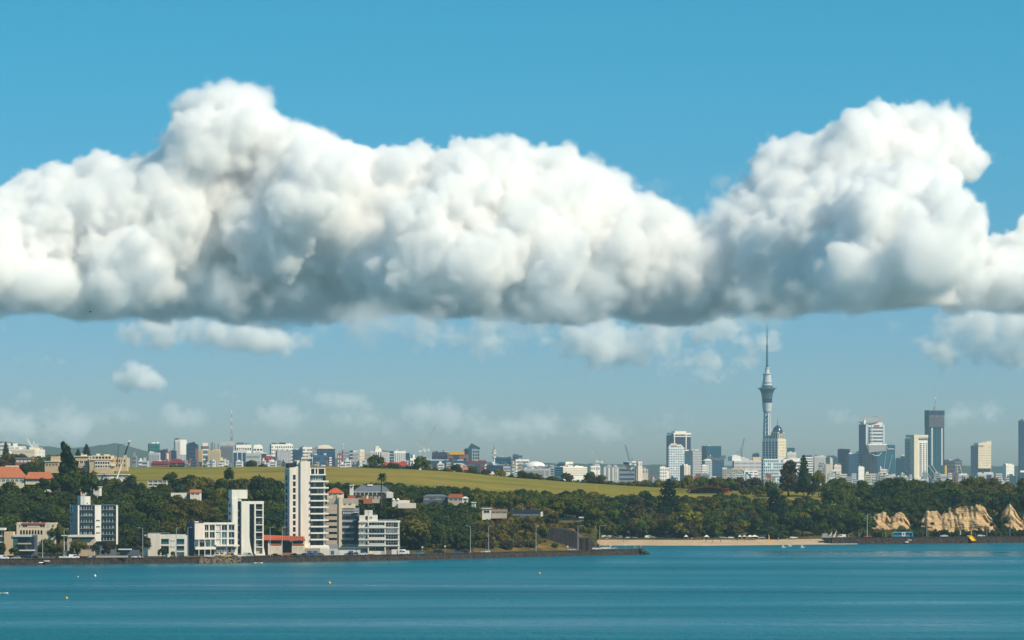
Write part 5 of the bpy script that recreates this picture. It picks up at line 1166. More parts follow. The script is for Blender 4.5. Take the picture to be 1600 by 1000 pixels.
city('office_block', 'cream slab left of the tiered white building', 1290, 1290, 1300, 725.6, DC - 160, 'cream', ('g', 2, 8, .25, .35), fm='white', low=757)
city('office_block', 'cream rounded block above the tiered white building', 1302.6, 1303.6, 1315, 727, DC - 150, 'pinkw', ('b', 1, 5, .9, .3), ('b', 1, 5), fm='beige', low=757, roof=((1305, 1313, 725.4, 'cream'),))
city('office_block', 'tiered white building with long flat terraces', 1296, 1296, 1323.5, 740.5, DC - 300, 'white', ('b', 1, 4, 1.0, .4), fm='grey', low=757, roof=((1297, 1311, 737, 'white'), (1299, 1308, 734, 'white')))
c = city('office_tower', 'dark purple grey tower left of the blue slab tower', 1309, 1311, 1329, 701.6, DC + 60, 'dgrey', ('b', 1, 16, .98, .3), ('b', 1, 16), fm='purple', lm='dark')
mast(c[0], c[1], 1318, 1311, 701, 695, 701.6, c[4], c[3], rad=.25)
city('office_tower', 'blue ribbed slab tower in front of the dark purple tower', 1323, 1326, 1340, 709.4, DC - 80, 'navy', ('v', 6, 1, .5, .98), ('v', 2, 1, .5, .98), fm='blue', lm='blue', low=757)
city('office_block', 'purple and white banded block left of the elliptical roof tower', 1336, 1336, 1344, 707.4, DC + 20, 'white', ('b', 1, 11, .96, .5), fm='maroon')
city('office_block', 'small plain white block at the foot of the elliptical roof tower', 1340.6, 1341.4, 1351, 729.6, DC - 260, 'white', ('g', 2, 3, .2, .2), None, fm='lgrey', low=757)
# tower with an elliptical ring roof
c = city('office_tower', 'tall banded tower with tilted elliptical ring roof and small red sign', 1343.6, 1353, 1383.4, 663, DC, 'bwhite', ('b', 1, 17, .84, .5), ('b', 1, 22, .96, .62), fm='dgrey', lm='blue', low=755, lwall='navy')
o, k, w, dp, H = c
MB().box(w * .08, w * .92, 1, dp * .9, H, H + 4.5).build('crown', cm('pinkw'), o)
for u in (1355, 1362, 1380.6): MB().box(kx(u, 1353, c), kx(u + 1.5, 1353, c), -.7, 0, 0, H).build('fin', cm('lgrey'), o)
for u in (1356.6, 1358.6): MB().box(kx(u, 1353, c), kx(u + 1.4, 1353, c), -.35, 0, 6, H - 7).build('glass_strip', cm('navy'), o)
cx_, cy_ = kx(1365.5, 1353, c), dp * .4; rx_, ry_ = 18.5 / k / math.cos(R(27)), 14.5
n = 40; v = []
for i in range(n):
    a = 2 * math.pi * i / n
    for rr_, dz in ((1.0, 0), (1.0, 2.2), (.66, 2.2), (.66, 0)):
        x_, y_ = math.cos(a) * rx_ * rr_, math.sin(a) * ry_ * rr_
        v.append((cx_ + x_, cy_ + y_, H + 9.0 + dz + x_ * .22 + y_ * .40))
f = [(i * 4 + j, i * 4 + (j + 1) % 4, ((i + 1) % n) * 4 + (j + 1) % 4, ((i + 1) % n) * 4 + j) for i in range(n) for j in range(4)]
MB().add(v, f).build('ring_roof', cm('grey'), o)
for i in range(14):
    t = -0.95 + 1.9 * i / 13; MB().bar((cx_ + rx_ * t * .92, cy_ - ry_ * .8 * math.sqrt(1 - t * t), H + 10.2 + rx_ * t * .22 - ry_ * .8 * math.sqrt(1 - t * t) * .40), (cx_ + rx_ * (t * .8 + .08), cy_ + ry_ * .85 * math.sqrt(1 - t * t), H + 10.2 + rx_ * t * .22 + ry_ * .85 * math.sqrt(1 - t * t) * .40), .5, n=4).build('roof_rib', cm('white'), o)
for i in range(4): u = 1349 + i * 9; MB().bar((kx(u, 1353, c), 3, H), (kx(u, 1353, c), 3, H + 6.5 + i * 2), .4, n=4).build('roof_post', cm('lgrey'), o)
MB().box(-kx(1356, 1353, c), .2, .5, 4, H, H + 9).build('wing_wall', cm('white'), o)
# the little red sign: three angular shapes and a stroke, too small to read
sg = MB()
for i, (a, e) in enumerate(((0, 3.2), (4, 7), (7.8, 10.5), (11.2, 14))): sg.box(kx(1366.5, 1353, c) + a * .9, kx(1366.5, 1353, c) + e * .9, -.55, -.2, H - 4.6 + (i % 2) * .5, H - 1.7)
sg.box(kx(1366.5, 1353, c), kx(1366.5, 1353, c) + 12.4, -.56, -.2, H - 2.0, H - 1.3).build('sign', cm('red'), o)
# blue glass block with a sloping grey panel
c = city('office_tower', 'blue glass block with sloping grey panel and white script sign', 1352, 1370, 1400, 695, DC - 200, 'teal', ('g', 9, 14, .86, .5), ('v', 5, 1, .6, .98), fm='blue', lm='navy', low=757)
o, k, w, dp, H = c
s_ = MB(); s_.add([(-12, -1.2, H - .5), (kx(1386, 1370, c), -1.2, H - .5), (kx(1384.6, 1370, c), -1.2, H - 18), (kx(1358, 1370, c), -1.2, H - 18)], [(3, 2, 1, 0)])
pan = MB().prism([(-kx(1386, 1370, c) * .9, H - .3), (kx(1358, 1370, c), H - 15), (kx(1384, 1370, c), H - 12), (kx(1385.4, 1370, c), H - .3)][::1], -1.2, -.3).build('slanted_panel', cm('grey'), o)
MB().box(-kx(1386, 1370, c) * .95, kx(1386, 1370, c), -1.6, 3, H - .6, H + 1.6).build('roof_edge', cm('white'), o)
for a, e, r in (((1362, 709.5), (1366, 711.8), .7), ((1366, 711.8), (1373, 711.8), .7), ((1373, 711.8), (1377, 707), .6), ((1386, 697), (1380, 742), .35), ((1395, 709), (1387, 742), .35), ((1353, 696), (1358.5, 710), .8)):
    MB().bar((kx(a[0], 1370, c), -1.6, H - (a[1] - 695) / k), (kx(e[0], 1370, c), -1.6, H - (e[1] - 695) / k), r, n=4).build('white_brace', cm('bwhite'), o)
q = MB(); pr = [(1387, 698.4), (1387.6, 701), (1389, 702.2), (1390, 700.6), (1391, 702), (1392, 700.8), (1393, 702), (1394, 701), (1395, 702), (1396, 701), (1397, 702.2), (1398.4, 702)]
for a, e in zip(pr, pr[1:]): q.bar((kx(a[0], 1370, c), -.5, H - (a[1] - 695) / k), (kx(e[0], 1370, c), -.5, H - (e[1] - 695) / k), .62, n=4)
q.build('script_sign', cm('white'), o)
city('apartment_block', 'stack of white balconies in front of the blue glass block', 1374.5, 1376, 1387, 733.5, DC - 380, 'white', ('b', 1, 7, .9, .5), ('v', 1, 1), fm='dgrey', lm='dark', low=758, roof=((1376, 1377.4, 728.5, 'white'),))
city('office_block', 'small pink and grey rooftops below the blue glass block', 1387, 1387, 1400, 742, DC - 420, 'pinkw', ('b', 2, 2, .7, .4), fm='grey', low=757, roof=((1389, 1393, 740, 'maroon'), (1394, 1399, 740.5, 'lgrey')))
city('office_tower', 'dark teal slab between the blue glass block and the white grid tower', 1400, 1400, 1417, 716.6, DC + 20, 'teal', ('v', 6, 1, .35, .98), fm='navy', roof=((1408, 1414, 713, 'dgrey'), (1408.6, 1413.4, 710, 'bwhite')))
# white grid tower
c = city('hotel_tower', 'white tower with rows of small square windows and blank centre strip', 1416, 1428, 1451, 684.6, DC - 120, 'white', ('g', 1, 1, .02, .02), ('g', 4, 17, .55, .5), fm='white', low=757, lwall='lgrey', yaw=30)  # light grey left wall: shade painted onto a white tower
o, k, w, dp, H = c
q = MB()
for j in range(17):
    for q_ in range(3): q.box(-.3, .02, dp * (.12 + .28 * q_), dp * (.26 + .28 * q_), 14 + (j + .4 * (q_ % 2)) * (H - 22) / 17, 14 + (j + .5 + .4 * (q_ % 2)) * (H - 22) / 17)
    z_ = 14 + j * (H - 22) / 17
    for a, e in ((.40, .56), (.66, .76), (.86, .95)): q.box(w * a, w * e, -.3, 0, z_, z_ + (H - 22) / 17 * .55)
q.build('windows', cm('dark'), o)['kind'] = 'stuff'
MB().box(w * -.01, w * .30, -1.2, dp * .4, 0, H + 6).build('lift_shaft', cm('cream'), o); MB().box(-.2, w * 1.02, -.8, dp * .9, H + 1.2, H + 6.6).build('roof_crown', cm('cream'), o); MB().box(-.6, w * .98, -.25, .1, H - 4, H - .4).build('crown_band', cm('dgrey'), o); MB().box(w * .05, w * 1.0, -2.5, 2, 0, 13).build('podium', cm('pinkw'), o)
# tower under construction, with a crane on its roof
c = city('office_tower', 'tall dark tower under construction with a jump form top and roof crane', 1446, 1452, 1476.6, 667, DC + 40, 'navy', ('v', 5, 1, .55, .99), ('b', 1, 20, .9, .5), fm='teal', lm='blue', low=757)
o, k, w, dp, H = c
MB().box(-1.5, w * .99, -1.6, dp * .9, H, H + (667 - 641) / k).build('jump_form', cm('dgrey'), o); MB().box(-1.7, w * 1.0, -1.8, -1.5, H + (667 - 648.5) / k, H + (667 - 642) / k).build('form_screen', cm('navy'), o)
q = MB()
for i in range(9): q.box(w * i / 9, w * i / 9 + .5, -1.9, -1.6, H + 2, H + (667 - 649) / k)
q.build('screen_posts', cm('purple'), o)['kind'] = 'stuff'
for i in range(6): MB().bar((w * (.1 + i * .16), -2, H + (667 - 648) / k), (w * (.14 + i * .16), -2, H + (667 - 652) / k), .35, n=4).build('form_strut', cm('bwhite'), o)
for u in (1455.6, 1472): MB().box(kx(u, 1452, c), kx(u + 1.5, 1452, c), -.7, 0, PZ(727, DC) - 12, H - 2).build('white_column', cm('white'), o)
for a, e in (((1456, 727), (1466, 741)), ((1450, 727), (1462, 744)), ((1446, 735), (1454, 748))): MB().bar((kx(a[0], 1452, c), -1, PZ(a[1], DC) - 12), (kx(e[0], 1452, c), -1, PZ(e[1], DC) - 12), .9, n=4).build('diagonal_brace', cm('pinkw'), o)
q = MB()
for j in range(24): q.box(w - .1, w + 1.4, 0, dp * .5, 20 + j * (H - 24) / 24, 20.9 + j * (H - 24) / 24)
q.build('slab_edges', cm('dgrey'), o)['kind'] = 'stuff'
r0 = empty('tower_crane', (PX(1461.6, DC + 55), DC + 55, PZ(641, DC + 55)), 0, 'slim crane with white cab rising from the tower under construction', 'crane')
MB().lattice((0, 0, -4), (0, 0, 24), 1.0, 8, .22).build('mast', cm('sand'), r0); MB().box(-1.6, 1.6, -1.2, 1.2, 23, 26.5).build('cab', cm('white'), r0); MB().lattice((0, 0, 26), (-1.6, 0, 55), .6, 9, .14).build('jib', cm('lgrey'), r0); MB().lattice((-4, 0, 0), (-2, 0, 7), .7, 3, .2).build('tie', cm('dgrey'), r0)
city('office_block', 'low dark block under scaffolding right of the construction tower', 1476, 1476, 1492, 719.5, DC - 60, 'dgrey', ('g', 5, 6, .6, .5), fm='navy', low=757, roof=((1477, 1484, 718, 'navy'),))
c = city('office_block', 'dark block with white open ramp frame right of the construction tower', 1488, 1488, 1503, 719, DC - 40, 'dgrey', ('b', 1, 8, .9, .4), fm='grey', low=757)
for a, e in (((1491, 727), (1492, 746)), ((1495, 727), (1496, 746)), ((1499, 726), (1504.5, 746)), ((1490, 727), (1500, 727))): MB().bar(((a[0] - 1488) / c[1], -.8, PZ(a[1], DC - 40) - 12), ((e[0] - 1488) / c[1], -.8, PZ(e[1], DC - 40) - 12), .55, n=4).build('ramp_frame', cm('white'), c[0])
o = MB().lathe([(0, 2.6), (26, 2.6), (27, 2.0)], n=12).build('chimney', cm('yellow'), None, (PX(1477, DC - 300), DC - 300, PZ(748, DC - 300) - 2)); tag(o, 'yellow brown column standing before the scaffolded block', 'column')
MB().lathe([(26.8, 2.8), (27.4, 2.8)], n=12).build('cap', cm('sand'), o)
city('stadium', 'long low pale grey roof at the foot of the construction tower', 1462, 1462, 1514, 742, DC - 350, 'lgrey', ('b', 1, 2, .98, .3), fm='grey', low=757, roof=((1500, 1512, 740, 'white'), (1464, 1480, 741, 'pinkw')))
# cream tower with notched crown
c = city('apartment_tower', 'cream tower with notched crown and shade-grey left return standing apart on the right', 1519, 1528.5, 1550, 696, DC - 150, 'cream', ('g', 9, 15, .62, .34), ('b', 1, 17, .9, .4), fm='beige', lm='grey', low=757, lwall='grey')  # grey on the left return is shade put into a cream wall's colour
o, k, w, dp, H = c
MB().prism([(kx(u, 1528.5, c), H + h / k) for u, h in ((1528.6, -.5), (1550, -.5), (1550, 7.5), (1547, 5.4), (1544, 6.8), (1541, 4.4), (1536, 4.2), (1533, 3.0), (1528.6, 4))], -.6, dp * .6).build('notched_crown', cm('cream'), o)
MB().box(-4, w * .4, -.7, .1, H - 1.6, H).build('cornice', cm('dgrey'), o); MB().box(0, w * .95, -1.4, 3, 24, 30).build('dark_floor', cm('dark'), o)
city('office_block', 'white and glass podium below the cream notched tower', 1528, 1528, 1552.6, 739.6, DC - 300, 'bwhite', ('v', 4, 1, .8, .75), fm='lgrey', low=757, roof=((1528, 1552, 738.4, 'white'),))
city('office_tower', 'plain white round fronted tower near the right edge', 1567.6, 1572, 1585.6, 726, DC - 200, 'white', ('b', 2, 5, .3, .15), None, fm='lgrey', low=757, roof=((1573, 1582, 724.6, 'white'),))
city('office_block', 'low white and navy block left of the round fronted tower', 1554, 1555, 1568, 742.6, DC - 240, 'navy', ('b', 1, 3, .8, .4), ('b', 1, 3), fm='bwhite', low=757, roof=((1557, 1566, 740, 'white'),))
city('office_block', 'low blue banded block at the foot of the round fronted tower', 1560, 1560, 1580, 746.6, DC - 340, 'grey', ('g', 6, 3, .7, .5), fm='blue', low=757)
city('office_block', 'small white grid block above the right hand cliffs', 1551, 1551, 1571, 752, DC - 420, 'white', ('g', 6, 3, .6, .5), fm='dgrey', low=762)
c = city('office_tower', 'tall blue glass tower cut by the right edge of the picture', 1591.4, 1592.4, 1618, 657, DC - 100, 'blue', ('v', 7, 1, .6, .99), ('v', 1, 1), fm='navy', low=757)
MB().box(c[2] * .05, c[2] * .5, -1.5, 0, PZ(738, DC) - 12, PZ(735, DC) - 12).build('white_sign_band', cm('white'), c[0]); MB().box(-1, c[2], -2, 4, 0, PZ(743, DC) - 12).build('podium', cm('navy'), c[0])
# far left hospital like white blocks
DL = 5200.0
city('hospital', 'long white building on the far left skyline', 0, 0, 14, 692.6, DL + 100, 'white', ('b', 1, 2, .9, .4), fm='grey', low=706, floor=50); city('hospital', 'white and grey stepped building left of the white crane block', 13, 14, 39, 697.5, DL, 'white', ('b', 3, 2, .8, .35), None, fm='dgrey', low=705, floor=50, roof=((20, 27, 692.8, 'white'), (15, 38, 696.4, 'grey')))
city('hospital', 'low cream block running behind dark trees on the far left', 18, 18, 54, 702, DL - 80, 'cream', ('g', 9, 1, .5, .4), fm='lgrey', low=708, floor=45)
city('hospital', 'white stepped block under two small pale cranes on the far left', 47, 48, 69, 702.5, DL - 60, 'white', ('b', 4, 3, .7, .3), ('b', 1, 3), fm='lgrey', low=710, floor=45, roof=((50, 66, 699.5, 'cream'),))

# ------------------------------------------------------------------ observation tower
r0 = empty('observation_tower', (PX(1198.6, 8000), 8000, 20), 0, 'very tall slender concrete observation tower with round pod and needle mast', 'tower')
k = FPX / 8000
def zz(r): return PZ(r, 8000) - 20
CONC = mat('tower_concrete', (0.50, 0.54, 0.58), .8, .25, .06, .05); STL = mat('tower_steel', (0.10, 0.17, 0.23), .35, .5, .08, .1, metal=.5)
def lt(name, pts, m, n=28): return MB().lathe([(zz(r), h / k) for r, h in pts], n=n).build(name, m, r0, smooth=False)
lt('shaft', [(765, 7.6), (740, 6.6), (700, 5.6), (660, 4.7), (644, 4.5)], CONC)
for i in range(8): a = 2 * math.pi * i / 8 + .2; MB().bar((math.cos(a) * 10.4, math.sin(a) * 10.4, 0), (math.cos(a) * 6.2, math.sin(a) * 6.2, zz(643.5)), 1.5, 1.2).build('rib', CONC, r0)
for j in range(14): MB().box(-1.1, 1.1, -8.6, -5.6, zz(738 - j * 6.6) , zz(735 - j * 6.6)).build('shaft_window', cm('dark'), r0)
lt('collar', [(644.5, 5.4), (643, 6.6), (630, 7.8), (629.6, 7.8)], CONC)
lt('window_ring', [(629.4, 7.7), (623, 8.0)], cm('navy'))
lt('pod', [(622.8, 8.1), (619.6, 8.4), (614.6, 9.4)], STL)
lt('window_ring', [(614.4, 9.4), (611.5, 10.6), (609, 11.6)], cm('teal'))
lt('pod', [(608.9, 12.0), (607.4, 13.2), (606.2, 13.2), (605.6, 11.0), (604.4, 8.2), (603.4, 8.0)], STL)
for i in range(16): a = 2 * math.pi * i / 16; MB().bar((13.0 / k * math.cos(a), 13.0 / k * math.sin(a), zz(608)), (15.6 / k * math.cos(a), 15.6 / k * math.sin(a), zz(607.2)), .4, n=4).build('outrigger', STL, r0)
lt('upper_pod', [(603.3, 8.3), (601.4, 7.9), (600, 7.4), (592, 6.4), (586, 5.9), (585, 6.9), (583.6, 7.0), (583.4, 4.6)], CONC)
lt('ring_deck', [(603.0, 9.0), (602.2, 9.0)], STL); lt('ring_deck', [(598.4, 7.9), (597.8, 7.9)], STL)
lt('neck', [(583.3, 4.0), (576, 3.0), (575.8, 3.7), (574.2, 3.7), (574, 2.5)], CONC)
lt('mast', [(573.9, 2.1), (562, 1.6), (541, 1.25), (540.8, 2.0), (539.6, 2.0), (539.4, .85), (527, .8), (526.8, 1.5), (525.6, 1.5), (525.4, .7), (514, .6), (513.6, .4), (501, .15)], STL, 10)

# ------------------------------------------------------------------ cranes over the city
def luffer(px, r0_, r1_, tx, tr, D, label, col='lgrey', cab='white', mw=1.0):
    r = empty('tower_crane', (PX(px, D), D, PZ(r0_, D)), 0, label, 'crane', None); k = FPX / D
    H = (r0_ - r1_) / k; tip = ((tx - px) / k, 0, (r0_ - tr) / k)
    MB().lattice((0, 0, -6), (0, 0, H), mw, max(3, int(H / 4)), .22).build('mast', cm(col), r)
    MB().lattice((0, 0, H), tip, mw * .7, 9, .17).build('jib', cm(col), r)
    s_ = -1 if tx < px else 1
    MB().box(-1.6, 1.6, -1.5, 1.5, H - 1, H + 2.2).box(min(0, -s_ * 8), max(0, -s_ * 8), -.8, .8, H + .2, H + 1.2).box(min(-s_ * 8.5, -s_ * 5.5), max(-s_ * 8.5, -s_ * 5.5), -1.2, 1.2, H - 1.6, H + 1.6).build('cab', cm(cab), r)
    MB().lattice((0, 0, H + 1), (-s_ * 3, 0, H + 9), .5, 3, .12).build('back_mast', cm(col), r)
    q = MB(); q.bar((-s_ * 3, 0, H + 9), tip, .1, n=3).build('stay', cm('dgrey'), r)
    return r
luffer(664, 722, 705, 682, 663, 5600, 'pale crane with long jib leaning right beside a twin on the left skyline')
luffer(662.5, 722, 703, 646, 686, 5650, 'pale crane with short jib leaning left beside its twin on the left skyline')
luffer(933, 736, 722, 921.5, 693.5, 5500, 'pale crane leaning left above the long white banded block')
luffer(985, 736, 726, 977, 695, 5500, 'dark jibbed crane on a white cup base at centre right', 'dgrey', 'white')
o = MB().lathe([(0, 3), (5, 5), (9, 9), (12, 9.4), (12.4, 8.6)], n=14).build('water_tank', cm('white'), None, (PX(984, 5560), 5560, PZ(731, 5560) - 3)); tag(o, 'white cup shaped tank below the dark jibbed crane', 'tank'); MB().lathe([(8, 9.0), (10.4, 9.7)], n=14).build('dark_band', cm('dgrey'), o)
luffer(1158.5, 712, 707, 1163, 684, 7600, 'small dark lattice crane above the curved white roof', 'purple', 'grey')
luffer(50, 703, 699, 42, 685, 5150, 'taller pale crane over the far left white block', 'white', 'white', 1.1); luffer(56, 703, 700, 59, 693, 5160, 'shorter pale crane over the far left white block', 'white', 'white', 1.1)
# mobile crane on the left hill
r0 = empty('mobile_crane', (PX(182.5, 2150), 2150, PZ(747, 2150)), 0, 'mobile crane with long black and white telescopic boom on the left hill', 'crane')
k = FPX / 2150; a = Vector((0, 0, 0)); t = Vector((20 / k, 0, 58 / k))
for i, (f0, f1, r_, m) in enumerate(((0, .36, .55, WHITE), (.36, .62, .46, LGREY), (.58, .8, .40, BLACKM), (.8, 1, .32, BLACKM))): MB().bar(a.lerp(t, f0), a.lerp(t, f1), r_, n=6).build('boom_section', m, r0)
MB().box(-.5, .9, -.5, .5, 0, 1).build('boom_head', WHITE, r0, t - Vector((.2, 0, .5))); MB().bar(a.lerp(t, .97), a.lerp(t, .97) - Vector((-.4, 0, 3.2)), .06, n=4).build('hook_rope', BLACKM, r0); MB().bar(a.lerp(t, .5) + Vector((-2.6, 0, 8)), a.lerp(t, .45) + Vector((-3, 0, -3)), .25, n=4).build('luffing_jib', SLATE, r0); MB().bar(a.lerp(t, .5) + Vector((-2.6, 0, 8)), a.lerp(t, .95), .07, n=3).build('pendant', BLACKM, r0)
MB().box(-5, 5, -1.4, 1.4, -3, -.6).box(-4, -1.8, -1.4, 1.4, -.6, .8).build('carrier', WHITE, r0)
for x_ in (-4, -2, 1.5, 3.6): MB().add([(x_ + .6 * math.cos(q_), y_, -3.1 + .6 * math.sin(q_)) for y_ in (-1.5, -1.1) for q_ in np.linspace(0, 2 * math.pi, 11)[:-1]], [tuple(range(9, -1, -1)), tuple(range(10, 20))] + [(i, (i + 1) % 10, 10 + (i + 1) % 10, 10 + i) for i in range(10)]).build('wheel', BLACKM, r0)

# low roofs and walls crowded between the towers, past counting
SB = random.Random(77); crowd = defaultdict(MB)
for i in range(330):
    if i < 190: px = SB.uniform(236, 900); D = SB.uniform(5700, 6330); row = SB.uniform(718, 731) + max(0, px - 640) * .035
    elif i < 300: px = SB.uniform(900, 1600); D = SB.uniform(6800, 7450); row = SB.uniform(738, 752)
    else: px = SB.uniform(-20, 230); D = SB.uniform(3600, 5000); row = SB.uniform(712, 722)
    k = FPX / D; w = SB.uniform(3.5, 11) / k; x = PX(px, D); q = crowd[SB.choice(['white', 'white', 'cream', 'lgrey', 'grey', 'beige', 'bwhite', 'brick', 'navy', 'teal'])]
    zt = PZ(row, D); q.box(x, x + w, D, D + 14, zt - 26, zt)
    if SB.random() < .5: q.box(x + w * .2, x + w * .6, D + 3, D + 8, zt, zt + SB.uniform(1.5, 4))
    d = crowd['dgrey']; nf = SB.randint(2, 4)
    for j in range(nf): d.box(x + w * .1, x + w * .9, D - .3, D, zt - 3.2 - j * 4, zt - 1.7 - j * 4)
o = None
allm = MB(); mats_ = []
for nm, q in crowd.items(): allm.cur = len(mats_); mats_.append(cm(nm)); allm.add(q.v, q.f)
allm.build('suburb', mats_)['kind'] = 'stuff'

# low houses at the far edge of the meadow
def edge_house(label, u0, u1, eave, base, ridge, D, wall, roof, hip=0.25, wins=3):
    b = Bld('house', label, 'house', u0, base + 4, D, 0, None, u0, u1, ridge)
    b.box('wall', wall, u0, u1, eave, base + 4, 0, 9); b.gable('roof', roof, u0, u1, eave, ridge, 0, 9, hip=hip)
    w = (u1 - u0 - 1) / wins
    for i in range(wins): b.window(u0 + .5 + i * w + .2 * w, u0 + .5 + i * w + .8 * w, eave + .8, eave + 3.2, -.05, DGLASS, WHITE, 1)
RR = cm('roofred')
edge_house('long low maroon roofed building in front of the left end of the skyline', 236, 262, 725, 728, 720.5, 2700, BRICKM, cm('maroon'), .1, 5)
edge_house('red gabled building with dark front below the tall white and grey tower', 265, 287, 723.5, 728, 717, 2690, BLACKM, cm('maroon'), .3, 3)
edge_house('white walled house with wide bright red roof at the meadow edge', 598, 627, 728, 732, 722.4, 2760, PINKW, RR, .12, 6)
edge_house('smaller dark red roofed house right of the wide bright red roof', 622, 637, 728, 733, 721, 2790, WHITE, RR, .3, 3)
edge_house('long orange red roofed house behind the meadow hedge', 700, 722, 733, 737, 728, 2800, BEIGE, cm('orange'), .15, 5); edge_house('orange red roofed house beside the maroon block', 718, 733, 734, 738, 729.5, 2810, BEIGE, cm('orange'), .3, 3)
edge_house('low rust roofed cottage half hidden by the meadow hedge', 670, 684, 733, 737, 730, 2790, BRICKM, cm('brick'), .3, 2)
edge_house('small white tent shaped roof at the meadow edge', 752, 758, 739.6, 743, 736.4, 2780, WHITE, WHITE, .45, 1); edge_house('low cream roofed clubhouse at the meadow edge', 760, 779, 741, 744, 737, 2790, CREAM, CREAM, .3, 4); edge_house('low orange roofed cottage at the meadow edge', 779, 791, 743.5, 746, 740.4, 2790, CREAM, cm('orange'), .3, 3)

# ------------------------------------------------------------------ trees
FOL = {'dark green': foliage('leaf_dark_green', (0.014, 0.028, 0.010), (0.085, 0.110, 0.028)),
       'deep green': foliage('leaf_deep_green', (0.010, 0.024, 0.015), (0.045, 0.075, 0.036)),
       'mid green': foliage('leaf_mid_green', (0.030, 0.055, 0.011), (0.115, 0.145, 0.028)),
       'olive green': foliage('leaf_olive', (0.050, 0.052, 0.012), (0.150, 0.130, 0.028)),
       'yellow green': foliage('leaf_yellow_green', (0.075, 0.085, 0.011), (0.21, 0.19, 0.028)),
       'brownish green': foliage('leaf_brown_green', (0.042, 0.036, 0.020), (0.095, 0.078, 0.040)),
       'dry golden': foliage('leaf_dry_gold', (0.10, 0.075, 0.018), (0.26, 0.18, 0.045))}
def leaf_mesh(name, lobes, nleaf, size, rng, flat=0.0, blockers=True):
    """crown of leaf clumps scattered over the shells of its lobes, with a few straggling sprays"""
    v = []; f = []
    wts = np.array([l[3] ** (2 if blockers else 1.1) for l in lobes]); wts /= wts.sum()
    pick = rng.choice(len(lobes), nleaf, p=wts)
    for k in pick:
        cx, cy, cz, r = lobes[k][:4]; sq = lobes[k][4] if len(lobes[k]) > 4 else 0.8
        d = rng.normal(0, 1, 3); d[2] = d[2] + 0.35; d /= np.linalg.norm(d) + 1e-6
        q = r * (1.0 + rng.normal(0, 0.10)) * (1.0 if rng.random() > .06 else 1.22)
        p = np.array([cx, cy, cz]) + d * q * np.array([1, 1, sq])
        n = d + rng.normal(0, 0.45, 3); n /= np.linalg.norm(n)
        a = np.cross(n, rng.normal(0, 1, 3)); a /= np.linalg.norm(a) + 1e-6; b = np.cross(n, a)
        s = size * rng.uniform(0.6, 1.25); e = s * rng.uniform(.55, .9)
        i = len(v); v += [p - a * s, p - b * e + n * s * .15, p + a * s, p + b * e + n * s * .15]; f.append((i, i + 1, i + 2, i + 3))
    if blockers:
        for l in lobes:
            cx, cy, cz, r = l[:4]; sq = l[4] if len(l) > 4 else .8
            bm = bmesh.new(); bmesh.ops.create_icosphere(bm, subdivisions=1, radius=r * .84); i = len(v)
            for w in bm.verts: j = rng.uniform(.86, 1.08); v.append((cx + w.co.x * j, cy + w.co.y * j, cz + w.co.z * j * sq))
            f += [tuple(i + w.index for w in fc.verts) for fc in bm.faces]; bm.free()
    me = bpy.data.meshes.new(name); me.from_pydata([tuple(p) for p in v], [], f); me.materials.append(None); me.update(); return me
def trunk_mesh(lobes, h0, r0_, rng):
    b = MB(); fork = (rng.uniform(-.2, .2), rng.uniform(-.2, .2), h0)
    b.bar((0, 0, -1.5), fork, r0_, r0_ * .7)
    for l in lobes[:6]: b.bar(fork, (l[0] * .8, l[1] * .8, l[2]), r0_ * .5, r0_ * .18, 5)
    me = bpy.data.meshes.new('trunk'); me.from_pydata(b.v, [], b.f); me.materials.append(BARK); me.update(); return me
TR = np.random.default_rng(21)
def broadleaf(seed, wide=1.0):
    """unit tree: height 10 m, crown about 10 m across"""
    r = np.random.default_rng(seed); lobes = []
    for i in range(int(r.integers(9, 14))):
        a = r.uniform(0, 2 * math.pi); t = r.uniform(0, 1) ** .6; R_ = 3.6 * t * wide
        lobes.append((R_ * math.cos(a), R_ * math.sin(a), 5.2 + (1 - t * t) * r.uniform(1.4, 2.8) + r.uniform(-1.2, .3) * t, r.uniform(1.25, 2.1), r.uniform(.7, .95)))
    lobes.append((0, 0, 6.4, 2.5, .9))
    for i in range(4): a = r.uniform(0, 6.28); lobes.append((3.0 * wide * math.cos(a), 3.0 * wide * math.sin(a), r.uniform(2.6, 3.8), r.uniform(1.2, 1.7), .8))
    return leaf_mesh('crown', lobes, 620, .58, r), trunk_mesh(lobes, 3.4, .38, r)
BROAD = [broadleaf(100 + i, (0.85, 1.0, 1.2)[i % 3]) for i in range(9)]
def shrub_mesh(seed):
    r = np.random.default_rng(seed); lobes = [(r.uniform(-1.6, 1.6), r.uniform(-1.6, 1.6), r.uniform(.5, 1.6), r.uniform(.7, 1.3), .85) for i in range(7)]
    return leaf_mesh('foliage', lobes, 260, .42, r)
SHRUB = [shrub_mesh(300 + i) for i in range(5)]
def norfolk(seed, h=24.0):
    """tiered pine: whorls of flat boughs on a straight stem"""
    r = np.random.default_rng(seed); lobes = []
    for k in range(15):
        t = k / 14; z = h * (.16 + .82 * t); R_ = (1 - t) ** .6 * h * .19 * r.uniform(.8, 1.15) + .7
        n = max(3, int(7 * (1 - t) + 3))
        for i in range(n):
            a = 2 * math.pi * i / n + k * .7
            for q in (.5, .95): lobes.append((R_ * q * math.cos(a), R_ * q * math.sin(a), z - .6 * q + r.uniform(-.3, .3), R_ * .26 + .45, .38))
    b = MB(); b.bar((0, 0, -2), (0, 0, h), h * .018, .05, 8)
    me = bpy.data.meshes.new('trunk'); me.from_pydata(b.v, [], b.f); me.materials.append(BARK); me.update()
    return leaf_mesh('crown', lobes, 3800, .60, r, blockers=False), me
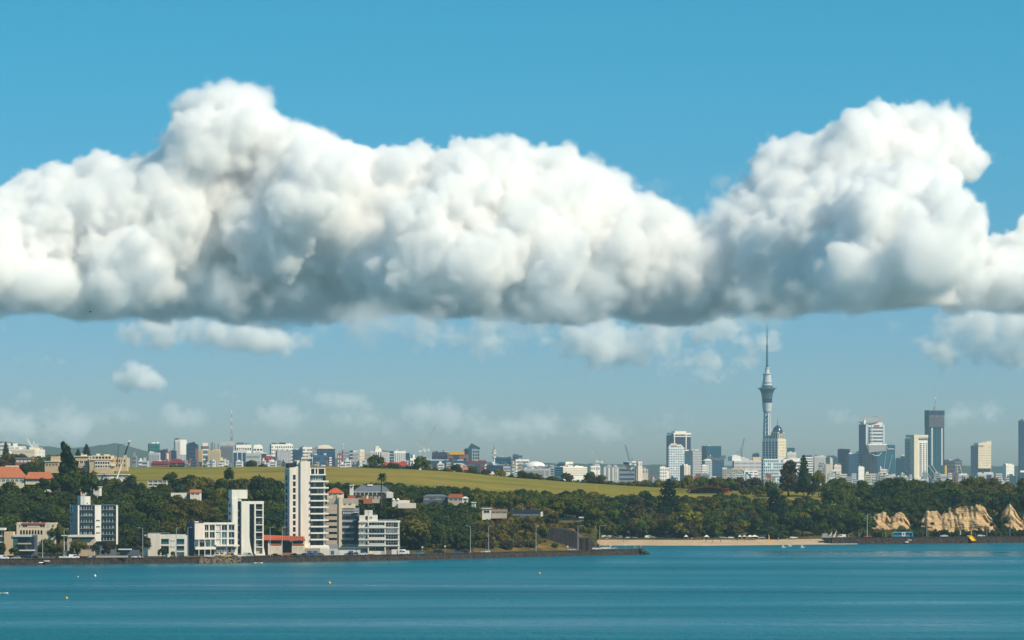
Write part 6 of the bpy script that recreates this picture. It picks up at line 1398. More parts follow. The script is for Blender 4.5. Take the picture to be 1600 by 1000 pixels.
def macrocarpa(seed):
    r = np.random.default_rng(seed); lobes = []
    for (hx, hy, hz, hr) in ((-2.2, .4, 7.2, 2.2), (.3, -.5, 9.0, 2.0), (2.4, .2, 7.8, 1.9), (1.2, .8, 5.0, 3.0), (-1.8, -.6, 4.6, 2.8), (3.2, 0, 4.4, 1.9), (-3.4, .3, 3.6, 1.7)):
        for i in range(7):
            d = r.normal(0, 1, 3); d /= np.linalg.norm(d); q = hr * r.uniform(.35, .8); lobes.append((hx + d[0] * q, hy + d[1] * q, min(hz + d[2] * q, 9.6), hr * r.uniform(.28, .48), .85))
    return leaf_mesh('crown', lobes, 1300, .52, r), trunk_mesh(lobes[:4], 2.4, .4, r)
NORF = [norfolk(400), norfolk(401)]; MACRO = [macrocarpa(410), macrocarpa(411)]
def palm_tree(px, base, top, D, label):
    k = FPX / D; h = (base - top) / k; o = empty('palm_tree', P(px, base, D), 0, label, 'palm tree')
    MB().bar((0, 0, -1), (.2, 0, h * .86), .42, .30, 9).build('trunk', BARK, o); r = random.Random(5)
    for i in range(34):
        a = r.uniform(0, 6.28); el = r.uniform(-.5, 1.25); L = r.uniform(3.0, 4.2); b = MB(); p = Vector((.2, 0, h * .87)); v = []; f = []
        dirv = Vector((math.cos(a) * math.cos(el), math.sin(a) * math.cos(el), math.sin(el))); sd = Vector((-math.sin(a), math.cos(a), 0))
        for s in range(7):
            w = .55 * math.sin(math.pi * (.12 + .88 * s / 6)) + .06; v += [p - sd * w - Vector((0, 0, w * .5)), p, p + sd * w - Vector((0, 0, w * .5))]
            dirv = (dirv + Vector((0, 0, -.20))).normalized(); p = p + dirv * L / 6
        for s in range(6): f += [(s * 3, s * 3 + 1, s * 3 + 4, s * 3 + 3), (s * 3 + 1, s * 3 + 2, s * 3 + 5, s * 3 + 4)]
        b.add(v, f).build('frond', FOL['dark green'], o)
    return o
TREES = []
def plant(kind, meshes, px, D, z, h, w, tone, unit=(10.0, 10.0), label=None, cat='tree', group=None, rot=None):
    """one tree: Empty at its foot, crown and trunk as children (shared meshes, scaled)"""
    o = empty(kind, (PX(px, D), D, z), TR.uniform(0, 6.28) if rot is None else rot, label, cat, group)
    o.scale = (w / unit[1], w / unit[1], h / unit[0])
    names = ('crown', 'trunk') if len(meshes) == 2 else ('foliage',)
    for nm, me in zip(names, meshes):
        c = link(nm, me, o)
        if nm != 'trunk': c.material_slots[0].link = 'OBJECT'; c.material_slots[0].material = FOL[tone]
    return o
def grow(kind, meshes, px, top, base, D, wpx, tone, label, unit=(10.0, 10.0), cat='tree', zbase=None):
    z = PZ(base, D); h = (base - top) * D / FPX; w = wpx * D / FPX
    OCCT.append((px, (top + base) / 2, wpx / 2, (base - top) / 2, D))
    return plant(kind, meshes, px, D, z, h, w, tone, unit, label, cat)
OCCT = []
B = lambda i: BROAD[i % len(BROAD)]
# trees one would point at
grow('conifer', MACRO[0], 103, 694, 768, 2120, 48, 'dark green', 'big dark spreading conifer rising above the tan hilltop houses on the left')
grow('broadleaf_tree', B(1), 98, 733, 782, 2008, 44, 'dark green', 'broad dark tree below the big conifer, right of the orange tiled roofs')
grow('broadleaf_tree', B(3), 42, 757, 780, 1990, 26, 'mid green', 'small round tree with a bare stem in front of the pale yellow house')
grow('broadleaf_tree', B(4), 140, 737, 776, 1995, 36, 'dark green', 'open dark tree standing in front of the pale half hidden house')
grow('broadleaf_tree', B(7), 68, 743, 772, 2000, 24, 'dark green', 'dark tree in front of the second orange roof')
grow('norfolk_pine', NORF[0], 135, 693, 716, 2900, 11, 'deep green', 'thin tiered pine on the skyline right of the big dark conifer', (24, 10))
grow('norfolk_pine', NORF[1], 122, 701, 716, 2900, 8, 'deep green', 'short pointed pine on the skyline just right of the big dark conifer', (24, 10))
grow('norfolk_pine', NORF[1], 9, 690, 716, 3400, 9, 'deep green', 'dark pointed pine in front of the white building at the far left', (24, 10))
grow('norfolk_pine', NORF[0], 1044, 747, 836, 2325, 40, 'deep green', 'largest tiered pine above the left end of the beach', (24, 10))
grow('norfolk_pine', NORF[1], 1210, 764, 834, 2316, 34, 'deep green', 'tall dark tiered pine rising from the trees behind the middle of the beach', (24, 10))
grow('conifer', MACRO[1], 1232, 721, 776, 2520, 50, 'brownish green', 'tall brownish tree on the headland in front of the domed hotel')
grow('norfolk_pine', NORF[0], 1256, 710, 776, 2530, 20, 'deep green', 'tallest pointed pine of the group on the headland below the city', (24, 10))
grow('broadleaf_tree', B(2), 1262, 733, 775, 2510, 26, 'deep green', 'blue green round tree under the tallest pointed pine on the headland')
grow('broadleaf_tree', B(5), 1279, 729, 775, 2512, 22, 'yellow green', 'yellow green tree at the right of the headland pine group')
grow('broadleaf_tree', B(6), 1200, 748, 776, 2515, 24, 'dark green', 'low dark tree at the left of the headland pine group')
grow('broadleaf_tree', B(0), 358, 726, 756, 2150, 20, 'dark green', 'dark pointed tree standing up into the meadow left of the tallest tower')
for px, top, base, D, w, tn, lb in ((268, 733, 772, 2130, 34, 'dark green', 'leftmost big round dark tree standing in the meadow'), (296, 738, 772, 2125, 38, 'dark green', 'wide round dark tree in the middle of the meadow clump'), (325, 742, 776, 2120, 36, 'olive green', 'olive round tree at the right of the meadow clump'),
        (205, 738, 772, 2110, 30, 'dark green', 'dark round tree at the left edge of the meadow beside the crane'), (222, 752, 772, 2098, 18, 'dark green', 'small dark tree at the left of the white banded house'),
        (345, 746, 782, 2110, 34, 'dark green', 'dark tree on the slope left of the pointed meadow tree'), (378, 742, 784, 2105, 36, 'olive green', 'large olive tree right of the pointed meadow tree'), (405, 736, 790, 2095, 40, 'dark green', 'large dark tree above the slim white tower'), (428, 745, 830, 2060, 44, 'dark green', 'tall dark tree against the left side of the tallest tower'),
        (72, 838, 870, 1792, 36, 'dark green', 'spreading dark tree in front of the cream house with arched openings'), (90, 846, 870, 1795, 26, 'brownish green', 'brownish roadside tree between the cream house and the podium'), (22, 853, 870, 1790, 18, 'mid green', 'green bushy tree by the road below the tan and glass house'), (3, 846, 871, 1788, 16, 'dark green', 'dark tree at the left edge of the picture by the road'),
        (122, 838, 870, 1788, 28, 'olive green', 'spreading olive tree in front of the beige podium'), (149, 845, 871, 1786, 14, 'deep green', 'dark dense tree beside the white pier of the glass block'), (170, 844, 870, 1789, 26, 'brownish green', 'brownish tree in front of the right half of the glass block'), (92, 816, 846, 1835, 12, 'yellow green', 'yellow green slender tree between the cream house and the glass block'),
        (218, 828, 870, 1800, 32, 'brownish green', 'tall thin leaved tree left of the two storey white house'), (253, 854, 871, 1802, 16, 'dark green', 'round dark tree in front of the two storey white house'), (270, 860, 871, 1804, 10, 'mid green', 'small round bush tree beside the white door of the two storey white house'),
        (924, 816, 850, 2120, 30, 'dark green', 'dark tree behind the end of the black retaining wall'), (931, 826, 849, 2190, 18, 'olive green', 'small olive tree between the retaining wall and the parked vans'), (1020, 833, 850, 2262, 26, 'deep green', 'spreading dark beach tree near the left end of the sand'), (968, 826, 848, 2262, 30, 'dark green', 'spreading dark tree above the parked cars at the left end of the sand'), (1075, 822, 850, 2258, 40, 'dark green', 'wide dark beach tree at the water side below the largest tiered pine'), (1110, 824, 850, 2260, 40, 'dark green', 'wide dark beach tree behind the bathers'), (1150, 822, 850, 2262, 44, 'olive green', 'wide olive beach tree left of the beach tents'),
        (1205, 818, 849, 2262, 46, 'deep green', 'very wide dark tree right of the beach tents'), (1245, 826, 848, 2270, 30, 'olive green', 'olive tree at the right end of the beach')):
    grow('broadleaf_tree', B(int(px)), px, top, base, D, w, tn, lb)
palm_tree(595.5, 789, 739, 2045, 'tall single palm standing in front of the grey roofed house')
# masses: candidates on a jittered grid, nearest first, kept if enough of them shows
GW, GH, GX, GY = 1720, 220, -60, 690
cover = np.zeros((GH, GW), bool)
def rect_cover(x0, x1, r0, r1): cover[int(max(0, r0 - GY)):int(max(0, r1 - GY)), int(max(0, x0 - GX)):int(max(0, x1 - GX))] = True
yy, xx = np.mgrid[0:GH, 0:GW]; yy = yy + GY; xx = xx + GX
events = [('r', D, (x0, x1, t, b)) for D, x0, x1, t, b in OCC if D < 3000] + [('e', D, (x, y, rx, ry)) for x, y, rx, ry, D in OCCT]
CL = [c for c in (CL1, CL2, CL3)]
def in_cliff(px, r0, r1):
    if r0 > 823: return False
    for c in CL:
        if c[0][0] + 3 < px < c[-1][0] - 3:
            t = ip(px, c)
            if r1 > t + 3 and r0 < 826: return True
    return False
nz = noise3((140, 100, 1), (9, 7, 1), np.random.default_rng(2))[:, :, 0]
def tone_at(px, row, D):
    q = nz[int((px + 460) / 2600 * 139), int((D - 1700) / 1300 * 99) % 100] + TR.normal(0, .28)
    if 255 < px < 345 and row > 786: return 'olive green' if q < .3 else 'yellow green'
    if 738 < px < 870 and row > 802: return ('olive green', 'dry golden', 'yellow green', 'dry golden', 'brownish green')[int(TR.integers(0, 5))]
    if 735 < px < 805 and 772 < row < 798: return 'yellow green' if q > -.2 else 'mid green'
    if 610 < px < 660 and row > 800: return 'olive green'
    if 560 < px < 740: return 'dark green' if q < .3 else ('deep green' if q < .55 else 'mid green')
    if px > 1440 and row < 790: return 'mid green' if q < .1 else ('olive green' if q > .35 else 'dark green')
    return 'dark green' if q < -.22 else 'deep green' if q < -.04 else 'mid green' if q < .26 else 'olive green' if q < .44 else 'yellow green' if q < .58 else 'brownish green'
cand = []
def grid(px0, px1, d0, d1, sx, sd, f):
    D = None
    px_mid = (px0 + px1) / 2
    dd = d0(px_mid); 
    nD = int((d1(px_mid) - d0(px_mid)) / sd) + 1
    for j in range(nD):
        Dm = d0(px_mid) + j * sd; spx = sx * FPX / Dm; p = px0 + TR.uniform(0, spx)
        while p < px1:
            q = p + TR.uniform(-.35, .35) * spx
            t = (j + TR.uniform(-.4, .4)) / max(nD - 1, 1); D = d0(q) + max(t, 0) * (d1(q) - d0(q))
            f(q, D); p += spx
LIM = [(195, 741), (330, 744), (450, 749), (510, 753), (640, 756), (720, 764), (800, 768), (900, 770), (1030, 773), (1150, 775), (1230, 779), (1285, 774), (1320, 758), (1640, 752)]
pf_ = lambda px: profile(round(px))[0]
def add_tree(px, D, hs=(7, 12), ws=(.85, 1.25), kind=None):
    h = TR.uniform(*hs) * (1.35 if kind is None and TR.random() < .10 else 1); w = h * TR.uniform(*ws)
    if 195 < px and D < 2440:                                     # keep the meadow open above the wood
        room = (ip(px, LIM) + 2.2 * math.sin(px * .06) + TR.normal(0, 2.4) - (HOR + (HCAM - ground(px, D)) * FPX / D)) * -D / FPX
        if room < 1.4: return
        if h > room: w *= max(.55, room / h); h = room
    cand.append([D, px, ground(px, D), h, w, kind])
def left_slope(px, D):
    row = HOR + (HCAM - ground(px, D)) * FPX / D
    if 255 < px < 350 and row > 786 and TR.random() < .75: return add_tree(px, D, (2.2, 4), (1.0, 1.5), 's')
    if 738 < px < 872 and row > 800: return [add_tree(px + TR.uniform(-6, 6), D + TR.uniform(-4, 4), (2.4, 5.2), (1.1, 1.6), 's') for _ in range(3)] if TR.random() < .85 else add_tree(px, D, (5, 8))
    if 212 < px < 272 and 766 < row < 784: return
    add_tree(px, D)
for a, e in ((-60, 150), (150, 450), (450, 640), (640, 780), (780, 931)):
    grid(a, e, lambda p: pf_(p)[2] + 3, lambda p: pf_(p)[4] - 18, 7.0 if e < 700 else 6.4, 9.0, left_slope)
grid(862, 931, lambda p: 1999, lambda p: 2056, 3.4, 6, lambda p, D: add_tree(p, D, (1.8, 3.6), (1, 1.6), 's'))
grid(-60, 160, lambda p: pf_(p)[4] - 20, lambda p: 2580, 9, 22, lambda p, D: add_tree(p, D, (5, 9)))
grid(932, 1200, lambda p: pf_(p)[2] + 2, lambda p: 2415, 7.4, 10, add_tree)
grid(1200, 1640, lambda p: pf_(p)[2] + 4, lambda p: 2425, 7.4, 10, add_tree)
grid(1290, 1640, lambda p: 2440, lambda p: 2640, 9, 26, lambda p, D: add_tree(p, D, (7, 12)) if not (1325 < p < 1392 and D < 2590) else None)
grid(1345, 1640, lambda p: pf_(p)[0] + 24, lambda p: pf_(p)[0] + 46, 4.2, 6, lambda p, D: add_tree(p, D, (2.6, 5.8), (1, 1.5), 's') if TR.random() < .8 else None)
grid(1345, 1640, lambda p: pf_(p)[0] + 92, lambda p: pf_(p)[0] + 104, 5, 5, lambda p, D: add_tree(p, D, (5, 10), (1, 1.3)))
# hedge and trees along the meadow's crest, and the belt below the meadow
grid(205, 1060, lambda p: 2640, lambda p: 2740, 9, 30, lambda p, D: add_tree(p, D, (8, 13.5) if 300 < p < 350 or 380 < p < 400 else (5.0, 9.5) if p > 520 else (3.5, 7)) if TR.random() < (.35 if p < 500 else .85) else None)
grid(1060, 1300, lambda p: 2580, lambda p: 2700, 9, 24, lambda p, D: add_tree(p, D, (7, 11)))
grid(1165, 1300, lambda p: 2490, lambda p: 2540, 8, 25, lambda p, D: add_tree(p, D, (4, 8)) if not 1222 < p < 1285 or D > 2520 else None)
grid(505, 931, lambda p: pf_(p)[4] - 34, lambda p: pf_(p)[4] - 4, 5, 10, lambda p, D: add_tree(p, D, (2.5, 4.6), (.9, 1.4), 's'))
for c_, D_ in ((CL1, 2318), (CL2, 2326), (CL3, 2336)):           # bush hanging over the lip of the cliffs and growing on their ledges
    p = c_[0][0] - 4
    while p < min(c_[-1][0] + 4, 1640):
        h = TR.uniform(1.6, 3.2); cand.append([D_ + TR.uniform(10, 18), p, PZ(ip(p, c_) + TR.uniform(-1, 4.5), D_), h, h * TR.uniform(1, 1.6), 'c']); p += TR.uniform(2.5, 6)
    for e_, s_ in ((c_[0][0], 1), (min(c_[-1][0], 1640), -1)):    # and closing in on their ends
        for q_ in range(7):
            p = e_ + s_ * TR.uniform(-6, 7); h = TR.uniform(2.4, 4.5); cand.append([D_ - TR.uniform(0, 4), p, PZ(TR.uniform(812, 838), D_), h, h * TR.uniform(1, 1.5), 'c'])
    for _ in range(int((c_[-1][0] - c_[0][0]) / 60)):
        p = TR.uniform(c_[0][0], min(c_[-1][0], 1640)); t = TR.uniform(.25, 1) ** .6; h = TR.uniform(1.2, 2.6); row = ip(p, c_) * (1 - t) + 834 * t
        cand.append([D_ + 6 - 5 * t, p, PZ(row, D_), h, h * TR.uniform(1, 1.8), 'c'])
events += [('t', c[0], c) for c in cand]
events.sort(key=lambda e: e[1])
kept = []
for kind_, D, e in events:
    if kind_ == 'r': rect_cover(*e)
    elif kind_ == 'e': cover |= ((xx - e[0]) / (e[2] * .85)) ** 2 + ((yy - e[1]) / (e[3] * .85)) ** 2 < 1
    else:
        _, px, z, h, w, kd = e; k = FPX / D
        base = HOR + (HCAM - z) * k; top = base - h * k; rx = w * k / 2
        if kd != 'c' and in_cliff(px, top, base) and D < 2350: continue
        bad = False
        for (Db, x0, x1, t, b_) in OCC:
            if D < Db and px + rx * .75 > x0 and px - rx * .75 < x1 and Db < 2600 and top < t + (b_ - t) * (.40 if Db > 1950 else .62) and base > t: bad = True; break
            if Db <= D < Db + 12 and x0 < px < x1 and Db < 2600: bad = True; break
        if bad: continue
        X0, X1 = int(px - rx - GX), int(px + rx - GX) + 1; Y0, Y1 = int(top - GY), int(base - h * k * .15 - GY) + 1
        if X1 < 2 or X0 > GW - 2 or Y0 > GH - 2 or Y1 < 1: continue
        X0, Y0 = max(X0, 0), max(Y0, 0)
        sub = cover[Y0:Y1, X0:X1]
        el = ((xx[Y0:Y1, X0:X1] - px) / rx) ** 2 + ((yy[Y0:Y1, X0:X1] - (top + (Y1 + GY - top) / 2)) / max((Y1 + GY - top) / 2, 1)) ** 2 < 1
        inframe = (xx[Y0:Y1, X0:X1] >= 0) & (xx[Y0:Y1, X0:X1] < 1600)
        vis = (el & ~sub & inframe).sum(); tot = max(el.sum(), 1)
        allv = (el & ~sub).sum()
        if allv < max(5, .10 * tot): continue
        ys, xs_ = np.nonzero(el & ~sub)
        kept.append((vis, e, base, top, (xs_.mean() + px) / 2 if 0 else px, ys.mean() + Y0 + GY))
        sub |= (((xx[Y0:Y1, X0:X1] - px) / (rx * .85)) ** 2 + ((yy[Y0:Y1, X0:X1] - (top + (Y1 + GY - top) / 2)) / max((Y1 + GY - top) / 2 * .85, 1)) ** 2 < 1)
broad = sorted([q for q in kept if q[1][5] is None], key=lambda q: -q[0]); shr = sorted([q for q in kept if q[1][5]], key=lambda q: -q[0])
print('trees kept', len(broad), 'shrubs', len(shr), 'of', len(cand))
NT, NS = 250, 150
ANCH = [(25, 800, 'the orange roofed hillside house'), (60, 826, 'the cream house with arched openings'), (143, 788, 'the glass block with white piers'), (165, 735, 'the wide tan hilltop apartments'), (193, 715, 'the mobile crane'), (246, 760, 'the white banded hillside house'), (257, 850, 'the two storey white house'), (300, 752, 'the meadow tree clump'), (328, 832, 'the low wide white block'), (383, 790, 'the slim white tower'),
        (442, 835, 'the orange roofed restaurant'), (477, 735, 'the tallest white tower'), (535, 785, 'the beige grey block'), (580, 760, 'the grey roofed house by the palm'), (600, 830, 'the white balcony block'), (630, 785, 'the stepped pale walls'), (680, 775, 'the low grey roofed house'), (712, 775, 'the rust brown roof'), (740, 790, 'the narrow tall white house'), (760, 800, 'the small white box house'), (822, 800, 'the dark long low house'), (735, 845, 'the first tall light pole past the buildings'), (837, 845, 'the light pole before the retaining wall'),
        (893, 845, 'the black retaining wall'), (893, 808, 'the white roof above the retaining wall'), (890, 750, 'the right end of the meadow'), (962, 846, 'the left end of the beach'), (1044, 790, 'the largest tiered pine'), (1107, 764, 'the red hall'), (1120, 848, 'the bathers on the beach'), (1180, 843, 'the beach tents'), (1210, 800, 'the dark tiered pine'), (1255, 745, 'the headland pine group'), (1297, 836, 'the pale sail sculptures'), (1350, 772, 'the small grass clearing'), (1355, 825, 'the tall light mast by the coast road'), (1394, 820, 'the left sandstone cliff'), (1410, 838, 'the blue bus'), (1434, 760, 'the white window grid tower'), (1500, 815, 'the middle sandstone cliff'), (1465, 750, 'the construction tower'), (1535, 745, 'the notched cream tower'), (1585, 810, 'the right edge cliff'), (1598, 770, 'the right edge glass tower')]
names_used = {}
def rel(px, row):
    best = min(ANCH, key=lambda a: (a[0] - px) ** 2 + ((a[1] - row) * 1.6) ** 2); dx, dy = px - best[0], row - best[1]
    dd = ('well ' if abs(dx) > 34 else '') 
    s = ('above' if dy < -9 else 'below' if dy > 9 else 'level with')
    side = ('left of' if dx < -7 else 'right of' if dx > 7 else '')
    return (f'{s} and {side}' if side and s != 'level with' else (side or s)).replace('level with', 'beside') + ' ' + best[2]
things = []
for lst, n, word in ((broad, NT, 'tree'), (shr, NS, 'shrub')):
    for vis, e, base, top, cx_, cy_ in lst[:n]:
        D, px, z, h, w, kd = e; tn = tone_at(px, base, D)
        if kd: size = 'low' if h < 3.2 else 'bushy'
        else: size = 'tall' if h > 10.2 else 'small' if h < 7.6 else 'spreading' if w > h * 1.12 else 'round'
        things.append([f'{size} {tn} {word} {rel(px, cy_)}', px, cy_, e, tn, word])
# same words for several: tell them apart by their place from the left
ORD = ['leftmost', 'second from left', 'third from left', 'fourth from left', 'fifth from left', 'sixth from left', 'seventh from left', 'eighth from left', 'ninth from left', 'tenth from left', 'eleventh from left', 'twelfth from left']
from collections import defaultdict
same = defaultdict(list)
for t in things: same[t[0]].append(t)
for lb, ts in same.items():
    if len(ts) > 1:
        for i, t in enumerate(sorted(ts, key=lambda t: t[1])): t[0] = f'{lb}, {ORD[i]}' if i < len(ORD) else lb
for t in things:
    if len(t[0].split()) > 16: t[0] = t[0].replace(' and left of', ', left of').replace(' and right of', ', right of')
    if len(t[0].split()) > 16: t[0] = t[0].replace(' from left', '')
for lb, px, cy_, e, tn, word in things:
    D, _, z, h, w, kd = e
    if word == 'tree': plant('broadleaf_tree', B(int(TR.integers(0, 99))), px, D, z - .4, h, w, tn, (9.2, 9.6), lb, 'tree', 'trees covering the slopes')
    else: plant('shrub', [SHRUB[int(TR.integers(0, 5))]], px, D, z - .2, h, w, tn, (2.7, 4.6), lb, 'shrub', 'shrubs on the banks')
# the rest of the wood, nobody could count it: one object per tone of leaf
rest = defaultdict(list)
for lst, n in ((broad, NT), (shr, NS)):
    for vis, e, base, top, cx_, cy_ in lst[n:]: rest[0].append((e, tone_at(e[1], base, e[0])))
def joined(name, items, fallback='dark green'):
    tones = list(FOL); vs_, fs_, mi = [], [], []; off = 0
    for (D, px, z, h, w, kd), tn in items:
        me = SHRUB[int(TR.integers(0, 5))] if kd else B(int(TR.integers(0, 99)))[0]; un = (2.7, 4.6) if kd else (9.2, 9.6)
        co = np.zeros(len(me.vertices) * 3, np.float32); me.vertices.foreach_get('co', co); co = co.reshape(-1, 3)
        a = TR.uniform(0, 6.28); ca, sa = math.cos(a), math.sin(a); sw, sh = w / un[1], h / un[0]
        vs_.append(np.stack([(co[:, 0] * ca - co[:, 1] * sa) * sw + PX(px, D), (co[:, 0] * sa + co[:, 1] * ca) * sw + D, co[:, 2] * sh + z - .3], 1))
        pl = [tuple(p.vertices) for p in me.polygons]; fs_ += [tuple(i + off for i in p) for p in pl]; mi += [tones.index(tn)] * len(pl); off += len(co)
    me = bpy.data.meshes.new(name); me.from_pydata(np.concatenate(vs_).tolist(), [], fs_)
    for t in tones: me.materials.append(FOL[t])
    me.polygons.foreach_set('material_index', mi); me.update()
    return tag(link(name, me), kind='stuff')
joined('bush', rest[0])
# undergrowth on the slopes below and between the crowns
und = []
for i in range(900):
    px = TR.uniform(-40, 1630); d = profile(round(px))[0]; D = TR.uniform(d[2] + 3, d[4] - 25)
    row = HOR + (HCAM - ground(px, D)) * FPX / D
    if in_cliff(px, row - 8, row + 2) or (212 < px < 272 and 762 < row < 786): continue
    if any(D < Db < 2600 and x0 - 4 < px < x1 + 4 and t - 4 < row < b_ + 12 for Db, x0, x1, t, b_ in OCC): continue
    und.append(((D, px, ground(px, D), TR.uniform(1.4, 3.0), TR.uniform(3, 5.5), 's'), tone_at(px, row, D)))
joined('undergrowth', und)
# hazy woods between the headland and the city
far = []
for i in range(1050):
    u = TR.random()
    if u < .34: px = TR.uniform(835, 1080); D = TR.uniform(3300, 6200); h = TR.uniform(9, 16)
    elif u < .62: px = TR.uniform(-20, 235); D = TR.uniform(2750, 4500); h = TR.uniform(8, 14)
    else: px = TR.uniform(235, 1610); D = TR.uniform(2760, 3900); h = TR.uniform(8, 14)
    z = ground(px, D); row = HOR + (HCAM - z - h) * FPX / D; lim = ip(px, [(-20, 707), (60, 709), (230, 712), (240, 728), (600, 728), (640, 731), (830, 742), (860, 738), (940, 726), (1050, 738), (1080, 748), (1160, 752), (1300, 748), (1600, 752)])
    if row < lim: z -= (lim - row) * D / FPX
    far.append(((D, px, z, h, h * TR.uniform(1.0, 1.5), None), ('dark green', 'deep green', 'deep green', 'mid green')[int(TR.integers(0, 4))]))
joined('woodland', far)

# ------------------------------------------------------------------ cars, bus, poles, people, buoys
def slot_obj(o, m, i=0): o.material_slots[i].link = 'OBJECT'; o.material_slots[i].material = m
PAINT = {n: mat('car_paint_' + n, c, .3, .5, .05, .5) for n, c in dict(white=(.78, .78, .78), silver=(.42, .44, .46), black=(.012, .012, .014), navy=(.015, .03, .09), blue=(.03, .10, .25), red=(.45, .03, .02), yellow=(.75, .48, .02), grey=(.12, .13, .14), teal=(.05, .25, .35)).items()}
TYRE = mat('tyre_rubber', (.015, .015, .016), .9, .2, .2, 2.0); RIM = mat('alloy_rim', (.5, .5, .52), .4, .5, .05, 2.0, metal=.6); LAMP = mat('lamp_lens', (.8, .8, .75), .2, .5, .03, 2.0); TAIL = mat('tail_lens', (.4, .02, .02), .3, .5, .03, 2.0)
def wheel(parent, x, y, r):
    n = 12; c = [(r * math.cos(2 * math.pi * i / n), r * math.sin(2 * math.pi * i / n)) for i in range(n)]
    def disc(rr, y0, y1, nm, m, par):
        s_ = rr / r; v = [(x + a * s_, y0, r + b_ * s_) for a, b_ in c] + [(x + a * s_, y1, r + b_ * s_) for a, b_ in c]
        return MB().add(v, [tuple(range(n)), tuple(range(2 * n - 1, n - 1, -1))] + [(i, n + i, n + (i + 1) % n, (i + 1) % n) for i in range(n)]).build(nm, m, par)
    w_ = disc(r, y - .11, y + .11, 'wheel', TYRE, parent); s = -1 if y < 0 else 1
    disc(r * .6, y + s * .10, y + s * .125, 'rim', RIM, w_)
def car_proto(kind):
    o = empty('car', (0, 0, 0))
    if kind == 'sedan':
        body = [(-2.2, .32), (2.2, .32), (2.25, .62), (2.1, .78), (1.15, .92), (-1.5, .98), (-2.15, .90), (-2.25, .6)]; cab = [(1.15, .9), (.35, 1.42), (-.9, 1.45), (-1.75, .96)]; glass = [(1.0, .95), (.32, 1.36), (-.85, 1.38), (-1.55, .99)]
    elif kind == 'van':
        body = [(-2.4, .35), (2.35, .35), (2.4, .75), (2.2, 1.05), (1.6, 1.15), (-2.4, 1.15)]; cab = [(1.7, 1.1), (1.05, 1.85), (.6, 1.98), (-2.3, 1.98), (-2.42, 1.1)]; glass = [(1.5, 1.18), (1.0, 1.75), (-.2, 1.75), (-.2, 1.18)]
    else:
        body = [(-2.5, .45), (2.4, .45), (2.45, .85), (2.3, 1.05), (1.2, 1.12), (-2.5, 1.12)]; cab = [(1.1, 1.1), (.5, 1.72), (-.5, 1.74), (-.7, 1.1)]; glass = [(.95, 1.15), (.45, 1.64), (-.42, 1.65), (-.55, 1.15)]
    MB().prism(body, -.86, .86).prism(cab, -.74, .74).build('body', PAINT['white'], o)
    MB().prism(glass, -.76, .76).build('side_windows', DGLASS, o)
    a, b_ = cab[0], cab[1]; MB().add([(a[0] + .03, -.66, a[1] + .05), (a[0] + .03, .66, a[1] + .05), (b_[0] + .03, .62, b_[1] - .06), (b_[0] + .03, -.62, b_[1] - .06)], [(0, 1, 2, 3)]).build('windscreen', DGLASS, o)
    for x in (1.4, -1.4):
        for y in (-.80, .80): wheel(o, x, y, .33)
    for y in (-.6, .6): MB().box(2.2, 2.28, y - .18, y + .18, .62, .74).build('headlight', LAMP, o); MB().box(-2.52 if kind != 'sedan' else -2.27, -2.38 if kind != 'sedan' else -2.14, y - .18, y + .18, .72, .86).build('tail_light', TAIL, o)
    return o
PROTO = {k: car_proto(k) for k in ('sedan', 'van', 'ute')}; used = set()
def car(kind, px, D, z, col, label, rot=0.0, name=None, cat='car', group='cars along the shore roads'):
    p = PROTO[kind]
    if kind in used: o = copy_tree(p)
    else: o = p; used.add(kind)
    o.name = name or ('car' if kind == 'sedan' else 'van' if kind == 'van' else 'pickup_truck'); o.location = (PX(px, D), D, z); o.rotation_euler.z = rot + (math.pi if random.Random(px).random() < .5 else 0)
    tag(o, label, cat, group)
    for c in o.children:
        if c.name.split('.')[0] == 'body': slot_obj(c, PAINT[col])
    return o
road = lambda px, off=8: (prom_shore(px) + off if px > 925 else shore(px) + off)
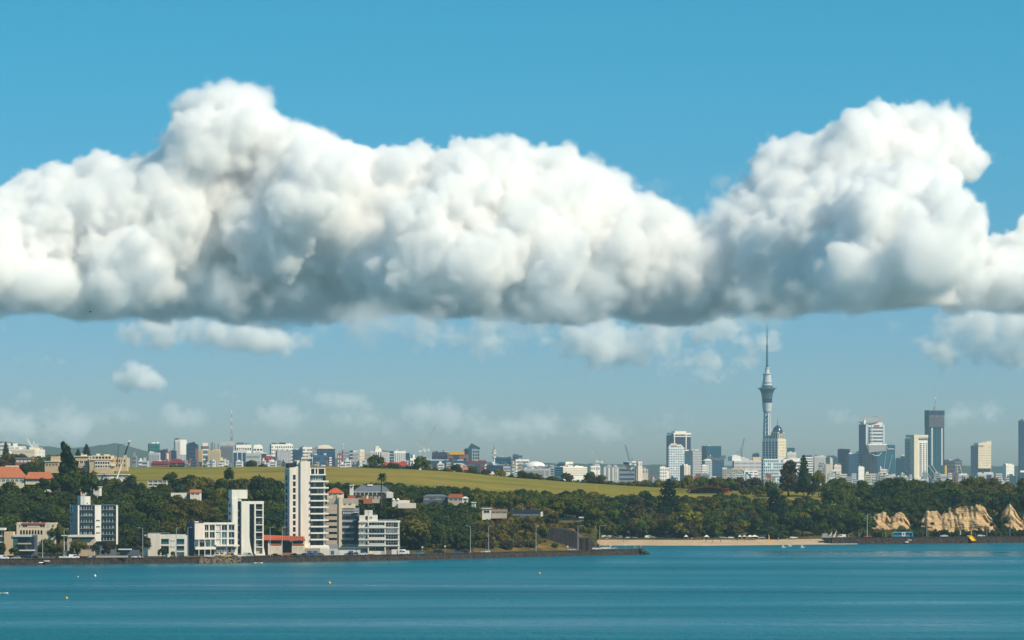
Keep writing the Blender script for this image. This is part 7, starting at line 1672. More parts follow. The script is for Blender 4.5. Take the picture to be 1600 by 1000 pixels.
for kind, px, off, col, label in (('van', 6, 8, 'white', 'white van at the left edge of the shore road'), ('sedan', 25, 10, 'silver', 'pale silver car under the green tree below the tan house'), ('sedan', 45, 9, 'navy', 'dark blue car parked left of the spreading dark tree'), ('sedan', 56, 11, 'black', 'black car parked under the spreading dark tree'), ('sedan', 68, 8, 'grey', 'grey car parked under the right side of the spreading dark tree'), ('sedan', 79, 10, 'grey', 'dark grey car before the brownish roadside tree'),
        ('ute', 101, 8, 'white', 'white pickup left of the white van by the beige podium'), ('van', 116, 8, 'white', 'white van in front of the beige podium'), ('sedan', 184, 9, 'red', 'red car at the foot of the glass apartment block'), ('sedan', 213, 8, 'white', 'white car left of the two storey white house'), ('sedan', 327, 8, 'white', 'white car in front of the low wide white block'), ('sedan', 354, 7, 'yellow', 'bright yellow car in front of the low wide white block'), ('sedan', 363, 9, 'grey', 'dark grey car right of the yellow car'),
        ('sedan', 376, 8, 'white', 'white car at the foot of the slim white tower'), ('van', 388, 9, 'silver', 'silver van at the foot of the slim white tower'), ('sedan', 431, 8, 'black', 'black car in front of the left restaurant wing'), ('sedan', 461, 9, 'black', 'black car in front of the right restaurant wing'), ('sedan', 474, 8, 'navy', 'dark blue car right of the restaurant'), ('sedan', 487, 9, 'blue', 'blue car in front of the garage row'), ('sedan', 499, 8, 'grey', 'grey car in front of the garage row'),
        ('sedan', 545, 9, 'navy', 'navy car parked by the white garages'), ('sedan', 555, 11, 'blue', 'blue car close to the navy car by the garages'), ('sedan', 567, 7, 'white', 'white car under the curved grey canopy'), ('van', 632, 8, 'white', 'white van beside the right end of the white balcony block'), ('sedan', 655, 9, 'teal', 'dark teal car half hidden below the olive trees'), ('van', 686, 9, 'black', 'dark van below the wooded slope'), ('sedan', 714, 8, 'blue', 'blue car left of the first tall light pole'), ('sedan', 728, 9, 'black', 'black car beside the first tall light pole'), ('sedan', 759, 8, 'white', 'white car beside the second tall light pole'),
        ('sedan', 894, 8, 'silver', 'silver car in front of the black retaining wall'), ('sedan', 932, 8, 'white', 'white car at the foot of the black retaining wall'), ('ute', 946, 9, 'white', 'white pickup truck on the promontory'), ('sedan', 957, 11, 'silver', 'silver car next to the pickup on the promontory')):
    car(kind, px, road(px, off), (2.45 if px < 925 else 2.72), col, label, 0.0, None, 'van' if kind == 'van' else 'pickup' if kind == 'ute' else 'car')
for kind, px, col, label in (('van', 1315, 'white', 'white van on the coast road right of the sail sculptures'), ('sedan', 1356, 'red', 'red car at the foot of the tall light mast'), ('sedan', 1475, 'white', 'white car below the middle sandstone cliff'), ('sedan', 1533, 'white', 'white car right of the yellow ramp')):
    car(kind, px, shore(px) + 8, 3.64, col, label, 0, None, 'van' if kind == 'van' else 'car')
for i, (kind, px, row, col) in enumerate((('van', 933, 844, 'white'), ('van', 940, 843.6, 'white'), ('sedan', 945, 844, 'silver'), ('van', 952, 843.6, 'white'), ('sedan', 957, 844, 'white'), ('van', 966, 843.6, 'silver'), ('sedan', 982, 841, 'white'), ('sedan', 990, 841, 'silver'), ('van', 1014, 842.4, 'white'), ('sedan', 1021, 842.6, 'white'), ('sedan', 1028, 843, 'black'), ('sedan', 1036, 843, 'navy'), ('van', 1042, 842.6, 'grey'), ('sedan', 1055, 843, 'silver'), ('sedan', 1062, 843, 'grey'), ('van', 1118, 841.6, 'white'), ('sedan', 1130, 842, 'silver'), ('sedan', 1143, 842, 'white'), ('sedan', 1190, 842, 'silver'), ('sedan', 1240, 841.6, 'white'))):
    D = 2257.0; pos = ('beside the retaining wall', 'second along from the retaining wall', 'third along from the retaining wall', 'under the left beach tree', 'right of the left beach tree', 'near the left end of the sand', 'on the grass above the sand', 'right of another car on the grass above the sand', 'left of the spreading beach tree', 'under the spreading beach tree', 'in the shade right of the spreading beach tree', 'in the shade of the beach trees', 'between two shaded cars under the beach trees', 'at the bench by the beach trees', 'below the largest tiered pine', 'behind the left group of bathers', 'behind the bathers under the trees', 'left of the beach tents', 'right of the beach tents', 'near the right end of the beach')[i]
    car(kind, px, D, 2.95, col, f'{"van" if kind == "van" else "car"} parked behind the beach, {col}, {pos}', 0, None, 'van' if kind == 'van' else 'car', 'cars parked behind the beach')
for k_ in PROTO:
    if k_ not in used: pass
# blue bus
b0 = empty('bus', (PX(1411, shore(1411) + 9), shore(1411) + 9, 3.64), 0, 'bright blue bus with red and white panel on the coast road below the left cliff', 'bus'); BB = mat('bus_blue_paint', (.03, .26, .42), .35, .5, .08, .4)
MB().prism([(-5.7, .4), (5.7, .4), (5.75, 1.6), (5.6, 3.05), (5.3, 3.2), (-5.5, 3.2), (-5.75, 2.9)], -1.25, 1.25).build('body', BB, b0)
for i in range(7):
    if i != 3: MB().box(-5.2 + i * 1.5, -3.85 + i * 1.5, -1.28, -1.2, 1.55, 2.6).build('window', DGLASS, b0)
MB().box(-.8, 1.2, -1.285, -1.2, .6, 3.0).build('side_panel', PAINT['white'], b0); MB().box(-.3, .7, -1.30, -1.28, 1.2, 2.5).build('poster', PAINT['red'], b0); MB().box(5.6, 5.78, -1.1, 1.1, 1.5, 2.8).build('windscreen', DGLASS, b0); MB().box(3.9, 4.9, -1.285, -1.24, .5, 2.6).build('door', DGLASS, b0); MB().box(-5, 5, -1.27, -1.24, 2.72, 2.9).build('light_stripe', mat('bus_light_stripe', (.25, .55, .65), .4, .5, .05, .5), b0)
for x in (-3.6, 3.4):
    for y in (-1.16, 1.16): wheel(b0, x, y, .48)
# light poles
def pole(px, r0_, r1_, D, label, arm=1.6, kind='street_lamp', rad=.13, two=False):
    k = FPX / D; h = (r1_ - r0_) / k; o = empty(kind, P(px, r1_, D), 0, label, 'lamp post', 'light poles along the shore')
    MB().bar((0, 0, -.6), (0, 0, h), rad * 1.25, rad * .7, 8).build('post', STEEL, o); MB().bar((0, 0, -.6), (0, 0, .5), rad * 2, rad * 1.8, 8).build('base', STEEL, o)
    for s in ((1, -1) if two else (1,) if arm > 0 else (-1,)):
        a = abs(arm) * s; MB().bar((0, 0, h - .15), (a, 0, h + .12), rad * .5, rad * .4, 6).build('arm', STEEL, o); MB().box(min(a, a + .7 * s), max(a, a + .7 * s), -.16, .16, h + .02, h + .2).build('lamp_head', LGREY, o)
    return o
for px, r0_, r1_, lb, arm in ((100, 826, 869, 'light pole left of the beige podium', 1.5), (66.5, 829, 869, 'light pole in front of the cream house', 1.5), (223, 825, 871, 'light pole at the left end of the two storey white house', -1.4), (275.5, 825, 871, 'light pole in front of the balconies of the two storey white house', 1.2), (293.5, 824, 872, 'light pole before the navy side wall of the low wide block', 1.2), (354, 828, 869, 'light pole in front of the low wide white block', 1.2), (422, 824, 869, 'light pole at the left restaurant wing', 1.0), (441, 824, 869, 'light pole in the middle of the restaurant front', 1.0), (735, 822, 863, 'first tall light pole right of the buildings with arm to the left', -1.6), (763.5, 822, 864, 'second tall light pole right of the buildings', 1.0), (837.5, 822, 862, 'tall light pole left of the retaining wall', 1.0), (903, 821.5, 862, 'tall light pole in front of the retaining wall', 2.0)):
    pole(px, r0_, r1_, road(px, 4.2), lb, arm)
pole(937, 821, 862, prom_shore(937) + 18, 'light pole with long arm behind the retaining wall end', 2.4)
pole(988.5, 807.5, 832, 2300, 'light pole with left arm standing in the trees behind the beach', -2.0); pole(993.6, 807.5, 832, 2304, 'light pole with right arm standing in the trees behind the beach', 1.6)
pole(1355, 804, 841, shore(1355) + 4, 'tall light mast on the coast road left of the left cliff', 1.2, rad=.2)
for px, r0_, lb in ((1326, 834, 'short pole right of the white coast road van'), (1342, 833, 'short pole left of the tall light mast'), (1384, 822, 'light pole in front of the left cliff'), (1394, 832, 'short pole left of the blue bus'), (1448, 823, 'light pole left of the middle cliff'), (1542, 821, 'light pole in front of the right part of the middle cliff'), (1578, 826, 'light pole below the right edge cliff')): pole(px, r0_, 840, shore(px) + 4, lb, 1.2, rad=.1)
def sign_post(px, r0_, r1_, D, label):
    k = FPX / D; o = empty('road_sign', P(px, r1_, D), 0, label, 'sign'); h = (r1_ - r0_) / k
    MB().bar((0, 0, -.4), (0, 0, h), .06, .05, 6).build('post', STEEL, o); MB().lathe([(-.05, .42), (.0, .42)], n=14).build('plate', WHITE, o, (0, -.08, h - .3)).rotation_euler.x = R(90)
    return o
for px, r0_, lb in ((660, 854, 'round white road sign at the foot of the olive trees'), (695.5, 852.5, 'round white road sign beside the dark van'), (887, 853, 'white road sign at the foot of the retaining wall')): sign_post(px, r0_, 864, road(px, 4.4), lb)
sign_post(977, 850, 862, prom_shore(977) + 4, 'white board sign near the tip of the promontory'); sign_post(954, 852, 862, prom_shore(954) + 4, 'pale sign post beside the pickup on the promontory')
# yellow ramp on the sea wall, flags, sails
YEL = mat('yellow_plastic', (.80, .44, .01), .5, .4, .06, .6); D = shore(1516)
o = empty('ramp', (PX(1516, D), D, .9), 0, 'bright yellow mat ramp draped over the right sea wall', 'ramp'); o.scale = (.72, 1, .80)
MB().add([(-2.2, 2.2, 4.4), (1.9, 2.2, 4.4), (4.8, -1.1, .9), (.9, -1.1, .9), (-2.2, 2.0, 4.2), (1.9, 2.0, 4.2), (4.8, -1.3, .7), (.9, -1.3, .7)], [(0, 1, 2, 3), (7, 6, 5, 4), (0, 4, 5, 1), (1, 5, 6, 2), (2, 6, 7, 3), (3, 7, 4, 0)]).build('mat_board', YEL, o)
for a, e in (((-2.2, 2.0, 4.45), (.9, -1.4, .95)), ((1.9, 2.0, 4.45), (4.8, -1.4, .95))): MB().bar(a, e, .16, n=8).build('side_rail', YEL, o)
def flag(px, D, z, h, m, label, fw=.7, kind='flag'):
    o = empty(kind, (PX(px, D), D, z), 0, label, 'flag'); MB().bar((0, 0, -.4), (0, 0, h), .05, .03, 6).build('pole', STEEL, o)
    v = []; 
    for i in range(9):
        t = i / 8; wd = fw * math.sin(math.pi * min(1, .15 + t * .85)) ** .7; v += [(0.05, .05 * math.sin(5 * t), h * (.35 + .65 * t)), (.05 + wd, .16 * math.sin(6 * t + 1), h * (.33 + .63 * t))]
    MB().add(v, [(2 * i, 2 * i + 1, 2 * i + 3, 2 * i + 2) for i in range(8)]).build('cloth', m, o)
flag(1517, shore(1517) + 4.5, 3.6, 4.2, YEL, 'yellow feather flag above the yellow ramp'); flag(1500, shore(1500) + 4.5, 3.6, 4.0, WHITE, 'white feather flag left of the yellow ramp')
flag(1201, 2236, 1.3, 4.6, YEL, 'yellow lifeguard flag on the beach right of the tents', .6)
o = empty('rescue_board', (PX(1204.5, 2236), 2236, 1.2), 0, 'yellow rescue board lying on the sand beside the yellow flag', 'board'); MB().prism([(-1.8, .1), (-1.2, .02), (1.3, .02), (1.9, .25), (1.4, .75), (-1.5, .6)], -.35, .35).build('hull', YEL, o); MB().box(-.6, .6, -.3, .3, .65, .95).build('seat', YEL, o)
DRIFT = mat('bleached_timber', (.62, .60, .55), .8, .3, .1, .6)
def sail_sculpture(px, hpx, lean, label):
    D = shore(px) + 14; k = FPX / D; h = hpx / k; o = empty('sculpture', (PX(px, D), D, 3.3), 0, label, 'sculpture', 'pale sail sculptures at the right end of the beach')
    v = []
    for i in range(12):
        t = i / 11; cx_ = lean * t ** 1.6; w_ = 1.1 * (1 - t) ** 1.4 + .08; v += [(cx_ - w_ * 1.7, -.22, h * t), (cx_ + .12, -.22, h * t), (cx_ + .12, .22, h * t), (cx_ - w_ * 1.7, .22, h * t)]
    MB().add(v, [(4 * i + j, 4 * i + (j + 1) % 4, 4 * (i + 1) + (j + 1) % 4, 4 * (i + 1) + j) for i in range(11) for j in range(4)] + [(3, 2, 1, 0), (44, 45, 46, 47)]).build('blade', DRIFT, o)
    MB().box(-2.2, .9, -.8, .8, -1.2, .12).build('base', GREYC, o)
sail_sculpture(1298, 10.5, .9, 'left pale curved sail sculpture at the right end of the beach'); sail_sculpture(1305, 12, .8, 'right pale curved sail sculpture beside the white van')
o = empty('wall', (PX(1291, 2252), 2252, 2.4), 0, 'small grey stone wall left of the sail sculptures', 'wall'); MB().box(-2.6, 3.2, 0, .8, 0, 2.4).box(-2.2, .8, .1, .7, 2.4, 3.6).build('wall_panel', GREYC, o)
# beach tents and shade sails
def tent(px, w, label, m=WHITE):
    D = 2246; o = empty('tent', (PX(px, D), D, 2.6), 0, label, 'tent', 'beach tents under the trees'); h = 2.4
    MB().add([(-w, -w, h * .72), (w, -w, h * .72), (w, w, h * .72), (-w, w, h * .72), (0, 0, h * 1.15)], [(0, 1, 4), (1, 2, 4), (2, 3, 4), (3, 0, 4)]).build('canopy', m, o)
    for x in (-w, w):
        for y in (-w, w): MB().bar((x, y, 0), (x, y, h * .72), .05, n=5).build('leg', STEEL, o)
for px, w, lb, m in ((1172, 1.7, 'white beach tent left of the biggest tent', WHITE), (1179, 2.4, 'biggest white beach tent under the wide dark tree', WHITE), (1163, 1.2, 'pale small beach tent at the left of the tents', LGREY), (1156, 1.0, 'smallest white shelter left of the beach tents', WHITE), (1104, 1.5, 'white sunshade among the bathers', WHITE), (1072, 1.2, 'white shelter behind the left group of bathers', WHITE)): tent(px, w, lb, m)
# people: one skinned figure per pose, shared by all
SKIN = mat('skin', (.42, .24, .16), .7, .3, .05, 3.0); HAIR = mat('hair', (.03, .02, .015), .8, .3, .1, 5.0)
CL_ = {n: mat('cloth_' + n, c, .9, .2, .08, 3.0) for n, c in dict(red=(.5, .04, .03), white=(.75, .75, .72), blue=(.04, .10, .3), black=(.015, .015, .02), green=(.05, .2, .1), pink=(.6, .25, .28), grey=(.2, .2, .22)).items()}
def figure(pose):
    J = {'pelvis': (0, 0, .95, .15), 'chest': (0, 0, 1.30, .16), 'neck': (0, 0, 1.48, .065), 'head': (0, -.01, 1.60, .105), 'crown': (0, 0, 1.70, .085)}
    E = [('pelvis', 'chest'), ('chest', 'neck'), ('neck', 'head'), ('head', 'crown')]
    st = .22 if pose == 'walk' else .04
    for s, n in ((-1, 'l'), (1, 'r')):
        dy = st * s
        J[n + 'sh'] = (.20 * s, 0, 1.40, .065); J[n + 'el'] = (.25 * s, dy * .8, 1.13, .048); J[n + 'wr'] = (.26 * s, dy * 1.2 - .06, .88, .036); J[n + 'ha'] = (.26 * s, dy * 1.2 - .08, .78, .03)
        J[n + 'hip'] = (.10 * s, 0, .90, .095); J[n + 'kn'] = (.11 * s, -dy * .9 - .02, .50, .065); J[n + 'an'] = (.11 * s, -dy * 1.3 + .02, .09, .042); J[n + 'to'] = (.12 * s, -dy * 1.3 - .14, .035, .035)
        E += [('chest', n + 'sh'), (n + 'sh', n + 'el'), (n + 'el', n + 'wr'), (n + 'wr', n + 'ha'), ('pelvis', n + 'hip'), (n + 'hip', n + 'kn'), (n + 'kn', n + 'an'), (n + 'an', n + 'to')]
    ks = list(J); me = bpy.data.meshes.new('person'); me.from_pydata([J[k][:3] for k in ks], [(ks.index(a), ks.index(b_)) for a, b_ in E], [])
    o = link('person', me); o.modifiers.new('skin', 'SKIN'); o.modifiers.new('sub', 'SUBSURF').levels = 1
    for i, k in enumerate(ks): me.skin_vertices[0].data[i].radius = (J[k][3], J[k][3]); me.skin_vertices[0].data[i].use_root = (k == 'pelvis')
    dg = bpy.context.evaluated_depsgraph_get(); m2 = bpy.data.meshes.new_from_object(o.evaluated_get(dg)); m2.name = 'person'; bpy.data.objects.remove(o)
    m2.materials.clear()
    for q in (SKIN, None, None, HAIR): m2.materials.append(q)
    for p in m2.polygons:
        c = p.center; p.material_index = 3 if c.z > 1.66 or (c.z > 1.56 and c.y > .03) else 1 if 1.02 < c.z < 1.44 and abs(c.x) < .24 else 2 if .55 < c.z <= 1.02 and abs(c.x) < .22 else 0; p.use_smooth = True
    return m2
FIG = [figure('stand'), figure('walk')]
pr = random.Random(3); cols = list(CL_)
PEOPLE = [(948, 846, 'on the sand near the parked vans'), (966, 846.6, 'on the sand left of the beach sign'), (974, 848.5, 'close to the water at the left of the sand'), (1052, 845.5, 'on the sand below the largest tiered pine'), (1100, 847.6, 'at the left of the bathers by the water'), (1103, 848, 'paired with another bather by the water'), (1113, 849.5, 'wading at the middle of the bathers'), (1118, 848.3, 'tall in the middle of the bathers'), (1126, 849, 'at the right of the bathers'), (1094, 845.5, 'on the dry sand behind the bathers'), (1081, 844.6, 'strolling below the beach trees'), (1088, 844.8, 'standing left of the white sunshade'), (1144, 848, 'alone on the sand right of the bathers'), (1152, 848.4, 'walking left of the beach tents'), (1163, 848.2, 'near the water below the beach tents'), (1186, 846, 'on the sand below the biggest tent'), (1192, 845.5, 'left of the yellow lifeguard flag'), (1216, 846, 'right of the yellow rescue board'), (1230, 847, 'toward the right end of the beach'), (1265, 846.5, 'at the right end of the beach')]
for i, (px, row, where) in enumerate(PEOPLE):
    D = HCAM * FPX / (row - HOR) + 14; D0 = shore(px); D = D0 + (852 - row) * 4.2; z = float(np.interp(D - D0, [-6, 0, 12, 30, 40], [-.5, .35, 1.2, 2.45, 2.7]))
    a, b_ = pr.choice(cols), pr.choice(cols); o = link('person', FIG[i % 2], None, (PX(px, D), D, z), pr.uniform(0, 6.28)); tag(o, f'person in {a} top, {b_} shorts, {where}'.replace('close to the water', 'near water'), 'person', 'people on the beach')
    slot_obj(o, CL_[a], 1); slot_obj(o, CL_[b_], 2)
for px, lb, c1 in ((992, 'left person standing on the tip of the promontory', 'white'), (996, 'middle person in dark clothes on the tip of the promontory', 'black'), (1001, 'right person in white at the very tip of the promontory', 'white')):
    D = prom_shore(px) + 6; o = link('person', FIG[px % 2], None, (PX(px, D), D, 2.6), 1.0); tag(o, lb, 'person', 'people on the promontory'); slot_obj(o, CL_[c1], 1); slot_obj(o, CL_['grey'], 2)
for px, lb, c1 in ((754, 'person in grey top by the road near the second tall light pole', 'grey'), (771, 'person in blue top right of the second tall light pole', 'blue'), (831, 'person in brown shorts left of the light pole near the retaining wall', 'pink')):
    D = shore(px) + 4; o = link('person', FIG[px % 2], None, (PX(px, D), D, 2.4), .5); tag(o, lb.replace('brown', 'black'), 'person', 'people on the shore road'); slot_obj(o, CL_[c1], 1); slot_obj(o, CL_['black'], 2)
# buoys and small craft
BUOYY = mat('buoy_orange_yellow', (.75, .38, .02), .5, .4, .06, 1.0)
def buoy(px, row, m, label, s=1.0):
    D = HCAM * FPX / (row - HOR); o = empty('buoy', (PX(px, D), D, 0), 0, label, 'buoy', 'mooring buoys on the water')
    MB().lathe([(-.2, .25), (0, .5), (.35, .62), (.75, .5), (.95, .22)], n=14).build('float', m, o, smooth=True).scale = (s, s, s); MB().lathe([(.9, .12), (1.35, .1), (1.4, .03)], n=8).build('topmark', m, o).scale = (s, s, s)
for px, row, m, lb, s in ((104, 936, BUOYY, 'yellow buoy nearest the lower left of the water', .75), (148.5, 901, WHITE, 'white buoy left of centre below the glass apartment block', .8), (515, 912.5, BUOYY, 'orange yellow buoy below the tallest white tower', .9), (843, 897, BUOYY, 'orange yellow buoy below the black retaining wall', .8), (122, 902, WHITE, 'smallest pale buoy left of the white buoy', .4)): buoy(px, row, m, lb, s)
def kayak(px, row, m, label):
    D = HCAM * FPX / (row - HOR); o = empty('kayak', (PX(px, D), D, .05), .15, label, 'kayak')
    v = []; n = 9
    for i in range(n):
        t = i / (n - 1); x = -2 + 4 * t; w_ = .36 * math.sin(math.pi * (.03 + .94 * t)) ** .7; v += [(x, -w_, .22), (x, 0, -.12), (x, w_, .22), (x, 0, .34 + .15 * (2 * t - 1) ** 2)]
    MB().add(v, [(4 * i + j, 4 * (i + 1) + j, 4 * (i + 1) + (j + 1) % 4, 4 * i + (j + 1) % 4) for i in range(n - 1) for j in range(4)] + [(0, 1, 2, 3), (4 * n - 1, 4 * n - 2, 4 * n - 3, 4 * n - 4)]).build('hull', m, o)
    MB().lathe([(.30, .3), (.36, .3)], n=10).build('cockpit', BLACKM, o)
kayak(404, 880.5, WHITE, 'small white kayak close to the wall below the slim white tower'); kayak(4, 928, WHITE, 'pale kayak at the left edge of the water')
def dinghy(px, row, label):
    D = HCAM * FPX / (row - HOR); o = empty('sailing_dinghy', (PX(px, D), D, 0), 0, label, 'dinghy', 'tiny sailing dinghies off the beach')
    MB().prism([(-1.1, .35), (-.9, 0), (.9, 0), (1.3, .4)], -.4, .4).build('hull', WHITE, o); MB().bar((.2, 0, .3), (.2, 0, 2.6), .03, n=5).build('mast', STEEL, o); MB().add([(.15, 0, .6), (-.9, .1, .65), (.18, 0, 2.5), (-.4, .14, 1.4)], [(0, 1, 3, 2)]).build('sail', WHITE, o)
for px, row, lb in ((1224.5, 855.5, 'left tiny white sail off the beach'), (1234.5, 853.5, 'middle tiny white sail off the beach, closest to the sand'), (1254, 855.5, 'right tiny white sail off the beach')): dinghy(px, row, lb)
# boats stored on the far sea wall face and on the near one
def hull_up(px, D, z, label, s=1.0, m=WHITE, rot=.5):
    o = empty('rowing_boat', (PX(px, D), D, z), rot, label, 'boat'); v = []; n = 8
    for i in range(n):
        t = i / (n - 1); x = (-1.6 + 3.2 * t) * s; w_ = .6 * s * math.sin(math.pi * (.12 + .85 * t)) ** .6; v += [(x, -w_, 0), (x, -w_ * .6, .42 * s), (x, w_ * .6, .42 * s), (x, w_, 0)]
    MB().add(v, [(4 * i + j, 4 * (i + 1) + j, 4 * (i + 1) + j + 1, 4 * i + j + 1) for i in range(n - 1) for j in range(3)] + [(0, 1, 2, 3), (4 * n - 1, 4 * n - 2, 4 * n - 3, 4 * n - 4)]).build('hull', m, o); MB().bar((-1.6 * s, 0, .44 * s), (1.6 * s, 0, .44 * s), .05, n=5).build('keel', TIMBER, o)
hull_up(64, shore(64) - 1.0, .9, 'small white upturned boat low on the left sea wall', .7); hull_up(73, shore(73) - .8, 1.5, 'longer white upturned boat leaning on the left sea wall', 1.0, WHITE, -.5); hull_up(1417, shore(1417) - .6, .9, 'small white boat at the foot of the right sea wall below the bus', .8); hull_up(1421, shore(1421) + .4, 2.0, 'white boat stacked higher on the right sea wall below the bus', .8, WHITE, -.4)
# white door box by the house, wheelie bins
o = empty('bin', P(263.4, 870.5, road(263, 17)), 0, 'white bin box beside the round dark tree', 'bin'); MB().box(-.5, .5, -.4, .4, 0, 1.4).build('body', WHITE, o); MB().box(-.55, .55, -.45, .45, 1.4, 1.55).build('lid', LGREY, o)
# little dark bird high on the left
o = empty('bird', P(141, 487, 900), .4, 'tiny dark bird flying below the left end of the big cloud', 'bird')
MB().lathe([(-.34, .02), (-.2, .09), (.05, .13), (.25, .09), (.36, .06), (.42, .01)], n=10).build('body', BLACKM, o, smooth=True).rotation_euler.y = R(90)
for s in (-1, 1): MB().add([(.12, 0, .05), (-.12, 0, .05), (-.02, s * .45, .16), (.12, s * .42, .17), (-.18, s * .85, .10)], [(0, 1, 2, 3), (3, 2, 4)]).build('wing', BLACKM, o)
MB().add([(-.3, .05, .02), (-.3, -.05, .02), (-.52, -.1, .03), (-.52, .1, .03)], [(0, 1, 2, 3)]).build('tail', BLACKM, o)

# ------------------------------------------------------------------ clouds: real volumes of fog, far behind the city
CUM = volume_material('cumulus_fog', 0.020)
def small_cloud(blobs, D, seed, dens, label, soft=60, margin=40, amp=0.8, step=None, sq=.75):
    rng = np.random.default_rng(seed); s = D / FPX; step = step or (18, 26, 14)
    x0 = min(b[0] - b[2] for b in blobs) - margin; x1 = max(b[0] + b[2] for b in blobs) + margin; r0_ = min(b[1] - b[2] for b in blobs) - margin * .6; r1_ = max(b[1] + b[2] * (b[3] if len(b) > 3 else sq) for b in blobs) + margin * .5
    more = []
    for b in blobs:                                               # smaller heads riding on the larger ones
        for _ in range(5): more.append((b[0] + rng.uniform(-1, 1) * b[2], b[1] + rng.uniform(-.75, .35) * b[2] * (b[3] if len(b) > 3 else sq), b[2] * rng.uniform(.28, .62), b[3] if len(b) > 3 else .85))
    blobs = list(blobs) + more
    mr = max(b[2] for b in blobs) * s * 1.25
    org = (PX(x0, D), D - mr - 80, PZ(r1_, D)); end = (PX(x1, D), D + mr + 80, PZ(r0_, D)); shape = [max(12, int((e - o) / st)) for o, e, st in zip(org, end, step)]
    balls = [(PX(b[0], D), D + rng.uniform(-.25, .25) * b[2] * s, PZ(b[1], D), b[2] * s, b[2] * s * 1.0, b[2] * s * (b[3] if len(b) > 3 else sq)) for b in blobs]
    sd = smin_spheres(shape, org, step, billow(balls, rng, 7, 3))
    for cell, a in ((300, 50), (90, 26), (42, 22)): sd -= noise3(shape, [cell / q for q in step], rng) * a * 1.2 * amp * D / 25000
    d = np.clip(-sd / soft, 0, 1) ** 1.3
    for ax in range(3):                                           # nothing may touch the walls of its grid
        i = [slice(None)] * 3
        for e in (0, -1): i[ax] = e; d[tuple(i)] = 0
    o = grid_volume('cumulus_cloud', d, org, step, volume_material('cloud_fog_%d' % seed, dens))
    return tag(o, label, 'cloud', 'clouds over the city', 'stuff')
def big_cloud():
    sd, org, st = main_cloud(); rng = np.random.default_rng(77)
    soft = 16 + 60 * np.clip(noise3(sd.shape, [500 / q for q in st], rng) + .1, 0, 1)
    d = np.clip(-sd / soft, 0, 1)
    z = np.arange(sd.shape[2]) * st[2] + org[2]
    d *= (0.35 + 0.65 * np.clip((z - PZ(492, 25000)) / 150, 0, 1))[None, None, :].astype(np.float32)
    for ax in (1, 2):
        i = [slice(None)] * 3
        for e in (0, -1): i[ax] = e; d[tuple(i)] = 0
    tag(grid_volume('cumulus_cloud', d, org, st, CUM), 'huge bank of white cumulus with two high domes across the whole sky', 'cloud', 'clouds over the city', 'stuff')
CLOUDS = True
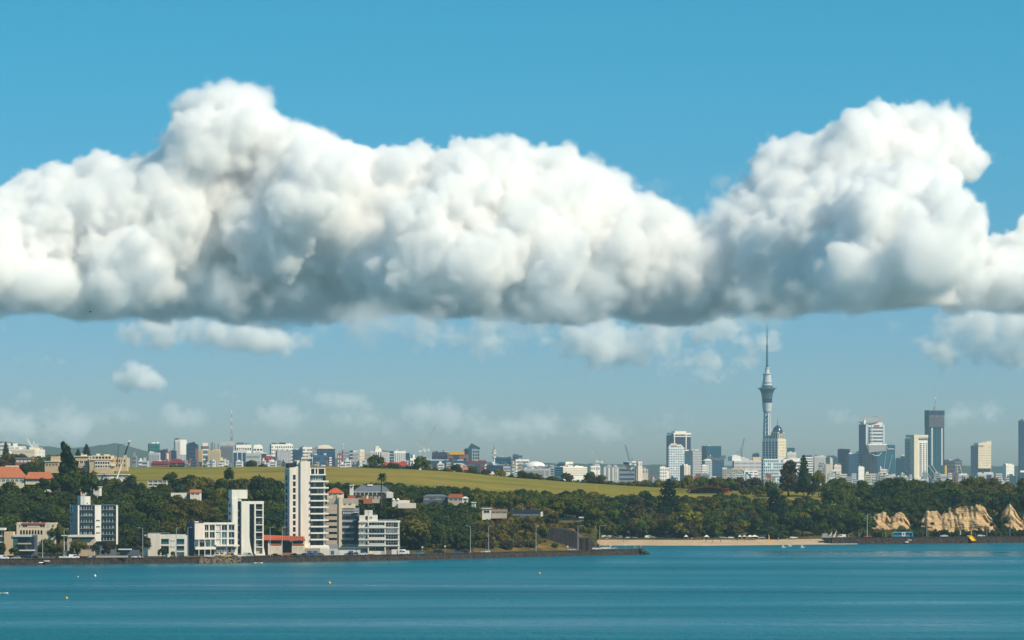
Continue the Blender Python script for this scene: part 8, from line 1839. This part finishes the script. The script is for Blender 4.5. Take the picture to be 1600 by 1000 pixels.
if CLOUDS:
    big_cloud()
    def scud(n, px0, px1, y0, y1, seed, dens, label):
        r = np.random.default_rng(seed); bl = []
        for i in range(n):
            x = r.uniform(px0, px1); y = r.uniform(y0, y1); bl.append((x, y, r.uniform(15, 36), r.uniform(.45, .75)))
        small_cloud(bl, 22000, seed, dens, label, 150, 50, 1.5, (16, 24, 12))
    scud(46, 640, 1010, 398, 492, 41, .0125, 'ragged grey scud in front of the middle of the cloud bank')
    scud(40, -60, 470, 436, 496, 42, .0100, 'ragged grey scud low in front of the left half of the cloud bank')
    scud(34, 1030, 1330, 428, 500, 43, .0105, 'ragged grey scud low in front of the right half of the cloud bank')
    scud(26, 480, 900, 486, 520, 44, .0060, 'thin torn cloud hanging from the middle of the cloud base'); scud(26, 1300, 1620, 476, 512, 45, .0065, 'thin torn cloud hanging from the right end of the cloud base')
    small_cloud([(1532, 252, 16), (1550, 246, 11), (1502, 312, 15), (1482, 344, 13), (1514, 334, 11), (1494, 330, 12)], 25000, 46, .011, 'torn wisps at the right edge of the right dome', 70, 30, 1.2, (12, 18, 12))
    small_cloud([(1142, 286, 17), (1156, 318, 18), (1030, 300, 13), (1046, 322, 14), (1128, 316, 12)], 25300, 47, .0045, 'faint wisps in the gap left of the right dome', 100, 30, 1.3, (14, 20, 14))
    small_cloud([(208, 518, 22), (232, 510, 26), (262, 512, 32), (300, 518, 36), (335, 524, 36), (370, 530, 32), (405, 532, 30), (440, 534, 24), (474, 534, 16), (250, 532, 24), (310, 540, 22)], 31000, 11, .020, 'flat long cloud under the left half of the cloud bank', 100, 40, .7)
    small_cloud([(198, 592, 16), (215, 586, 19), (232, 594, 18), (246, 600, 12)], 34000, 12, .016, 'small rounded cloud alone above the mobile crane')
    small_cloud([(655, 530, 22, .9), (690, 528, 28, .8), (730, 532, 28), (770, 534, 26), (812, 536, 22), (700, 516, 26), (760, 516, 28), (830, 518, 24)], 36000, 13, .011, 'thin ragged grey cloud under the middle of the cloud bank', 190, 50, 1.7)
    small_cloud([(900, 534, 26), (945, 540, 34), (990, 548, 36), (1035, 545, 34), (1075, 560, 34), (1110, 562, 36), (1145, 560, 26), (1100, 530, 34), (1150, 525, 24), (1190, 524, 20), (960, 520, 30), (1020, 522, 34), (1060, 520, 30), (1120, 566, 28)], 36000, 14, .015, 'hazy cloud patch left of the observation tower', 190, 50, 1.6)
    small_cloud([(1440, 545, 18), (1480, 552, 26), (1520, 545, 30), (1560, 550, 30), (1600, 545, 34), (1640, 548, 34), (1590, 505, 36), (1540, 508, 28), (1490, 512, 24), (1640, 500, 40)], 33000, 15, .018, 'low soft cloud under the right end of the cloud bank', 170, 50, 1.5)
    small_cloud([(52, 556, 13), (72, 560, 15), (88, 566, 9), (28, 560, 6)], 38000, 16, .0040, 'faint small cloud near the left edge', 60)
    small_cloud([(20, 632, 26, .5), (70, 640, 26, .45), (-20, 640, 30, .5)], 44000, 17, .0030, 'faint grey cloud low at the left edge', 100)
    small_cloud([(355, 612, 14, .6), (375, 620, 9), (420, 624, 13, .6), (470, 612, 15, .7), (500, 624, 20, .6), (540, 632, 26, .5), (575, 640, 18, .5)], 44000, 18, .0034, 'faint scattered cloudlets low over the left skyline', 100)
    small_cloud([(20, 668, 40, .4), (120, 662, 46, .4), (200, 650, 34, .45), (290, 658, 40, .4), (430, 654, 40, .4), (820, 668, 50, .35), (930, 672, 44, .35), (540, 660, 30, .7), (575, 655, 30, .7), (610, 665, 24), (660, 650, 30), (700, 655, 34), (740, 665, 24)], 48000, 19, .0026, 'faint pale cloud low above the twin cranes', 120)
    small_cloud([(1035, 666, 26, .5), (1075, 662, 22, .5), (1310, 652, 18, .6), (1340, 655, 14, .6), (1500, 646, 30, .5), (1540, 650, 24, .5)], 46000, 20, .0030, 'faint grey clouds low behind the right skyline', 100)

# ------------------------------------------------------------------ the air
HZ = bpy.data.materials.new('air_haze'); HZ.use_nodes = True; n = HZ.node_tree.nodes; n.clear()
ho = n.new('ShaderNodeOutputMaterial'); hv = n.new('ShaderNodeVolumePrincipled'); hv.inputs['Color'].default_value = HAZECOL; hv.inputs['Density'].default_value = HAZED; hv.inputs['Anisotropy'].default_value = 0.0
HZ.node_tree.links.new(hv.outputs[0], ho.inputs['Volume'])
hb = MB().box(-3600, 3600, -160, 14600, -9, 400).build('haze', HZ); hb['kind'] = 'stuff'
print('scene built', round(time.time() - T0, 1), 's;', len(bpy.data.objects), 'objects')
